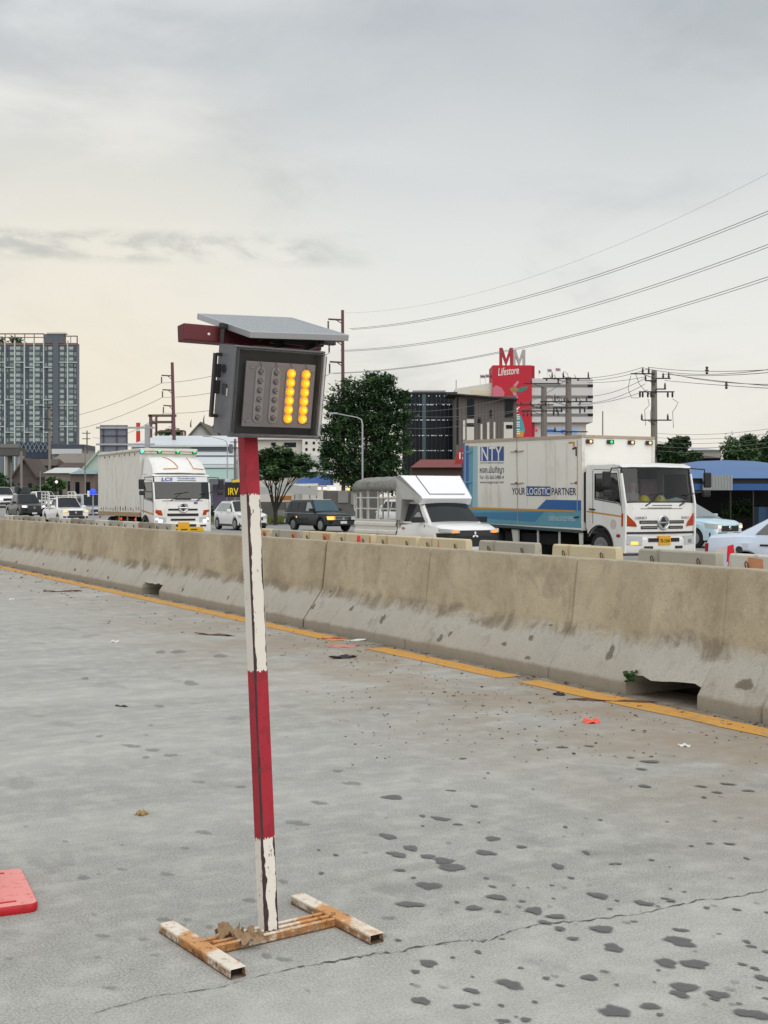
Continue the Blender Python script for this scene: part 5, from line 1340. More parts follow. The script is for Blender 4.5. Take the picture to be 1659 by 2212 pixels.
def person_seated(loc, rz, label, shirt, skin, hair, wheel_at=None):
    """one skinned body in sitting pose, hands on a steering wheel; clothes are child shells"""
    o = thing("person", label, "person", loc, rz)
    def skin_mesh(name, pts, edges, m, sub=2):
        me = bpy.data.meshes.new(name); me.from_pydata([p[:3] for p in pts], edges, []); ob = bpy.data.objects.new(name, me); COL.objects.link(ob); ob.parent = o; me.materials.append(m)
        sk = ob.modifiers.new("skin", 'SKIN'); ss = ob.modifiers.new("smooth", 'SUBSURF'); ss.levels = sub; ss.render_levels = sub
        for i, p in enumerate(pts): me.skin_vertices[0].data[i].radius = (p[3], p[3] * (p[4] if len(p) > 4 else 1)); me.skin_vertices[0].data[i].use_root = (i == 0)
        for pl_ in me.polygons: pl_.use_smooth = True
        return ob
    P = [(0, 0, .08, .15), (.0, 0, .30, .145), (0, 0, .50, .15), (0, 0, .585, .07), (.01, 0, .66, .055), (.03, 0, .74, .085), (.03, 0, .84, .09), (.02, 0, .90, .06),
         (0, -.17, .52, .06), (.10, -.24, .32, .045), (.34, -.17, .36, .034), (.40, -.15, .38, .03), (0, .17, .52, .06), (.10, .24, .32, .045), (.34, .17, .36, .034), (.40, .15, .38, .03),
         (.22, -.10, .08, .085), (.44, -.11, .06, .06), (.46, -.11, -.32, .045), (.22, .10, .08, .085), (.44, .11, .06, .06), (.46, .11, -.32, .045)]
    E_ = [(0, 1), (1, 2), (2, 3), (3, 4), (4, 5), (5, 6), (6, 7), (2, 8), (8, 9), (9, 10), (10, 11), (2, 12), (12, 13), (13, 14), (14, 15), (0, 16), (16, 17), (17, 18), (0, 19), (19, 20), (20, 21)]
    skin_mesh("body", P, E_, skin)
    for sd in (-1, 1):
        for k in range(5):
            b = Vector((.41, sd * .15, .395 - .018 * k)); skin_mesh("finger", [(b.x - .02, b.y, b.z, .009), (b.x + .03, b.y + sd * .005, b.z, .009), (b.x + .045 - .004 * abs(k - 2), b.y - sd * .012, b.z - .006, .008)], [(0, 1), (1, 2)], skin, 1)
    T_ = [(0, 0, .10, .165), (.0, 0, .30, .16), (0, 0, .50, .163), (0, 0, .575, .085), (0, -.17, .52, .073), (.05, -.215, .42, .066), (0, .17, .52, .073), (.05, .215, .42, .066)]
    skin_mesh("shirt", T_, [(0, 1), (1, 2), (2, 3), (2, 4), (4, 5), (2, 6), (6, 7)], shirt)
    MB().mat(hair).lathe([(.095, 0), (.10, .04), (.085, .09), (.045, .115), (.005, .12)], 16, c=(.015, 0, .845)).build("hair", parent=o, smooth=60)
    mb = MB().mat(hair)
    for sd in (-1, 1): mb.lathe([(.010, 0), (.006, .004)], 8, 'X', (.112, sd * .034, .805))
    mb.bb(.108, .114, -.025, .025, .728, .736); mb.build("eyes_and_mouth", parent=o)
    MB().mat(skin).lathe([(.02, 0), (.014, .025), (.006, .032)], 8, 'X', (.105, 0, .77)).build("nose", parent=o, smooth=60)
    for sd in (-1, 1): MB().mat(skin).lathe([(.028, 0), (.022, .012), (.008, .016)], 10, 'Y', (.03, sd * .088, .785)).build("ear", parent=o, smooth=60)
    return o
SKIN = M("skin", (168, 122, 98), .5); HAIR = M("hair_black", (26, 22, 22), .5); SHIRT = M("shirt_grey", (128, 132, 138), .8)
person_seated(tl(.72, -.10, 1.34), yaw, "person in a grey shirt sitting inside the cab of the blue and white truck", SHIRT, SKIN, HAIR)
MB().mat(M("seat_cover_pink", (148, 116, 124), .8, var=.4, scale=6)).bb(.45, .62, .26, .84, 1.44, 2.30).build("seat_cover", parent=v, bevel=.05)
# --- the ribbed box truck
yawL = math.atan2(-math.cos(R(27.5)), math.sin(R(27.5))); hL = Vector((math.cos(yawL), math.sin(yawL), 0)); lL = Vector((-hL.y, hL.x, 0))
cL = Vector((-10.18, 52.1, 0)) + lL * 1.22
v = thing("box_truck", "white truck with a tall ribbed cargo box, roof fairing and yellow bumper plate", "truck", (cL.x, cL.y, FAR_Z), yawL, "traffic on the far carriageway")
RIB = M("ribbed_box", (226, 224, 216), .5, var=.05, scale=2, dirt=(164, 152, 136), dirtamt=.5, dscale=(3, 1, .25))
ZB, ZT2, BL2 = 1.02, 3.86, 6.7
mb = MB().mat(RIB)
for sd in (-1, 1):
    top = []; bot = []; n = 26
    for i in range(n):
        xa = -BL2 + .08 + (BL2 - .2) * i / n; wv = (BL2 - .2) / n
        for dx, o_ in ((0, 0), (.42 * wv, 0), (.5 * wv, .035), (.92 * wv, .035)):
            x = xa + dx; top.append((x, sd * (1.165 + o_), ZT2 - .16)); bot.append((x, sd * (1.165 + o_), ZB + .16))
    mb.grid([bot, top])
mb.bb(-BL2, -BL2 + .08, -1.22, 1.22, ZB, ZT2 - .12); mb.bb(-.12, 0, -1.22, 1.22, ZB, ZT2 - .12); mb.bb(-BL2 + .08, -.12, -1.16, 1.16, ZB, ZT2 - .12)
bodyL = mb.build("cargo_box", parent=v)
mb = MB().mat(M("box_cap", (216, 212, 200), .45, dirt=(150, 136, 112), dirtamt=.5)); mb.bb(-BL2 - .03, .16, -1.25, 1.25, ZT2 - .12, ZT2); mb.bb(.0, .10, -1.25, 1.25, ZT2 - .22, ZT2 - .12); mb.build("box_top_rail", parent=v, bevel=.03)
mb = MB().mat(M("bottom_rail", (176, 150, 110), .6, var=.2, scale=5, dirt=(134, 84, 44), dirtamt=.8)); mb.bb(-BL2, 0, -1.23, -1.14, ZB - .02, ZB + .16); mb.bb(-BL2, 0, 1.14, 1.23, ZB - .02, ZB + .16); mb.build("bottom_rail", parent=v)
mb = MB().mat(M("scuff_dark", (74, 62, 52), .8)); rr_ = random.Random(8)
for i in range(16):
    x = -BL2 + .5 + i * .40; mb.box((x, -1.203, ZB + .30 + rr_.uniform(-.05, .05)), (rr_.uniform(.03, .12), .003, rr_.uniform(.08, .2)), rot=Matrix.Rotation(rr_.uniform(-.5, .5), 3, 'Y'))
    if i % 2: mb.box((x + .2, -1.203, ZT2 - .22), (rr_.uniform(.05, .25), .003, rr_.uniform(.05, .1)))
mb.build("scuff_marks", parent=bodyL)
mb = MB().mat(UNDER); mb.bb(-BL2 + .1, 1.3, -.45, .45, .6, ZB - .02); mb.bb(-5.2, -1.4, -1.0, 1.0, .45, .9); mb.build("chassis", parent=v)
mb = MB().mat(M("guard_cream", (206, 190, 140), .5)); mb.bb(-3.4, -.6, -1.2, -1.16, .54, .62); mb.bb(-BL2, -5.6, -1.2, -1.16, .66, .72)
for x in (-3.3, -2.0, -.7): mb.bb(x - .03, x + .03, -1.19, -1.15, .5, ZB)
mb.build("side_guard", parent=v)
for x in (-2.95, -.75): MB().mat(REDL).lathe([(.06, 0), (.06, .03), (.02, .06)], 12, 'Y', (x, -1.16, .88)).build("side_lamp", parent=v)
MB().mat(AMBO).bb(-BL2 + .1, -BL2 + .22, -1.20, -1.16, .85, .95).build("side_lamp", parent=v)
for x in (-5.1, -3.9):
    for y in (-.95, .95): wheel(v, x, y, .48, .32, -1 if y < 0 else 1, True)
for y in (-1.02, 1.02): wheel(v, .80, y, .49, .26, -1 if y < 0 else 1, True)
GLS = GLASS("windscreen_dark", (.05, .07, .09), .05)
NL = 1.95
fxL, cabL = tcab(v, half=1.2, glass=GLS, open_glass=True, x0=.16, ztop=2.78, wsz=(1.76, 2.66), nose=NL)
def noseL(name, y0, y1, z0, z1, m, par=None, **k): return nose(name, y0, y1, z0, z1, m, par or v, fx=fxL, half=1.2, **k)
# sun visor strip with lettering across the top of the glass
rows = []
for z in (2.44, 2.655): rows.append([(fxL(z) + .03 * (1 - q * q) - .05 * abs(q) ** 4 + .022, 1.14 * q, z) for q in [k / 8 - 1 for k in range(17)]])
vis = MB().mat(M("visor_white", (224, 226, 228), .4)).grid(rows).build("sun_visor", parent=v, smooth=50)
MB().mat(M("film_royal", (44, 84, 160), .5)).text("LCS", (fxL(2.5) + .056, -.86, 2.475), (0, 1, 0), (-.16, 0, .9), .48, .145, .004, shear=.15, bold=.03).build("lettering", parent=vis)
MB().mat(M("film_royal", (44, 84, 160), .5)).text("TRANSPORT", (fxL(2.5) + .054, -.20, 2.555), (0, 1, 0), (-.16, 0, .9), .80, .065, .004, bold=.02).build("lettering", parent=vis)
MB().mat(GREYI).prism([(fxL(2.5) + .058, -.20, 2.485), (fxL(2.5) + .058, .60, 2.485), (fxL(2.5) + .052, .60, 2.515), (fxL(2.5) + .052, -.20, 2.515)], (.002, 0, 0)).build("visor_line", parent=vis)
# fairing on the cab roof
mb = MB().mat(TPAINT); rows = []
for i in range(9):
    f = i / 8; x = 1.70 - 1.40 * f ** 1.5; z = 2.80 + .70 * math.sin(f * math.pi / 2) ** 1.0; hw = 1.14 - .10 * f
    rows.append([(.22, -hw - .02, z - .02), (x - .16, -hw, z - .02), (x - .04, -hw * .86, z), (x + .03, 0, z + .02), (x - .04, hw * .86, z), (x - .16, hw, z - .02), (.22, hw + .02, z - .02)])
mb.grid(rows); mb.poly(rows[-1]); fair = mb.build("roof_fairing", parent=v, smooth=35)
STR = M("stripe_ochre", (190, 126, 44), .5)
def fp(f, y):
    x = 1.70 - 1.40 * f ** 1.5; z = 2.80 + .70 * math.sin(f * math.pi / 2); k = abs(y) / 1.1
    return (x + .03 - .09 * k ** 2 + .016, y, z + .02 - .02 * k + .008)
for (pts) in ([(.80, -.46), (.60, -.30), (.40, -.18), (.22, -.10), (.16, -.12), (.15, -.72)], [(.72, .52), (.40, .52), (.17, .56), (.15, 1.02)]):
    MB().mat(STR).tube([fp(*q) for q in pts], .016, 5).build("fairing_stripe", parent=fair)
def fz2(y2):
    py = 905.2 + .2083 * y2; return EYE - (py - HY) * 50.6 / F - FAR_Z
# nose details
for (a, b, c_, d_) in ((-.62, -.16, 950, 930), (.16, .62, 950, 930)): noseL("grille_slot", a, b, fz2(950), fz2(930), PLAST, out=.004)
noseL("grille_slot", -.66, .66, fz2(1008), fz2(980), PLAST, out=.004); noseL("grille_slot", -.52, .52, fz2(1056), fz2(1034), PLAST, out=.004)
noseL("panel_gap", -.86, .86, fz2(852), fz2(846), DPLAST, out=-.008); noseL("vent_slat", -.34, .34, fz2(838), fz2(826), PLAST, out=-.006); noseL("panel_gap", -.80, .80, fz2(962), fz2(956), DPLAST, out=-.010); noseL("panel_gap", -1.0, 1.0, fz2(1018), fz2(1012), DPLAST, out=-.010)
emblem(v, fxL(1.4) + .075, fz2(920), .19)
MB().mat(M("film_purple", (110, 96, 170), .5)).bb(fxL(1.62) + .02, fxL(1.62) + .035, .46, .62, fz2(882), fz2(858)).build("sticker", parent=cabL)
for sd in (-1, 1):
    z_a, z_b = fz2(1000), fz2(940)
    mb = MB().mat(AMBO); mb.prism([(NL + .02, sd * .84, z_a), (NL + .0, sd * .90, z_b - .02), (NL - .10, sd * 1.21, z_b), (NL - .12, sd * 1.21, z_a)], (-.06, 0, 0)); mb.build("indicator", parent=v, bevel=.01)
    hl = noseL("headlight", sd * .70, sd * 1.16, fz2(1072), fz2(1018), LAMPC, out=.010, dz=.03)
    noseL("headlight_bulb", sd * .86, sd * 1.02, fz2(1070), fz2(1044), LAMPW, hl, out=.018); noseL("headlight_bulb", sd * 1.02, sd * 1.12, fz2(1048), fz2(1026), LAMPW, hl, out=.016)
    noseL("bumper_slot", sd * .72, sd * 1.0, fz2(1118), fz2(1100), PLAST, out=.004)
noseL("intake", -.54, .54, fz2(1118), fz2(1092), PLAST, out=.004)
pl = noseL("number_plate", -.24, .24, fz2(1120), fz2(1072), PLATEY, out=.02)
yp = MB().mat(M("bumper_yellow", (226, 176, 26), .5)); zz0, zz1 = fz2(1166), fz2(1122)
yp.prism([(NL + .18, -.78, zz1), (NL + .18, .78, zz1), (NL + .16, .88, zz0), (NL + .16, -.88, zz0)], (-.05, 0, 0)); yb = yp.build("step_plate", parent=v, bevel=.01)
for y in (-.42, 0, .42): MB().mat(M("slot_brown", (84, 62, 22), .7)).bb(NL + .155, NL + .176, y - .14, y + .14, zz0 + .05, zz0 + .10).build("step_slot", parent=yb)
for sd in (-1, 1): mirror_arm(v, 1.2, NL - .25, 2.66, sd)
mb = MB().mat(STR); mb.prism([(.20, -1.203, 1.30), (NL - .15, -1.203, 1.16), (NL - .15, -1.203, 1.10), (.20, -1.203, 1.24)], (0, .002, 0)); mb.build("door_stripe", parent=cabL)
for i, (zy, m) in enumerate(((-1.16, TEALL), (-.42, GRNL), (.38, GRNL), (1.12, GRNL))):
    b = MB().mat(DKMET).bb(.10, .14, zy - .10, zy + .10, ZT2 - .20, ZT2 - .06).build("roof_marker", parent=v, bevel=.01)
    MB().mat(m).lathe([(.075 if i == 0 else .05, 0), (.05, .03), (.01, .05)], 10, 'X', (.14, zy, ZT2 - .13)).build("marker_lens", parent=b)
# ---------------------------------------------------------------- dark estate car
ye = R(-90 + 35); v = vplace("estate_car", "dark green boxy estate car with a pale roof and one amber lamp lit", "car", 711.5, 65, ye, ox=2.35, oy=.85)
L = 4.7
c = Car(v, L, 1.70, [(-L / 2, .98), (-2.2, 1.06), (.55, 1.07), (1.2, 1.04), (1.9, .98), (2.2, .92), (L / 2, .80)], 1.05, (-1.35, 1.45), .35, GRNBLK, sill=.34, taper=.12)
c.cabin((-2.30, -1.92, .32, .88), 1.05, 1.66, .80, .66, GRNBLK); rb = MB().mat(M("roof_pale", (196, 202, 202), .3)); rb.box((-.80, 0, 1.69), (2.15, 1.16, .03)); rb.build("roof_panel", parent=v, bevel=.012)
RW = MB().mat(M("vent_silver", (170, 174, 176), .4)); RW.bb(-.75, -.15, -.30, .30, 1.70, 1.76); RW.build("roof_vent", parent=v, bevel=.02)
c.screen(True, CARGLB, ins=.05); c.screen(False)
GREF = M("glass_sky", (150, 158, 158), .08, spec=.7)  # pale glass colour with the reflected sky painted in
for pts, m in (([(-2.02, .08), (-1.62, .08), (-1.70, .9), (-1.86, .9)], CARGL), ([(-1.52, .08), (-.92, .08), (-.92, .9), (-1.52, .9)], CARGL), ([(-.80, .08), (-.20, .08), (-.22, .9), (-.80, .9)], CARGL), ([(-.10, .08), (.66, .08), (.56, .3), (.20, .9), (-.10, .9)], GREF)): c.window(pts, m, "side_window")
c.mirror(.62, 1.08, PLAST, .17)
gr = c.front("grille", -.48, .48, .62, .84, PLAST, .02)
for z in (.64, .72, .80): c.front("grille_bar", -.48, .48, z, z + .022, CHROME, .032, par=gr)
MB().mat(CHROME).prism([(L / 2 + .05, -.05, .66), (L / 2 + .05, .05, .66), (L / 2 + .05, .05, .74), (L / 2 + .05, 0, .78), (L / 2 + .05, -.05, .74)], (-.02, 0, 0)).build("badge", parent=v)
for sd in (-1, 1):
    hl = c.front("headlight", sd * .50, sd * .82, .64, .82, LAMPC if sd > 0 else LAMPY, .02)
    if sd < 0: c.front("indicator", sd * .50, sd * .60, .64, .82, AMBL, .026, par=hl)
c.front("bumper", -.82, .82, .36, .58, DPLAST, .05); c.plate(.44, x=L / 2 + .075, w=.40)
c.seams((-.86, -.14, .78), .42, 1.02)
MB().mat(LAMPY).bb(-1.0, -.92, -.862, -.848, .72, .80).build("side_marker", parent=v)
for sd in (-1, 1): MB().mat(CHROME).tube([(-2.25, sd * .845, .985), (1.8, sd * .845, .95)], .012, 5).build("side_trim", parent=v)
MB().mat(PLATEW).bb(-L / 2 - .04, -L / 2 + .02, -.80, .80, .42, .62).build("rear_bumper", parent=v, bevel=.03)
# ---------------------------------------------------------------- white hatchback
v = vplace("hatchback", "white compact sport utility car with alloy wheels passing behind the leaning pole", "car", 519, 68, None, ox=2.1, oy=.88)
L = 4.2
c = Car(v, L, 1.78, [(-L / 2, .94), (-1.9, 1.04), (.4, 1.03), (1.2, 1.0), (1.75, .92), (L / 2, .76)], 1.0, (-1.28, 1.30), .335, WPAINT, sill=.26, taper=.26)
c.cabin((-2.02, -1.35, .10, 1.05), 1.0, 1.60, .82, .60, WPAINT); c.screen(True); c.screen(False)
c.window([(-1.62, .10), (-.72, .06), (-.72, .90), (-1.20, .90), (-1.40, .66)], GREF, "side_window"); c.window([(-.64, .06), (.16, .06), (.10, .90), (-.64, .90)], GREF, "side_window"); c.window([(.22, .06), (.80, .06), (.40, .60), (.22, .86)], CARGL, "quarter_glass")
c.mirror(.62, 1.02, WPAINT, .16)
for sd in (-1, 1):
    c.front("headlight", sd * .48, sd * .86, .66, .80, LAMPC, .016, dz=.06)
MB().mat(LAMPW).lathe([(.07, 0), (.05, .02)], 10, 'X', (c.fx(-.62) + .015, -.62, .72)).build("headlight_bulb", parent=v)
c.front("grille", -.46, .46, .56, .74, PLAST, .018); c.front("bumper", -.84, .84, .24, .42, PLAST, .02); c.plate(.45)
for sd in (-1, 1):
    mb = MB().mat(PLAST); mb.bb(-.88, .88, sd * .875, sd * .90, .22, .34); mb.build("sill_trim", parent=v)
    MB().mat(DKMET).tube([(-1.30, sd * .58, 1.63), (.05, sd * .58, 1.63)], .016, 6).build("roof_rail", parent=v)
c.seams((-.68, .22), .36, .98)
# ---------------------------------------------------------------- white pickup with a cargo rack
def hilux(label, px, Y, paint, z=FAR_Z, lit=LAMPW, bumper=None, w=1.85, warm=False, cab2=False):
    v = vplace("pickup_truck", label, "pickup", px, Y, None, z, ox=2.6, oy=.86)
    L = 5.2
    c = Car(v, L, w, [(-L / 2, 1.05), (-.7, 1.05), (.75, 1.16), (1.3, 1.15), (2.1, 1.08), (2.4, .98), (L / 2, .86)], 1.1, (-1.6, 1.55), .38, paint, sill=.36, taper=.20)
    c.cabin((-.72 if not cab2 else -1.3, -.5 if not cab2 else -1.15, .35, 1.10), 1.14, 1.80, .82, .64, paint); c.screen(True)
    c.window([(-.40, .08), (.80, .08), (.55, .40), (.30, .90), (-.40, .90)], CARGL, "side_window")
    if cab2: c.window([(-1.15, .08), (-.50, .08), (-.50, .9), (-1.10, .9)], CARGL, "side_window")
    c.mirror(.80, 1.14, paint, .22)
    g = c.front("grille", -.44, .44, .66, .98, PLAST, .022, slope=.03); c.front("intake", -.56, .56, .46, .64, PLAST, .024)
    MB().mat(CHROME).lathe([(.075, 0), (.06, .015)], 14, 'X', (L / 2 + .03, 0, .84)).build("badge", parent=g)
    for sd in (-1, 1):
        hl = c.front("headlight", sd * .48, sd * .86, .86, 1.0, LAMPC, .016, dz=.03)
        c.front("headlight_bulb", sd * .56, sd * .82, .87, .99, LAMPY if warm else lit, .024, par=hl)
        c.front("fog_lamp", sd * .62, sd * .80, .50, .62, PLAST, .020)
    c.plate(.40); c.seams((-.44, .95), .45, 1.08)
    return v, c
v, c = hilux("white pickup with a tall empty slatted rack on its bed", 135, 79, WPAINT, warm=True)
for sd in (-1, 1):
    mb = MB().mat(CAGE); y = sd * .88
    for k in range(5):
        z = 1.25 + .20 * k; mb.bar((-2.55, y, z + .14), (-1.0, y, z + .14), .07); mb.bar((-1.0, y, z + .14), (-.55, y, z + .0), .06)
    for x in (-2.5, -1.6, -.95): mb.bar((x, y, 1.05), (x, y, 2.22), .06)
    mb.bar((-.58, y, 1.1), (-.58, y, 2.05), .06); mb.build("cargo_rack", parent=v)
mb = MB().mat(CAGE)
for k in range(5): mb.bar((-.56, -.88, 1.20 + .18 * k), (-.56, .88, 1.20 + .18 * k), .06)
for y in (-.4, .4): mb.bar((-.56, y, 1.1), (-.56, y, 1.95), .05)
mb.build("cargo_rack", parent=v)
hilux("black pickup with a sky bright roof and dazzling white headlamps", 48, 88, BLKPNT, FAR_Z + rise(76), cab2=True)
MB()
# ---------------------------------------------------------------- cars beyond
def simple_car(label, px, Y, paint, yaw=None, z=FAR_Z, h=1.75, lit=LAMPW, van=False, oy=.85):
    v = vplace("passenger_car", label, "van" if van else "car", px, Y, yaw, z, ox=2.2, oy=oy)
    L = 4.5
    c = Car(v, L, 1.78, [(-L / 2, .98), (-1.9, 1.08), (.6, 1.08), (1.4, 1.02), (2.0, .92), (L / 2, .76)], 1.05, (-1.35, 1.40), .34, paint, sill=.28, taper=.22)
    c.cabin((-2.1, -1.8 if van else -1.35, .55 if van else .15, 1.25 if van else 1.05), 1.05, h, .82, .66, paint); c.screen(True); c.screen(False)
    c.window([(-1.5, .08), (-.60, .08), (-.60, .9), (-1.25, .9)], CARGL, "side_window"); c.window([(-.50, .08), (.62, .08), (.30, .6), (.10, .9), (-.50, .9)], CARGL, "side_window")
    c.mirror(.65, 1.05, paint, .18)
    g = c.front("grille", -.42, .42, .56, .78, PLAST, .02)
    for sd in (-1, 1): c.front("headlight", sd * .46, sd * .84, .68, .84, lit, .016, dz=.03)
    c.front("bumper", -.82, .82, .28, .44, DPLAST, .02); c.plate(.46)
    return v, c
simple_car("white car with bright lamps farthest away at the left edge", -4, 108, WPAINT, None, FAR_Z + rise(100))
simple_car("dark car half hidden behind the black pickup", 38, 118, BLKPNT, None, FAR_Z + rise(105), lit=LAMPC)
v, c = simple_car("silver van between the slatted rack pickup and the ribbed truck", 186, 96, M("paint_silver", (178, 184, 188), .3, coat=.6, metal=.2), None, FAR_Z + rise(76) * .5, 1.95, LAMPC, True)
simple_car("white car mostly hidden behind the slatted rack pickup", 86, 98, WPAINT, None, FAR_Z + rise(86), lit=LAMPC)
# the white car glimpsed through the cage
simple_car("white car seen through the bars of the caged pickup", 900, 62, WPAINT, None, FAR_Z, 1.7, LAMPC)
# ---------------------------------------------------------------- ice blue car
v = vplace("passenger_car", "ice blue car behind the truck cab, its near headlamp lit", "car", 1541, 44, R(-90 + 36), ox=2.2, oy=.90)
L = 4.4
c = Car(v, L, 1.82, [(-L / 2, .98), (-1.9, 1.08), (.5, 1.08), (1.2, 1.04), (1.8, .98), (2.08, .90), (L / 2, .76)], 1.05, (-1.3, 1.35), .34, BLUPNT, sill=.26, taper=.26)
c.cabin((-2.0, -1.4, .0, 1.15), 1.05, 1.66, .84, .62, BLUPNT); c.screen(True, M("glass_grey", (120, 128, 132), .08, spec=.6)); c.window([(-.5, .06), (.66, .06), (.2, .8), (-.5, .88)], CARGL, "side_window"); c.window([(-1.5, .08), (-.60, .06), (-.60, .88), (-1.2, .88)], CARGL, "side_window")
c.mirror(.72, 1.06, BLUPNT, .20)
gr = c.front("grille", -.46, .46, .60, .80, PLAST, .018); MB().mat(CHROME).lathe([(.075, 0), (.05, .015)], 12, 'X', (L / 2 + .025, 0, .73)).build("badge", parent=gr)
for sd in (-1, 1):
    hl = c.front("headlight", sd * .44, sd * .88, .70, .84, LAMPC, .016, dz=.05); c.front("headlight_bulb", sd * .50, sd * .66, .71, .82, EM("lamp_pinkish", (255, 200, 170), 1.6), .024, par=hl)
c.front("bumper", -.84, .84, .26, .56, PLAST, .018); c.plate(.46)
# ---------------------------------------------------------------- silver sedan cutting across
a = R(-90 + 58); hS = Vector((math.cos(a), math.sin(a), 0)); lS = Vector((-hS.y, hS.x, 0))
rr = Vector(((1523 - CX) * 27.0 / F, 27.0, 0)); cS = rr + hS * 2.2 + lS * .70
v = thing("sedan", "silver blue sedan cutting across at the right edge, its boot towards the truck", "car", (cS.x, cS.y, FAR_Z), a, "traffic on the far carriageway")
L = 4.4
c = Car(v, L, 1.70, [(-L / 2, .90), (-2.1, .98), (-1.5, 1.02), (.6, .98), (1.4, .92), (2.0, .80), (L / 2, .66)], .98, (-1.30, 1.30), .31, SILVER, sill=.24, taper=.20)
c.cabin((-1.52, -.72, .20, 1.0), 1.0, 1.44, .76, .58, SILVER); c.screen(True); c.screen(False)
c.window([(-1.10, .06), (-.36, .04), (-.36, .90), (-.66, .90), (-.88, .62)], M("glass_tinted", (104, 104, 102), .12, spec=.6), "side_window"); c.window([(-.28, .04), (.66, .04), (.14, .90), (-.28, .90)], MATS["glass_tinted"], "side_window")
for sd in (-1, 1):
    tl_ = MB().mat(REDO).bb(-L / 2 - .004, -L / 2 + .12, sd * .60, sd * .72, .62, .82).build("tail_lamp", parent=v, bevel=.02)
    MB().mat(PLAST).tube([(-.98, sd * .855, .80), (-.80, sd * .855, .80)], .022, 6).build("door_handle", parent=v)
MB().mat(DPLAST).lathe([(.075, 0), (.07, .006)], 18, 'Y', (-1.42, -.852, .70)).build("fuel_cap", parent=v)
MB().mat(M("worn_film", (212, 206, 204), .6)).prism([(-1.95, -.846, .56), (-1.66, -.852, .58), (-1.66, -.852, .76), (-1.92, -.846, .74)], (0, .004, 0)).build("sticker", parent=v)
c.seams((-.32,), .34, .96)
# ================================================================== CITY BEYOND THE ROAD
GZ = -.2
def bthing(name, label, cat, px, Y, rz=0.0, group=None, z=GZ):
    return thing(name, label, cat, ((px - CX) * Y / F, Y, z), rz, group)
def K(Y): return Y / F
def zof(py, Y): return EYE - (py - HY) * Y / F - GZ       # height above the ground of a pixel row at depth Y
CONC = M("bld_concrete", (150, 148, 144), .85, var=.12, scale=.3)
GLZ = M("bld_glass", (54, 66, 74), .12, spec=.7); GLZD = M("bld_glass_dark", (20, 28, 36), .15, spec=.22)
# ---------------------------------------------------------------- residential tower at the left
Y = 560; k = K(Y); b = bthing("apartment_tower", "tall grey residential tower with pale green facade frames, at the left edge", "building", 0, Y)
zt = lambda py: zof(py, Y)
TW = M("tower_wall", (116, 122, 132), .8, var=.12, scale=.05); TWD = M("tower_wall_dark", (96, 103, 112), .8, var=.15, scale=.08); TFR = M("tower_frame", (190, 206, 202), .6); TRED = M("tower_crown_steel", (132, 104, 104), .6)
x0, x1 = -70 * k, 168 * k
MB().mat(TW).bb(x0, x1, 0, 3, 0, zt(742)).build("wall", parent=b)
COLS = [-50.5, -29.6, -8.8, 12, 33, 54, 74.6, 95.5, 147, 168]
mb = MB().mat(TFR)
for c in COLS[:-1]: mb.bb((c - 1.1) * k, (c + 1.1) * k, -1.3, 0, 0, zt(736))
up_ = [(781, 828 + 47, 923), (793, 864, 933)]
for i, (a, b2) in enumerate(zip(COLS, COLS[1:])):
    if a == 95.5: spans = [(95.5, 115), (128, 147)]
    else: spans = [(a, b2)]
    for j, (p, q) in enumerate(spans):
        odd = (i + j) % 2
        for yy in ((783, 875.5, 922) if not odd else (794, 864, 934)): mb.bb((p + 1.1) * k, (q - 1.1) * k, -1.2, 0, zt(yy + .9), zt(yy - .9))
mb.build("facade_frame", parent=b)
WL = M("tower_pane_light", (166, 178, 178), .35, var=.2, scale=.15); WD = M("tower_pane_dark", (66, 76, 90), .2, var=.2, scale=.2); WM = M("tower_pane_mid", (128, 142, 142), .3, var=.3, scale=.12)
rt = random.Random(5)
for i, (a, b2) in enumerate(zip(COLS, COLS[1:])):
    spans = [(95.5, 115), (128, 147)] if a == 95.5 else [(a, b2)]
    for j, (p, q) in enumerate(spans):
        flip = (i + j) % 2; wd = q - p
        la, lb = (p + wd * .10, p + wd * .55) if not flip else (p + wd * .48, p + wd * .93)
        da, db = (p + wd * .64, p + wd * .90) if not flip else (p + wd * .12, p + wd * .38)
        st = MB(); sd_ = MB()
        for f in range(18):
            yt = 749 + 11.62 * f
            st.mat(WL if (f * 7 + i * 3) % 5 else WM).bb(la * k, lb * k, -.35, 0, zt(yt + 6.6), zt(yt)); st.mat(TWD).bb(la * k, lb * k, -.28, 0, zt(yt + 11), zt(yt + 7))
            sd_.mat(TWD).bb(da * k, db * k, -.55, 0, zt(yt + 9.8), zt(yt - .6)); sd_.mat(WD if rt.random() < .6 else WM).bb((da + 1) * k, (db - 1) * k, -.62, -.55, zt(yt + 8.6), zt(yt + 1))
        st.build("window", parent=b); sd_.build("window", parent=b)
mb = MB().mat(TWD); mb.bb(115.5 * k, 127.5 * k, -1.0, 0, 0, zt(726)); mb.bb(95.5 * k, 139 * k, -.9, 3, zt(742), zt(722)); mb.build("lift_shaft", parent=b)
mb = MB().mat(M("cap_pale", (196, 190, 186), .6)); mb.bb(102.5 * k, 142.5 * k, -1.3, 3, zt(722), zt(719)); mb.build("shaft_cap", parent=b)
mb = MB().mat(TRED); mb.bb(x0, 96 * k, -.9, -.2, zt(722.6), zt(720.4)); mb.bb(140 * k, 168 * k, -.9, -.2, zt(727.5), zt(725.5)); mb.bb(x0, 95 * k, -.9, -.2, zt(730), zt(728.4)); mb.bb(166.4 * k, 168 * k, -.9, 0, zt(742), zt(726))
for c in COLS[:-2]: mb.bb((c - .7) * k, (c + .7) * k, -.8, -.3, zt(742), zt(721))
for c in (141, 154, 168): mb.bb((c - 1.0) * k, (c) * k, -.8, -.3, zt(742), zt(727))
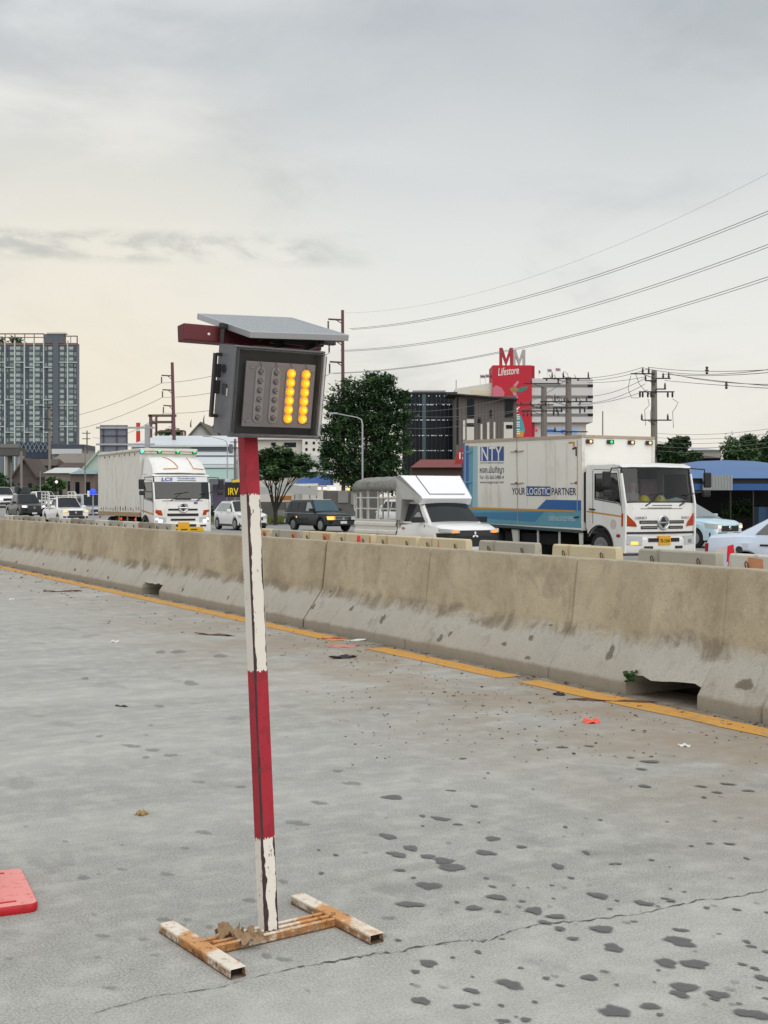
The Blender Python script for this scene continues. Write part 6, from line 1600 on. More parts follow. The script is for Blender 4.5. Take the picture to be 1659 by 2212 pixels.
mb.bb(x0, 168 * k, -.5, 0, zt(746), zt(741)); mb.build("crown_frame", parent=b)
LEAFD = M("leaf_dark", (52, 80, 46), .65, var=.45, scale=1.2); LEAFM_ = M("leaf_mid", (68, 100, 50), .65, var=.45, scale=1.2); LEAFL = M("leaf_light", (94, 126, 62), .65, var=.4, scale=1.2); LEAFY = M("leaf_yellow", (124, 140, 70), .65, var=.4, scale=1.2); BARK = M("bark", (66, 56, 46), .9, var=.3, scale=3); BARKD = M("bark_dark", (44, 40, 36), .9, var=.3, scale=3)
mb = MB()
for cx in (-2, 28, 34, 25):
    for i in range(90):
        a = rt.uniform(0, 6.28); c = Vector((cx * k + rt.gauss(0, 1.1), 4 + rt.gauss(0, .8), zt(734) + rt.gauss(0, .9))); l = rt.uniform(.3, .8)
        d = Vector((math.cos(a), rt.uniform(-1, 1), math.sin(a))).normalized() * l; e = d.orthogonal().normalized() * l * .6; mb.mat(LEAFD).poly([c - d, c - e, c + d, c + e])
mb.build("roof_plants", parent=b)
# podium roofs in front of the tower
b = bthing("market_hall", "long low hall with a dark blue glazed roof band, below the tower", "building", 42, 240); k = K(240); zz = lambda p: zof(p, 240)
MB().mat(M("hall_blue", (44, 58, 78), .5, var=.3, scale=.5)).bb(0, 66 * k, 0, 10, zz(990), zz(956)).build("roof_band", parent=b); MB().mat(M("hall_wall", (116, 116, 122), .8, var=.15, scale=.4)).bb(0, 66 * k, .3, 10, 0, zz(990)).build("wall", parent=b)
mb = MB().mat(M("truss_grey", (130, 140, 150), .5))
for i in range(7): mb.bar((i * 9.4 * k, -.15, zz(977)), ((i + 1) * 9.4 * k, -.15, zz(957)), .12); mb.bar((i * 9.4 * k, -.15, zz(957)), ((i + 1) * 9.4 * k, -.15, zz(977)), .1)
mb.build("truss", parent=b)
b = bthing("market_hall", "dark roofed shed with a pale eaves line, right of the blue hall", "building", 112, 235); k = K(235); zz = lambda p: zof(p, 235)
MB().mat(M("shed_dark", (60, 68, 80), .5, var=.2)).bb(0, 70 * k, 0, 9, zz(972), zz(960)).build("roof", parent=b); MB().mat(M("shed_pale", (196, 200, 204), .5, var=.08)).bb(2 * k, 66 * k, -.8, .0, zz(981), zz(970)).build("awning", parent=b); MB().mat(CONC).bb(0, 70 * k, .3, 9, 0, zz(972)).build("wall", parent=b)
b = bthing("footbridge", "dark grey elevated walkway crossing at the left edge", "bridge", -60, 190); k = K(190); zz = lambda p: zof(p, 190)
MB().mat(M("bridge_dark", (88, 86, 84), .85, var=.2, scale=.6)).bb(0, 100 * k, 0, 4, zz(984), zz(967)).build("girder", parent=b); MB().mat(M("bridge_rail", (116, 116, 114), .7)).bb(0, 100 * k, -.1, 0, zz(967), zz(959)).build("parapet", parent=b)
for x in (69, 96): MB().mat(CONC).bb(x * k, (x + 5) * k, .5, 3, 0, zz(984)).build("pier", parent=b)
# old houses
def house(label, pxa, pxb, ytop, yeave, ybot, Y, wall, roof, gable=False, d=6, name="house", wins=0, winm=None, hip=.12, cat="house"):
    b = bthing(name, label, cat, (pxa + pxb) / 2, Y); k = K(Y); w = (pxb - pxa) / 2 * k; zt_, ze = zof(ytop, Y), zof(yeave, Y)
    MB().mat(wall).bb(-w * .95, w * .95, 0, d, 0, ze).build("wall", parent=b)
    mb = MB().mat(roof)
    if gable:
        mb.prism([(-w * 1.04, -.5, ze - .1), (0, -.5, zt_), (0, -.5, zt_ - .25), (-w, -.5, ze - .35)], (0, d + 1, 0)); mb.prism([(w * 1.04, -.5, ze - .1), (0, -.5, zt_), (0, -.5, zt_ - .25), (w, -.5, ze - .35)], (0, d + 1, 0)); mb.build("roof", parent=b)
        MB().mat(wall).prism([(-w * .95, 0, ze - .02), (w * .95, 0, ze - .02), (0, 0, zt_ - .25)], (0, .2, 0)).build("gable", parent=b)
    else:
        h = w * hip * 2
        mb.add([(-w, -.6, ze), (w, -.6, ze), (w, d + .6, ze), (-w, d + .6, ze), (-w + h, d / 2, zt_), (w - h, d / 2, zt_)], [(0, 1, 5, 4), (1, 2, 5), (2, 3, 4, 5), (3, 0, 4), (0, 3, 2, 1)]); mb.build("roof", parent=b)
    for i in range(wins):
        x = -w * .8 + (i + .5) * 1.6 * w / wins; MB().mat(winm or GLZD).bb(x - w * .3 / wins, x + w * .3 / wins, -.06, .0, ze * .45, ze * .8).build("window", parent=b)
    return b
WOODB = M("old_wood", (86, 78, 74), .9, var=.3, scale=.6); TILEB = M("old_tile", (84, 74, 68), .9, var=.3, scale=1.2); TILEG = M("tin_grey", (126, 120, 112), .7, var=.25, scale=.6, dirt=(96, 78, 64)); TINW = M("tin_pale", (196, 198, 196), .5, var=.06); MINT = M("wall_mint", (186, 208, 198), .7, var=.06, scale=.3); TEALR = M("tin_teal", (126, 150, 152), .6, var=.1)
house("old dark timber house with a tall gable, behind the leftmost utility poles", 26, 82, 989, 1028, 1080, 150, WOODB, TILEB, True, wins=2)
house("weathered tiled house roof behind the timber gable", 56, 124, 990, 1006, 1080, 170, WOODB, TILEB)
house("house with brown corrugated roof below the pale eaves", 108, 206, 978, 1000, 1080, 175, TILEG, TILEG, wins=3)
house("long low house with dark tiled roof behind the green gable wall", 116, 212, 998, 1016, 1080, 168, WOODB, TILEB)
house("grey house with a pale metal roof above the dark green hedge", 96, 166, 1009, 1022, 1080, 145, M("wall_grey", (138, 132, 124), .85, var=.15, scale=.5), TINW, wins=3)
house("small shack with a teal lean-to roof in front of the green gable", 150, 208, 1014, 1024, 1080, 140, M("wall_shack", (118, 104, 98), .9, var=.3, scale=.8), TEALR, wins=2)
house("pale green gable ended hall beside the sign gantry", 168, 262, 972, 1024, 1080, 160, MINT, M("tin_mint", (168, 190, 180), .6, var=.08), True, d=12)
# warehouse
b = bthing("warehouse", "large pale blue white metal warehouse with long horizontal roof bands, behind the ribbed truck", "building", 395, 130); k = K(130); zz = lambda p: zof(p, 130)
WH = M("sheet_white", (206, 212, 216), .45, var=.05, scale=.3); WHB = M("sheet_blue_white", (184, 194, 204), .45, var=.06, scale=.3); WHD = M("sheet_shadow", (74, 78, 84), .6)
mb = MB().mat(WH); mb.add([(-120 * k, 0, zz(962)), (115 * k, 0, zz(962)), (112 * k, 9, zz(932)), (-90 * k, 9, zz(932))], [(0, 1, 2, 3)]); mb.bb(-120 * k, 115 * k, -.1, .2, zz(965), zz(961)); mb.build("roof", parent=b)
MB().mat(WHB).bb(-112 * k, 118 * k, .3, 12, 0, zz(965)).build("wall", parent=b)
MB().mat(WHD).bb(18 * k, 102 * k, .05, .3, zz(973), zz(965)).build("window", parent=b)  # dark strip painted as the shade under the roof edge
mb = MB().mat(WH); mb.bb(18 * k, 118 * k, -.4, .3, zz(984), zz(977)); mb.add([(18 * k, -3, zz(1004)), (122 * k, -3, zz(1004)), (118 * k, .2, zz(984)), (18 * k, .2, zz(984))], [(0, 1, 2, 3)]); mb.bb(18 * k, 124 * k, -3.1, -2.8, zz(1012), zz(1005)); mb.build("canopy", parent=b)
MB().mat(M("awning_green", (150, 176, 168), .6, var=.06)).add([(18 * k, -5, zz(1036)), (124 * k, -5, zz(1036)), (122 * k, -3, zz(1014)), (18 * k, -3, zz(1014))], [(0, 1, 2, 3)]).build("awning", parent=b)
MB().mat(M("wall_purple", (110, 100, 124), .8, var=.1)).bb(70 * k, 124 * k, -2, .2, 0, zz(1047)).build("shop_front", parent=b)
house("temple hall with steep tiled gables and a pale carved front, above the warehouse", 406, 462, 911, 942, 1000, 165, M("temple_white", (182, 182, 178), .8, var=.25, scale=2.2), M("temple_tile", (96, 92, 80), .8, var=.2, scale=1.5), True, d=10, name="temple", cat="temple")
b = house("second temple gable partly behind the lamp box", 446, 482, 914, 945, 1000, 175, M("temple_grey", (134, 136, 138), .8, var=.2, scale=2), MATS["temple_tile"], True, d=10, name="temple", cat="temple")
for (px, py) in ((412, 918), (440, 909)):
    q = at(px, py, 165); tag(MB().mat(MATS["temple_tile"]).tube([(0, 0, -.3), (0, 0, .3), (.12, 0, .75)], [.12, .08, .02], 6).build("finial", loc=q), "curved finial on the temple ridge, " + ("lower one" if px == 412 else "upper one"), "finial")
# unfinished concrete frame with a rooftop tree clump and tin roofs
b = bthing("unfinished_building", "bare unfinished concrete building frame beside the tall power pole", "building", 320, 190); k = K(190); zz = lambda p: zof(p, 190)
FRC = M("frame_concrete", (112, 86, 84), .9, var=.2, scale=.8)
mb = MB().mat(FRC); mb.bb(2 * k, 8 * k, 0, .5, 0, zz(897)); mb.bb(10 * k, 14 * k, 2, 2.4, 0, zz(897)); mb.bb(50 * k, 55 * k, 0, .5, 0, zz(897)); mb.bb(0, 60 * k, 0, .6, zz(900), zz(895)); mb.bb(14 * k, 56 * k, 0, .6, zz(914), zz(909)); mb.bb(24 * k, 78 * k, 0, .6, zz(933), zz(929)); mb.bb(70 * k, 73 * k, 0, .5, 0, zz(929)); mb.bb(78 * k, 81 * k, 0, .5, 0, zz(931)); mb.build("frame", parent=b)
MB().mat(FRC).bb(2 * k, 18 * k, .1, .6, zz(916), zz(909)).build("infill_wall", parent=b)
# red and white stack, green domed tent
b = bthing("chimney_stack", "thin red and white banded stack behind the sign gantry", "stack", 298, 260); k = K(260)
MB().mat(M("stack_red", (206, 52, 44), .6)).bb(-4 * k, 3.5 * k, 0, .8, zof(925, 260), zof(913, 260)).build("upper_band", parent=b); MB().mat(M("stack_white", (220, 214, 208), .6)).bb(-3 * k, 3 * k, 0, .8, zof(931, 260), zof(925, 260)).build("middle_band", parent=b); MB().mat(MATS["stack_red"]).bb(-4 * k, 3.5 * k, 0, .8, 0, zof(931, 260)).build("lower_band", parent=b)
# sign gantry seen from behind
b = bthing("sign_gantry", "back of a road sign on a grey steel gantry, above the ribbed truck", "sign", 318, 95); k = K(95); zz = lambda p: zof(p, 95)
GAL = M("galvanised", (166, 168, 172), .45, .3, var=.08); SGB = M("sign_back", (116, 120, 132), .5, var=.1)
mb = MB().mat(GAL); mb.bb(-5 * k, 5 * k, -.1, .25, 0, zz(917)); mb.build("post", parent=b)
for py in (924, 960): MB().mat(GAL).bb(-110 * k, 16 * k, -.12, .02, zz(py + 2), zz(py - 2)).build("cross_arm", parent=b)
pnl = MB().mat(SGB).bb(-103 * k, -43 * k, .10, .18, zz(976), zz(918)).build("sign_panel", parent=b)
mb = MB().mat(M("sign_frame", (70, 74, 86), .5))
for x in (-95, -66, -44): mb.bb((x - 1) * k, (x + 1) * k, .0, .10, zz(974), zz(920))
for py in (941, 962): mb.bb(-100 * k, -44 * k, .0, .09, zz(py + 1), zz(py - 1))
mb.build("sign_frame", parent=pnl)
# ---------------------------------------------------------------- middle: white houses, canopy, awnings, wall
b = bthing("white_building", "white concrete building with small square windows between the two trees", "building", 608, 150); k = K(150); zz = lambda p: zof(p, 150)
WB = M("wall_white", (214, 210, 202), .8, var=.05, scale=.3)
MB().mat(WB).bb(-70 * k, 45 * k, 1.2, 10, 0, zz(949)).build("wall", parent=b); MB().mat(WB).bb(45 * k, 90 * k, 0, 10, 0, zz(946)).build("stair_wing", parent=b); mb = MB().mat(WB); mb.bb(-72 * k, 92 * k, .6, 10, zz(949), zz(945)); mb.build("parapet", parent=b)
MB().mat(GLZD).bb(4 * k, 30 * k, 1.14, 1.2, zz(965), zz(955)).build("window", parent=b); MB().mat(GLZD).bb(-24 * k, -14 * k, 1.14, 1.2, zz(962), zz(955)).build("window", parent=b)
for (x, y) in ((54, 957), (70, 957), (54, 971), (70, 971)): MB().mat(GLZD).bb((x - 2.5) * k, (x + 2.5) * k, -.05, 0, zz(y + 3), zz(y - 3)).build("window", parent=b)
MB().mat(TINW).bb(30 * k, 100 * k, -2, 0, zz(1020), zz(985)).build("annex", parent=b)
b = bthing("stall_canopy", "grey fabric stall canopy with an orange valance, behind the small spreading tree", "canopy", 620, 92); k = K(92); zz = lambda p: zof(p, 92)
rows = []
for i in range(13):
    f = i / 12; x = (-75 + 144 * f) * k; top = 1049 + 3 * math.sin(f * 9) + (10 * max(0, f - .85) / .15)
    rows.append([(x, -2.2, zz(1071 - 5 * math.sin(f * 3.1))), (x, -1.0, zz(1062)), (x, .2, zz(top))])
MB().mat(M("canopy_grey", (142, 142, 138), .8, var=.15, scale=1.5)).grid(rows).build("roof_sheet", parent=b, smooth=60)
MB().mat(M("valance_orange", (188, 122, 52), .7)).prism([(-28 * k, -2.0, zz(1073)), (14 * k, -2.0, zz(1071)), (14 * k, -2.0, zz(1081)), (-12 * k, -2.0, zz(1081))], (0, .05, 0)).build("valance", parent=b)
for x in (-70, -30, 20, 66): MB().mat(DKMET).bb((x - .8) * k, (x + .8) * k, -1.6, -1.55, 0, zz(1068)).build("pole", parent=b)
b = bthing("stall_canopy", "flat pale canopy sheet above the grey fabric one", "canopy", 640, 97); k = K(97); zz = lambda p: zof(p, 97)
MB().mat(TINW).add([(-30 * k, -2, zz(1051)), (50 * k, -2, zz(1050)), (46 * k, 1, zz(1044)), (-24 * k, 1, zz(1045))], [(0, 1, 2, 3)]).build("roof_sheet", parent=b); MB().mat(DKMET).bb(30 * k, 31 * k, -1, -.95, 0, zz(1050)).build("pole", parent=b)
b = bthing("stall_canopy", "bright blue tarpaulin pitched between the two trees", "canopy", 672, 104); k = K(104); zz = lambda p: zof(p, 104)
MB().mat(M("tarp_blue", (30, 84, 158), .6, var=.12, scale=1)).add([(-28 * k, -3, zz(1049)), (52 * k, -3, zz(1049)), (46 * k, 1, zz(1022)), (18 * k, 1, zz(1026)), (-30 * k, 0, zz(1036))], [(0, 1, 2, 3, 4)]).build("roof_sheet", parent=b); MB().mat(DKMET).bb(0, 1 * k, -2, -1.95, 0, zz(1046)).build("pole", parent=b)
WALLG = M("wall_blocks", (96, 94, 92), .9, var=.35, scale=1.6)
b = bthing("boundary_wall", "grey block wall along the verge behind the dark estate car", "wall", 640, 88); k = K(88); zz = lambda p: zof(p, 88)
mb = MB().mat(WALLG); mb.bb(-110 * k, 58 * k, 0, .3, 0, zz(1084)); mb.bb(58 * k, 180 * k, 0, .3, 0, zz(1060)); mb.build("wall_panel", parent=b)
mb = MB().mat(M("block_pale", (132, 132, 130), .9, var=.2, scale=2))
for (xa, xb, ya, yb) in ((-22, -4, 1086, 1100), (-40, -24, 1102, 1116), (2, 18, 1087, 1100), (90, 112, 1060, 1086), (118, 132, 1064, 1090)): mb.bb(xa * k, xb * k, -.08, 0, zz(yb), zz(ya))
mb.build("patched_render", parent=b)
mb = MB().mat(EM("shop_light", (255, 244, 224), 1.2))
for (px, w) in ((690, 7), (702, 8), (719, 13)): q = at(px, 1055, 87.5); tag(MB().mat(MATS["shop_light"]).box((0, 0, 0), (w * K(88), .1, 5 * K(88))).build("shop_lamp", loc=q), {690: "small lit lamp panel nearest the grey canopy's end", 702: "middle one of three lit lamp panels over the block wall", 719: "widest lit lamp panel, above the block wall by the caged pickup"}[px], "lamp")
for (px, py, m, l) in ((753, 1057, "headlamp_warm", "warm round lamp just left of the caged pickup's canvas"), (556, 1080, "shop_light", "bright round lamp beside the leaning pole, behind the white hatchback")):
    q = at(px, py, 80); tag(MB().mat(MATS[m]).lathe([(.09, 0), (.09, .05), (.03, .09)], 10, 'Y').build("shop_lamp", loc=q), l, "lamp")
VG = M("verge_grass", (112, 122, 66), .9, var=.35, scale=6)
rg_ = random.Random(21); mb = MB().mat(VG)
for i in range(2600):
    px = rg_.uniform(560, 616) if i < 2000 else rg_.uniform(420, 470); yy = 84 + rg_.uniform(-.8, 3.4); p = Vector(((px - CX) * yy / F, yy, .0)); a = rg_.uniform(0, 6.28); h = rg_.uniform(.12, .5)
    mb.poly([p + Vector((math.cos(a) * .03, math.sin(a) * .03, 0)), p - Vector((math.cos(a) * .03, math.sin(a) * .03, 0)), p + Vector((rg_.uniform(-.15, .15), rg_.uniform(-.1, .1), h))])
tag(mb.build("grass"), "rough yellowish verge grass before the block wall", None, None, 'stuff')
# V R I shop board
b = bthing("shop_sign", "black shop board with yellow letters, half hidden by the leaning pole", "sign", 487, 84); k = K(84); zz = lambda p: zof(p, 84)
MB().mat(M("board_black", (30, 26, 24), .5)).bb(-1 * k, 40 * k, 0, .15, zz(1074), zz(1042)).build("board", parent=b)
MB().mat(EM("letter_yellow", (240, 206, 40), .55)).text("IRV", (6 * k, -.01, zz(1069)), (1, 0, 0), (0, 0, 1), 22 * k, 15 * k, .02, bold=.02).build("lettering", parent=b)
mb = MB().mat(MATS["letter_yellow"]); mb.prism([(14 * k, 0, zz(1038)), (40 * k, 0, zz(1033)), (40 * k, 0, zz(1037)), (16 * k, 0, zz(1043))], (0, .2, 0)); mb.build("arrow", parent=b); MB().mat(DKMET).bb(4 * k, 6 * k, .05, .12, 0, zz(1074)).build("post", parent=b)
MB().mat(M("aircon_white", (206, 212, 224), .6)).bb(-2 * k, 11 * k, .2, .8, zz(1041), zz(1033)).build("unit_box", parent=b)
# ---------------------------------------------------------------- glass office and grey office
Y = 200; k = K(Y); zz = lambda p: zof(p, Y)
b = bthing("office_building", "dark glass office block with rows of small white ceiling lights, right of the tall tree", "building", 870, Y)
MB().mat(GLZD).bb(0, 116 * k, 0, 12, 0, zz(850)).build("curtain_wall", parent=b)
mb = MB().mat(M("mullion_dark", (40, 48, 56), .4))
for x in range(0, 117, 9): mb.bb((x - .5) * k, (x + .5) * k, -.08, 0, 0, zz(850))
for py in (849, 872, 907, 940, 973): mb.bb(0, 116 * k, -.12, 0, zz(py + 2), zz(py - 1))
mb.build("mullions", parent=b); MB().mat(M("glass_stripe", (58, 84, 92), .15, spec=.7)).bb(42 * k, 50 * k, -.15, 0, 0, zz(852)).build("glass_corner", parent=b)
ro = random.Random(6); cl = EM("ceiling_light", (226, 236, 240), .75)
for py in (855, 874, 907, 940.5, 973):
    mb = MB().mat(cl)
    for i in range(30):
        if ro.random() < (.55 if py > 860 else .2): x = 4 + i * 3.4; mb.bb(x * k, (x + ro.choice((1, 1.4, 2.4))) * k, -.20, -.14, zz(py + 1.2), zz(py - .4))
    mb.build("ceiling_lights", parent=b)
MB().mat(CONC).bb(22 * k, 94 * k, 2, 8, zz(850), zz(841)).build("roof_plant", parent=b); MB().mat(MATS["mullion_dark"]).bb(-2 * k, 118 * k, -.3, 12, zz(850), zz(847)).build("roof_edge", parent=b)
Y = 185; k = K(Y); zz = lambda p: zof(p, Y)
b = bthing("office_building", "grey brown clad office block with tall slit windows and a thin flat roof", "building", 986, Y)
GB = M("cladding_brown", (106, 100, 98), .8, var=.15, scale=.8)
MB().mat(GB).bb(0, 130 * k, 0, 10, 0, zz(856)).build("wall", parent=b); mb = MB().mat(M('cladding_joint', (74, 70, 70), .8))
for x in range(5, 130, 7): mb.bb((x - .35) * k, (x + .35) * k, -.03, 0, 0, zz(857))
mb.build('cladding_joints', parent=b); MB().mat(M("roof_edge_dark", (44, 42, 44), .6)).add([(-20 * k, -1.2, zz(850)), (132 * k, -1.2, zz(862)), (132 * k, 10, zz(858)), (-20 * k, 10, zz(846)), (-20 * k, -1.2, zz(853)), (132 * k, -1.2, zz(865)), (132 * k, 10, zz(861)), (-20 * k, 10, zz(849))], [(0, 1, 2, 3), (4, 7, 6, 5), (0, 4, 5, 1), (1, 5, 6, 2), (2, 6, 7, 3), (3, 7, 4, 0)]).build("roof", parent=b)
for (xa, xb, ya, yb, m) in ((23, 38, 862, 902, GLZD), (105, 122, 866, 902, GLZD), (22, 38, 906, 914, WB), (22, 38, 922, 955, WB), (102, 122, 912, 955, WB), (14, 19, 908, 950, WB), (52, 56, 916, 955, WB), (66, 71, 912, 955, WB), (80, 84, 912, 955, WB), (72, 76, 886, 902, GLZD), (107, 121, 918, 926, GLZD), (23, 37, 915, 921, GLZD), (46, 52, 902, 914, GLZD), (0, 4, 852, 960, GLZD)):
    MB().mat(m).bb(xa * k, xb * k, -.10 - (.05 if yb - ya < 20 else 0), 0, zz(yb), zz(ya)).build("window", parent=b)
b = house("red tiled low roof in front of the dark glass office", 886, 1010, 990, 1010, 1080, 120, M("wall_dim", (84, 70, 66), .9), M("tile_maroon", (118, 52, 50), .7, var=.2, scale=1.5), d=8, hip=.2)
b = bthing("shop_sign", "red shop board with white lettering at the rear corner of the lettered truck", "sign", 982, 115); k = K(115); zz = lambda p: zof(p, 115)
MB().mat(M("board_red", (166, 36, 46), .5)).prism([(0, 0, zz(1003)), (34 * k, 0, zz(1000)), (34 * k, 0, zz(966)), (14 * k, 0, zz(968)), (4 * k, 0, zz(982))], (0, .2, 0)).build("board", parent=b); MB().mat(FWHT).text("13", (10 * k, -.01, zz(992)), (1, 0, 0), (0, 0, 1), 14 * k, 15 * k, .02, bold=.03).build("lettering", parent=b); MB().mat(DKMET).bb(16 * k, 18 * k, .05, .15, 0, zz(1000)).build("post", parent=b)
# ---------------------------------------------------------------- shopping centre
Y = 300; k = K(Y); zz = lambda p: zof(p, Y)
b = bthing("shopping_centre", "shopping centre with a red tower topped by two big letters M", "building", 1064, Y)
SR = M("tower_red", (190, 22, 48), .6, var=.05, scale=.1); CW = M("centre_white", (206, 204, 206), .6, var=.04, scale=.2); CC = M("centre_cream", (214, 212, 204), .6, var=.04)
tw = MB().mat(SR).bb(0, 85 * k, 0, 10, 0, zz(789)).build("red_tower", parent=b); MB().mat(M("tower_red_shaded", (160, 18, 40), .6)).bb(85 * k, 92 * k, 1, 10, 0, zz(789)).build("tower_flank", parent=b)  # flank takes a darker copy of the red, painted as its shaded side
mb = MB().mat(CC); mb.prism([(-80 * k, 1, 0), (0, 1, 0), (0, 1, zz(826)), (-80 * k, 1, zz(839))], (0, 10, 0)); mb.build("cream_wing", parent=b); MB().mat(M("centre_yellow", (214, 204, 178), .6)).bb(-45 * k, 0, .9, 1, zz(852), zz(842)).build("cornice_band", parent=b)
wg = MB().mat(CW).bb(82 * k, 217 * k, .4, 14, zz(912), zz(817)).build("white_wing", parent=b); MB().mat(CW).bb(82 * k, 205 * k, 2, 14, 0, zz(912)).build("lobby_wall", parent=b)
for py in (833, 857, 880, 896):
    mb = MB().mat(M("band_window", (118, 120, 116), .3)); mb.bb(84 * k, 217.4 * k, .3, .4, zz(py + 3), zz(py - 3)); mb.mat(GLZD).bb(206 * k, 217.5 * k, .25, .3, zz(py + 3), zz(py - 3)); mb.build("window", parent=b)
def M_letter(x0, x1, y0, y1, m, d=1.2):
    w = (x1 - x0) * k; H_ = zz(y1) - zz(y0); o0 = Vector((x0 * k, 2, zz(y0))); s_ = w * .2; th = w * .2
    pts = [(0, 0), (0, H_), (s_ * 1.15, H_), (w / 2, H_ * .38), (w - s_ * 1.15, H_), (w, H_), (w, 0), (w - s_, 0), (w - s_, H_ * .62), (w / 2 + th * .1, H_ * .04), (w / 2 - th * .1, H_ * .04), (s_, H_ * .62), (s_, 0)]
    mb = MB().mat(m); quad = [[0, 1, 2, 11, 12], [2, 3, 10, 11], [3, 4, 8, 9, 10], [4, 5, 6, 7, 8]]
    for q in quad: mb.prism([o0 + Vector((pts[i][0], 0, pts[i][1])) for i in q], (0, d, 0))
    return mb.build("letter_m", parent=b)
M_letter(17, 46, 789, 749, M("letter_crimson", (168, 26, 48), .5)); M_letter(46.4, 73, 789, 753, M("letter_silver", (168, 166, 164), .4, .2))
MB().mat(FWHT).text("Lifestore", (12 * k, -.02, zz(812)), (1, 0, .10), (-.1, 0, 1), 46 * k, 17 * k, .03, shear=.35, bold=.01).build("lettering", parent=tw)
def patch(pts, m, lv=1, nm="mural_patch"): MB().mat(m).prism([(x * k, -.03 * lv, zz(y)) for x, y in pts], (0, .03, 0)).build(nm, parent=tw)
patch([(0, 838), (8, 832), (20, 838), (26, 848), (24, 860), (0, 862)], M("mural_pink", (206, 110, 130), .6)); patch([(46, 846), (62, 836), (78, 834), (72, 842), (60, 848)], M("mural_teal", (46, 128, 116), .6), 2); patch([(36, 840), (48, 834), (58, 842), (48, 848), (40, 846)], M("mural_olive", (150, 130, 70), .6), 3); patch([(42, 848), (50, 846), (56, 862), (48, 858)], M("mural_rose", (214, 130, 160), .6), 2); patch([(44, 834), (54, 822), (57, 826), (50, 836)], MATS["mural_rose"], 2)
patch([(52, 900), (60, 896), (66, 912), (70, 930), (66, 944), (50, 944)], M("mural_aqua", (60, 160, 170), .6)); patch([(54, 932), (66, 930), (66, 944), (50, 944)], M("mural_ochre", (200, 150, 60), .6), 2); patch([(50, 866), (52, 878), (56, 890), (48, 884)], MATS["mural_teal"], 1)
for i, ch in enumerate("YEEE"): MB().mat(FWHT).text(ch, (47 * k, -.08, zz(890 + i * 16)), (1, 0, 0), (0, 0, 1), 12 * k, 11 * k, .05, bold=.04).build("lettering", parent=tw)
sg = MB().mat(EM("sign_blue_white", (150, 186, 232), .5)).bb(116 * k, 186 * k, 1.8, 2, zz(936), zz(925)).build("shop_board", parent=b); mb = MB().mat(M("sign_ink_blue", (52, 92, 170), .5)); mb.bb(119 * k, 181 * k, 1.76, 1.8, zz(933), zz(930)); mb.bb(119 * k, 140 * k, 1.75, 1.8, zz(930), zz(927)); mb.bb(150 * k, 172 * k, 1.75, 1.8, zz(930), zz(928)); mb.build("sign_band", parent=sg)
MB().mat(EM("sign_red", (236, 50, 50), .5)).text("T", (77 * k, 1.9, zz(942)), (1, 0, 0), (0, 0, 1), 16 * k, 22 * k, .05, bold=.06).build("shop_emblem", parent=b); MB().mat(MATS["sign_red"]).bb(95 * k, 99 * k, 1.85, 2, zz(931), zz(926)).build("shop_emblem", parent=b)
MB().mat(GAL).bb(-78 * k, -76 * k, 3, 3.2, zz(838), zz(818)).build("mast", parent=b); MB().mat(GAL).bb(210 * k, 211.2 * k, 3, 3.2, zz(817), zz(800)).build("mast", parent=b)
for (px, py, h, w, l) in ((1040, 805, 26, 11, "leftmost flag above the cream wing"), (1052, 804, 24, 12, "flag touching the red tower"), (1168, 795, 24, 4, "furled flag over the white wing"), (1187, 792, 26, 10, "flag flying over the middle of the white wing"), (1205, 790, 28, 11, "rightmost flag over the white wing")):
    f = thing("flag", "striped red white and blue " + l if w > 5 else l, "flag", ((px - CX) * Y / F, Y + 4, zof(py + h, Y) + GZ), 0, "flags on the shopping centre roof")
    MB().mat(FWHT).tube([(0, 0, -1.5), (0, 0, (h) * k)], .06, 6).build("pole", parent=f)
    FR, FB = M("flag_red", (176, 48, 70), .7), M("flag_blue", (60, 56, 120), .7)
    mb = MB(); hh = [0, 1.5, 3, 6, 7.5, 9]
    for i, m in enumerate((FR, FWHT, FB, FWHT, FR)):
        mb.mat(m); rows = []
        for j in range(6): rows.append([(j / 5 * w * k, .25 * math.sin(j * 1.3), (h - hh[i] * .75 - 1 - .25 * j) * k), (j / 5 * w * k, .25 * math.sin(j * 1.3), (h - hh[i + 1] * .75 - 1 - .25 * j) * k)])
        mb.grid(rows)
    mb.build("cloth", parent=f)
# ---------------------------------------------------------------- right: blue roofed shelter and sheds
b = bthing("market_shelter", "open shelter with a broad blue roof and a dim interior, behind the silver sedan", "shelter", 1570, 66); k = K(66); zz = lambda p: zof(p, 66)
BR = M("roof_blue", (74, 110, 158), .5, var=.10, scale=.5); BRD = M("fascia_blue", (34, 84, 150), .5); DIM = M("interior_dim", (34, 34, 36), .9, var=.3, scale=.8)
rows = []
for (px, py, q) in ((-130, 1006, 0), (-60, 996, .2), (0, 994, .5), (60, 996, .6), (90, 1000, .5), (112, 1012, .3), (150, 1016, .2), (230, 1016, .2)):
    rows.append([(px * k, -4.5, zz(1036)), (px * k, -2.2, zz((1036 + py) / 2 - 3)), (px * k, 0, zz(py)), (px * k, 3, zz(py + 3))])
MB().mat(BR).grid(rows).build("roof", parent=b, smooth=50)
MB().mat(BRD).bb(-130 * k, 230 * k, -4.4, -4.3, zz(1060), zz(1047)).build("fascia", parent=b); MB().mat(M("gutter_black", (22, 26, 32), .6)).bb(-130 * k, 230 * k, -4.3, -4.2, zz(1047), zz(1037)).build("gutter", parent=b)
MB().mat(DIM).bb(-130 * k, 230 * k, 2.5, 2.7, 0, zz(1030)).build("back_wall", parent=b)
for px in (-40, 6, 40, 100, 160): MB().mat(DKMET).bb(px * k, (px + 2) * k, -4.2, -4.1, 0, zz(1050)).build("post", parent=b)
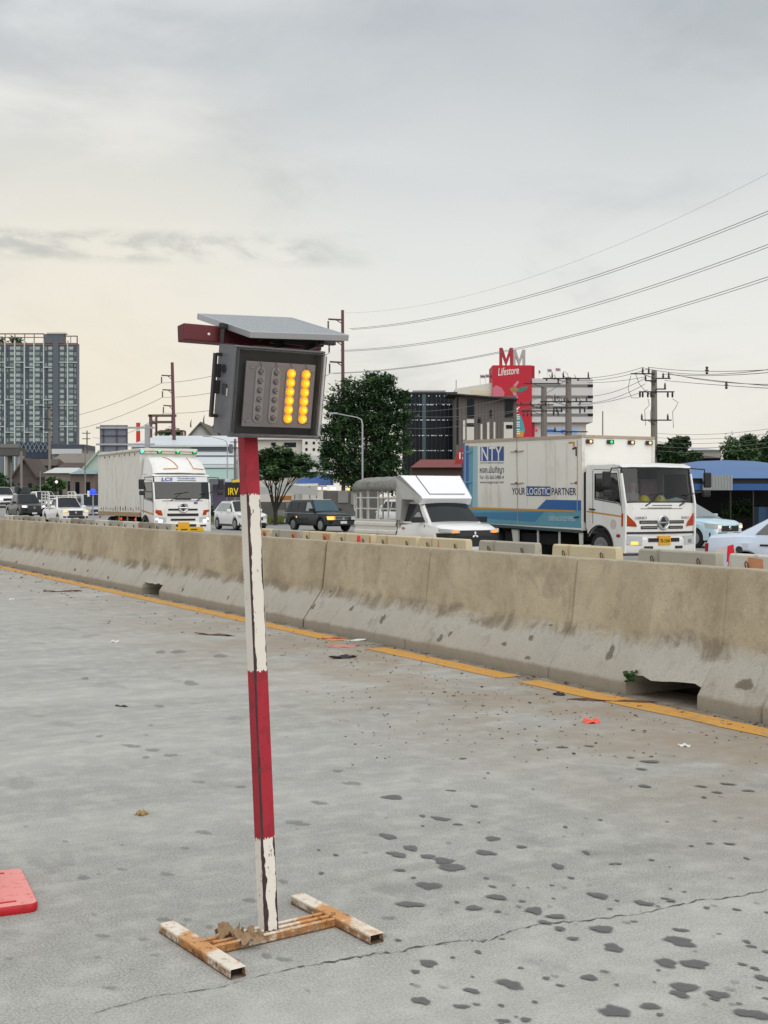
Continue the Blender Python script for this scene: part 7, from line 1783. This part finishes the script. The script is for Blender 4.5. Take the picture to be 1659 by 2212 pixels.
mb = MB().mat(M("sheet_corrugated", (156, 162, 164), .5, var=.1)); mb.grid([[((-100 + i * 3) * k, -4.6 - .06 * (i % 2), zz(1060)), ((-100 + i * 3) * k, -4.6 - .06 * (i % 2), zz(1030))] for i in range(21)]); mb.build("sheet_panel", parent=b)
MB().mat(M("counter_blue", (40, 70, 100), .7)).bb(20 * k, 48 * k, -4.0, -3.2, 0, zz(1094)).build("counter", parent=b)
b = bthing("shed", "pale grey industrial roof between the trees at the right", "building", 1525, 170); k = K(170); zz = lambda p: zof(p, 170)
MB().mat(M("roof_grey_pale", (176, 178, 182), .5, var=.06)).add([(-30 * k, 0, zz(972)), (34 * k, 0, zz(972)), (26 * k, 8, zz(962)), (-22 * k, 8, zz(962))], [(0, 1, 2, 3)]).build("roof", parent=b); MB().mat(CONC).bb(-30 * k, 34 * k, .3, 8, 0, zz(972)).build("wall", parent=b)
house("dark shop row under the power lines behind the lettered truck", 1400, 1560, 982, 990, 1080, 120, DIM, M("roof_dark", (52, 50, 52), .8, var=.2), d=6, name="shop_row", cat="building")
# ================================================================== TREES
def clump_tree(label, px, pbase, Y, crowns, nleaf, leaf, mats, trunk=(.22, .5), bark=BARK, seed=1, name="tree", limbs=None, flat=1.0, group=None, inner=.30, ncx=1.5):
    """crowns: ellipsoids (px, py, rx, ry) in view pixels at depth Y, leaves fill clusters through their volume"""
    r = random.Random(seed); k = K(Y); b = bthing(name, label, "tree", px, Y, 0, group)
    cs = [((cx - px) * k, r.uniform(-.5, .5) * rx * k * .6, zof(cy, Y), rx * k, ry * k) for cx, cy, rx, ry in crowns]
    lo = min(c[2] - c[4] for c in cs); mb = MB().mat(bark); rb = trunk[0]; fork = trunk[1] * (lo + 1.0)
    fork = max(fork, .4)
    mb.tube([(0, 0, -.1), (rb * .3, 0, fork * .5), (0, 0, fork)], [rb * 1.25, rb, rb * .85], 8)
    for c in cs:
        e = Vector((c[0] * .92, c[1], c[2] - c[4] * .1)); m_ = Vector((e.x * .45, e.y * .4, fork + (e.z - fork) * (.45 if flat == 1 else .55)))
        mb.tube([(0, 0, fork * .96), m_, e], [rb * .55, rb * .34, rb * .10], 6)
        for q in range(2):
            e2 = Vector((c[0] + r.uniform(-.7, .7) * c[3], c[1] + r.uniform(-.6, .6) * c[3], c[2] + r.uniform(-.2, .6) * c[4])); mb.tube([m_, (m_ + e2) / 2 + Vector((0, 0, .1)), e2], [rb * .28, rb * .18, rb * .05], 5)
    mb.build("trunk", parent=b, smooth=60)
    tot = sum(c[3] * c[4] for c in cs); mb = MB()
    for c in cs:
        ncl = max(6, int(26 * c[3] * c[4] / tot * len(cs) ** .6 * 1.6 * ncx / 1.0)); per = int(nleaf * c[3] * c[4] / tot / ncl)
        for j in range(ncl):
            while True:
                v_ = Vector((r.uniform(-1, 1), r.uniform(-1, 1), r.uniform(-1, 1)))
                if inner < v_.length < 1: break
            cc = Vector((c[0] + v_.x * c[3], c[1] + v_.y * c[3] * .8, c[2] + v_.z * c[4])); cr = r.uniform(.16, .30) * min(c[3], c[4] * 2.0) + .12
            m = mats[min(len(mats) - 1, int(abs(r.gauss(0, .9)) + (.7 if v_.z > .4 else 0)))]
            for q in range(per):
                p = cc + Vector((r.gauss(0, .5) * cr, r.gauss(0, .5) * cr, r.gauss(0, .38 * flat) * cr)); l = leaf * r.uniform(.6, 1.3)
                d = Vector((r.gauss(0, 1), r.gauss(0, 1), r.gauss(0, .6 * flat))).normalized(); e = d.cross(Vector((r.gauss(0, 1), r.gauss(0, 1), 2.0))).normalized()
                mb.mat(m).poly([p - d * l, p + e * l * .42, p + d * l, p - e * l * .42])
    mb.build("crown", parent=b); return b
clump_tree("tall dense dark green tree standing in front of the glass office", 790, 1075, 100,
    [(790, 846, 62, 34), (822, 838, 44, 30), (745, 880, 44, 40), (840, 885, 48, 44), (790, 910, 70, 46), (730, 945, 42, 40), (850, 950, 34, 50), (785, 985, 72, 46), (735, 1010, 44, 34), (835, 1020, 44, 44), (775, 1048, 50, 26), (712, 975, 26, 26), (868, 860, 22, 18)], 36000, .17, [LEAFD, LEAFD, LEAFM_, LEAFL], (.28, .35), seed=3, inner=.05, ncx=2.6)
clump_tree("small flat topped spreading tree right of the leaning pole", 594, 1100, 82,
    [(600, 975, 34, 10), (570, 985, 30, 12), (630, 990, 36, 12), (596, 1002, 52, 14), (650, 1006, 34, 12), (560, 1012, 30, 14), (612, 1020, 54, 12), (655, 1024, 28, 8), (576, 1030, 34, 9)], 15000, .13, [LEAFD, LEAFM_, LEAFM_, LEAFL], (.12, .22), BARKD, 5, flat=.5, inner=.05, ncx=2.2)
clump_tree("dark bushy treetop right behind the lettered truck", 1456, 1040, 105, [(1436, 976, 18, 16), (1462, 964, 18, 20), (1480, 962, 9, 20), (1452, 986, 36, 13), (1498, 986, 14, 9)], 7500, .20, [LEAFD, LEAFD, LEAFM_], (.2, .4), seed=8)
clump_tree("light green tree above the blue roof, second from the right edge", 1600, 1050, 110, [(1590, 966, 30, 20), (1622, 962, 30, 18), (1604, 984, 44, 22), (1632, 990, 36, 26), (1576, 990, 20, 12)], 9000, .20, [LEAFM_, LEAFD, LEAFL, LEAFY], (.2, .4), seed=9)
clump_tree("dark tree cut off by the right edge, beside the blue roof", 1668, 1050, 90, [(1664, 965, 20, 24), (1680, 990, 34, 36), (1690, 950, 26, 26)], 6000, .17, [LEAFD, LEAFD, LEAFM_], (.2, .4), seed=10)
clump_tree("bright green round bush before the grey house with the pale roof", 122, 1060, 135, [(118, 1044, 18, 12), (134, 1048, 14, 9), (106, 1056, 14, 9)], 2600, .18, [LEAFM_, LEAFL, LEAFD], (.12, .3), seed=11, name="bush")
clump_tree("dark hedge at the foot of the timber house", 60, 1075, 128, [(20, 1060, 26, 14), (52, 1066, 26, 10), (88, 1062, 22, 12), (0, 1040, 16, 22)], 4000, .2, [LEAFD, LEAFD, LEAFM_], (.1, .3), seed=12, name="hedge")
clump_tree("dark shrub growing under the blue roofed shelter", 1600, 1110, 65, [(1596, 1098, 30, 12), (1632, 1104, 30, 12), (1580, 1108, 20, 8)], 2600, .11, [LEAFD], (.06, .3), seed=13, name="bush")
clump_tree("low green shrub between the ribbed truck and the white hatchback", 452, 1110, 86, [(450, 1098, 10, 14), (462, 1108, 10, 8)], 500, .12, [LEAFD, LEAFM_], (.06, .3), seed=14, name="bush")
clump_tree("tree clump on the roof of the unfinished frame", 362, 960, 200, [(350, 936, 16, 6), (372, 932, 16, 8), (386, 938, 12, 6)], 600, .3, [LEAFD, LEAFM_], (.1, .9), seed=15)
# ================================================================== POLES AND WIRES
STEELR = M("pole_brown", (104, 70, 72), .7, var=.15, scale=.5); POLC = M("pole_concrete", (128, 122, 116), .85, var=.15, scale=.8); INSU = M("insulator", (84, 52, 56), .35); WIREM = M("wire_grey", (120, 116, 114), .6)
def hv_pole(label, pxb, pxt, ytop, Y, arms, sgn=-1):
    b = bthing("power_pole", label, "pole", pxb, Y, 0, "power poles"); k = K(Y); dx = (pxt - pxb) * k; h = zof(ytop, Y)
    MB().mat(STEELR).tube([(0, 0, 0), (dx, 0, h)], [4.6 * k, 3.2 * k], 10).build("mast", parent=b)
    pts = []
    for (py, px2) in arms:
        f = zof(py, Y) / h; x = dx * f; xe = (px2 - pxb) * k; z = zof(py, Y)
        MB().mat(STEELR).tube([(x, 0, z), (xe, 0, z + .06)], .07, 6).build("cross_arm", parent=b); MB().mat(STEELR).tube([(x, 0, z - 9 * k), (x + (xe - x) * .45, 0, z)], .04, 5).build("brace", parent=b)
        mb = MB().mat(INSU); n = 8; zl = z - 25 * k * (1.0 if abs(Y - 100) < 5 else .62)
        prof = []
        for i in range(n): q = z - .1 + (zl - z + .1) * i / n; prof += [(.05, q), (.10, q - .02), (.05, q - .05)]
        mb.lathe([(r_, zz_) for r_, zz_ in prof], 8, c=(xe, 0, 0)); mb.build("insulator", parent=b)
        pts.append(Vector(((pxb - CX) * K(Y) + xe, Y, GZ + zl)))
    return pts
A1 = hv_pole("tall brown steel power pole with three arms, right of the solar panel", 742, 740, 670, 100, [(691, 709), (738, 711), (783, 712)])
A2 = hv_pole("brown steel power pole with three arms, left of the lamp box", 380, 372, 783, 135, [(812, 349), (843, 351), (877, 353)])
def wire(label, pts3, r=.03, name="power_wire", group="overhead power wires"):
    return tag(MB().mat(WIREM).tube(pts3, r, 5).build(name, smooth=60), label, "wire", group)
# conductors running from the tall pole over to the right, towards the viewer
PA, PB = Vector((-2.7, 100)), Vector((24.6, 50.9))
def on_line(px, py):
    r_ = (px - CX) / F; d = PB - PA; f = (r_ * PA.y - PA.x) / (d.x - r_ * d.y); Y_ = PA.y + d.y * f
    return f, EYE - (py - HY) * Y_ / F
def span(label, p3, r=.028, off=0.0):
    (f0, z0_), (f1, z1_), (f2, z2_) = [on_line(*p) for p in p3]
    m = [[1, f0, f0 * f0, z0_], [1, f1, f1 * f1, z1_], [1, f2, f2 * f2, z2_]]
    a = Matrix([q[:3] for q in m]).inverted() @ Vector([q[3] for q in m]); pts = []
    for i in range(41):
        f = f0 + (1.0 - f0) * i / 40; pts.append((PA.x + (PB.x - PA.x) * f, PA.y + (PB.y - PA.y) * f, a[0] + a[1] * f + a[2] * f * f + off * math.sin(math.pi * min(1, f * 1.2))))
    wire(label, pts, r)
span("thin topmost wire sweeping down from the right to the tall brown pole", [(745, 676), (1250, 562), (1659, 375)], .006)
span("upper wire of the first pair, running to the top arm of the brown pole", [(755, 710), (1310, 587), (1659, 456)], .017); span("lower wire of the first pair below the thin topmost wire", [(760, 712), (1310, 592), (1659, 462)], .015)
span("upper wire of the second pair, running to the middle arm", [(735, 757), (1310, 648), (1659, 528)], .017); span("lower wire of the second pair, just above the red tower letters", [(740, 759), (1310, 653), (1659, 534)], .015)
span("upper wire of the third pair, crossing the letters on the red tower", [(715, 806), (1130, 749), (1659, 598)], .017); span("lower wire of the third pair at the right edge", [(720, 807), (1130, 752), (1659, 604)], .015)
def sag(a, b, s, n=16): return [a + (b - a) * (i / n) - Vector((0, 0, s * 4 * (i / n) * (1 - i / n))) for i in range(n + 1)]
for i, w in enumerate(("top wire between the two brown poles, passing behind the lamp box", "middle wire between the two brown poles", "bottom wire between the two brown poles")): wire(w, sag(A2[i], A1[i], .9), .022)
for i, (w, e) in enumerate((("top wire falling away left from the brown pole towards the tower", (60, 912)), ("middle wire falling away left from the brown pole", (80, 936)), ("bottom wire falling away left behind the sign gantry", (200, 945)))): wire(w, sag(A2[i], at(e[0], e[1], 185), 1.0), .026)
# distribution poles at the right
def dist_pole(label, px, ytop, ybot, Y, spec):
    b = bthing("power_pole", label, "pole", px, Y, 0, "power poles"); k = K(Y); z = lambda p: zof(p, Y)
    MB().mat(POLC).tube([(0, 0, 0), (0, 0, z(ytop))], [8.5 * k, 6 * k], 8).build("mast", parent=b)
    for (py, xa, xb, ins) in spec:
        arm = MB().mat(DKMET).bb(xa * k, xb * k, -.12 - .2, -.2, z(py + 1.3), z(py - 1.3)).build("cross_arm", parent=b); MB().mat(DKMET).tube([(0, -.25, z(py + 10)), (xa * .5 * k, -.25, z(py + 1))], .03, 5).build("brace", parent=b)
        for (x, h) in ins: MB().mat(INSU if h > 0 else DKMET).lathe([(.05, 0), (.10, .06), (.06, .10), (.11, .18), (.06, .22), (.09, .30), (.03, abs(h) * k)] if h > 0 else [(.07, h * k), (.09, h * k * .5), (.06, 0)], 8, c=(x * k, -.26, z(py))).build("insulator", parent=arm)
    return b, k
P1, k = dist_pole("concrete power pole with stacked cross arms, standing alone right of the shopping centre", 1413, 800, 960, 105, [(808, -52, 0, [(-26, 14), (-13, 14)]), (823, -20, 4, [(-20, 12)]), (818, 4, 34, [(18, 12), (30, 14)]), (841, 4, 24, [(22, 14)]), (847, -34, 42, [(-32, -12), (-26, -12), (-15, -12), (-8, -12), (28, -12), (38, -12)]), (908, -28, 36, [(-28, 14), (28, 14)])])
for (pts, l) in (([(-52, 812), (-58, 840), (-50, 860), (-34, 860)], 1), ([(-15, 862), (-12, 876), (-22, 886), (-20, 920)], 1), ([(38, 862), (50, 870), (44, 882), (38, 890), (40, 925)], 1), ([(-4, 880), (-10, 890), (-8, 922)], 1), ([(-42, 806), (-34, 830), (-20, 846)], 1)):
    MB().mat(DKMET).tube([Vector((x * k, -.3, zof(y, 105))) for x, y in pts], .022, 5).build("jumper_cable", parent=P1, smooth=60)
SP2 = [(818, -56, 46, [(-36, 14), (-12, 14), (42, 14), (-48, -5), (-22, -5), (20, -5)]), (868, -62, 50, [(-30, 16), (-10, 8), (16, 10), (38, 12), (-50, -8), (24, -6)]), (881, -34, 36, [(-32, -12), (-26, -10), (-16, -10), (24, -12), (34, -10)]), (933, -34, 40, [(-30, 10)])]
P2, k2 = dist_pole("concrete power pole crowded with insulators, in front of the white banded wing", 1228, 815, 960, 125, SP2)
SP3 = [(829, -44, 34, [(-28, 12), (30, 12)]), (875, -62, 20, [(-50, 10), (-30, 10), (-8, -8)]), (888, -50, 40, [(-44, -12), (-36, -12), (-28, -12), (20, -10), (30, -10)])]
P3, k3 = dist_pole("shorter concrete power pole left of the crowded one, before the red tower", 1175, 836, 960, 135, SP3)
rj = random.Random(31)
for (P, kk, Y_, n) in ((P2, k2, 125, 9), (P3, k3, 135, 5)):
    for i in range(n):
        x = rj.uniform(-44, 40); y = rj.choice((818, 868, 881)); s_ = rj.uniform(6, 16); d = rj.choice((-1, 1)); w_ = rj.uniform(6, 16)
        MB().mat(DKMET).tube([Vector((xx * kk, -.35, zof(yy, Y_))) for xx, yy in ((x, y - 8), (x + w_ * .3, y - 8 - s_ * .5 * d), (x + w_ * .8, y - 4 - s_ * .4 * d), (x + w_, y + 3))], .03, 5).build("jumper_cable", parent=P, smooth=60)
def wpx(label, a, Ya, b, Yb, s=.3, r=.022): wire(label, sag(at(*a, Ya), at(*b, Yb), s), r)
wpx("wire from the crowded pole to the top of the lone concrete pole, uppermost", (1240, 816), 125, (1387, 794), 105); wpx("second wire from the crowded pole to the lone concrete pole", (1246, 822), 125, (1400, 797), 105); wpx("third, nearly level wire to the lone concrete pole", (1270, 826), 125, (1394, 814), 105, .15)
wpx("steep wire rising from the banded wing to the lone pole", (1275, 856), 125, (1392, 818), 105); wpx("lower steep wire rising to the lone pole", (1278, 870), 125, (1394, 829), 105); wpx("lowest wire rising to the lone pole's middle arm", (1250, 874), 125, (1400, 842), 105)
wpx("upper wire leaving the lone pole to the right with a spacer", (1400, 793), 105, (1700, 796), 70, .25); wpx("second wire leaving the lone pole to the right", (1387, 794), 105, (1700, 792), 70, .5); wpx("rising wire right of the lone pole", (1432, 808), 105, (1700, 801), 70, .2); wpx("falling wire right of the lone pole with a spacer", (1443, 808), 105, (1720, 838), 70, .1); wpx("lower falling wire right of the lone pole", (1436, 822), 105, (1720, 842), 70, .05); wpx("lowest wire leaving the lone pole to the right", (1443, 806), 105, (1720, 830), 70, .3)
for (px, py, l) in ((1527, 800, "dark wire spacer on the upper wires at the right"), (1569, 832, "dark wire spacer on the lower wires at the right")): tag(MB().mat(INSU).lathe([(.05, -.28), (.12, -.2), (.06, -.1), (.16, 0), (.06, .1), (.12, .2), (.05, .28)], 8).build("wire_spacer", loc=at(px, py, 90)), l, "spacer")
for i in range(5): wpx("low wire crossing above the blue roof, number %s from the top" % ("one", "two", "three", "four", "five")[i], (1420, 936 + i * 9.5), 100, (1700, 920 + i * 10), 84, .3, .014 + .004 * (i > 2))
for i, (a, b_) in enumerate((((1115, 872), (1225, 818)), ((985, 905), (1175, 868)), ((880, 898), (1175, 876)), ((880, 925), (1150, 890)), ((880, 888), (1130, 850)))): wpx("dark service wire across the office fronts, " + ("rising to the crowded pole's top arm", "above the slit windows", "lowest on the glass office at its left end", "falling over the lower slit windows", "highest on the glass office")[i], a, 180, b_, 130, .6, .03)
# street lamps and plain poles
def lamp_post(label, px, ytop, Y, reach, head, r=.06):
    b = bthing("street_lamp", label, "lamp", px, Y, 0, "street lamps"); k = K(Y); h = zof(ytop, Y)
    MB().mat(GAL).tube([(0, 0, 0), (0, 0, h - .5), (-.08, 0, h - .15), (-.35, 0, h), (reach * k, 0, zof(head, Y))], [r * 1.3, r, r * .8, r * .7, r * .6], 8).build("post", parent=b, smooth=50); MB().mat(GAL).box((reach * k - .2, 0, zof(head, Y)), (.7, .2, .12)).build("lamp_head", parent=b, bevel=.03)
lamp_post("grey street lamp with a curved arm in front of the tall tree", 783, 902, 90, -58, 893); lamp_post("thin street lamp before the warehouse wall", 491, 950, 118, -40, 942, .05)
for (px, yt, Y, l, arms) in ((107, 876, 150, "grey utility pole with three short arms in front of the tower", (880, 905, 928)), (46, 975, 120, "grey pole standing close to the timber house", ()), (24, 1000, 122, "thin grey pole at the far left", ()), (184, 968, 125, "dark slim pole before the green gable", ()), (87, 1018, 118, "short grey pole beside the round bush", ()), (508, 948, 120, "concrete pole with a transformer just left of the leaning pole", (955, 968)), (1302, 888, 200, "distant thin mast right of the banded wing", ()), (188, 930, 230, "thin red pole on the skyline right of the tower", (936, 948))):
    b = bthing("utility_pole", l, "pole", px, Y, 0, "utility poles"); k = K(Y); MB().mat(STEELR if px == 188 else POLC).tube([(0, 0, 0), (0, 0, zof(yt, Y))], [3.4 * k if px in (107, 46, 508) else 1.8 * k, 2.6 * k if px in (107, 46, 508) else 1.2 * k], 8).build("mast", parent=b)
    for a in arms: MB().mat(DKMET).bb(-22 * k if px == 107 else -10 * k, 8 * k, -.3, -.2, zof(a + .8, Y), zof(a - .8, Y)).build("cross_arm", parent=b)
    if px == 508: MB().mat(M("transformer_grey", (110, 112, 116), .6)).lathe([(4 * k, zof(980, Y)), (4.4 * k, zof(972, Y)), (4 * k, zof(960, Y))], 12, c=(-8 * k, -.5, 0)).build("transformer", parent=b)
# blue beacon above the silver van
q = at(201, 1063, 96); b = thing("beacon_lamp", "glowing blue beacon lamp above the silver van", "lamp", (q.x, q.y, q.z)); MB().mat(EM("beacon_blue", (20, 60, 255), 2.2)).lathe([(.22, -.16), (.25, 0), (.17, .18), (.04, .25)], 14).build("lens", parent=b, smooth=60); MB().mat(FWHT).bb(-.42, -.26, -.1, .1, -.35, .1).build("bracket", parent=b); MB().mat(GAL).tube([(0, 0, -.2), (0, 0, -(q.z - GZ))], .06, 6).build("post", parent=b)
q = at(122, 1041, 128); b = thing("lamp_post", "small white globe lamp on a post beyond the black pickup", "lamp", (q.x, q.y, q.z)); MB().mat(EM("globe_white", (250, 250, 250), 1.1)).lathe([(.06, -.15), (.16, 0), (.06, .15)], 12).build("globe", parent=b, smooth=60); MB().mat(DKMET).tube([(0, 0, -.15), (0, 0, -(q.z - GZ))], .05, 6).build("post", parent=b)
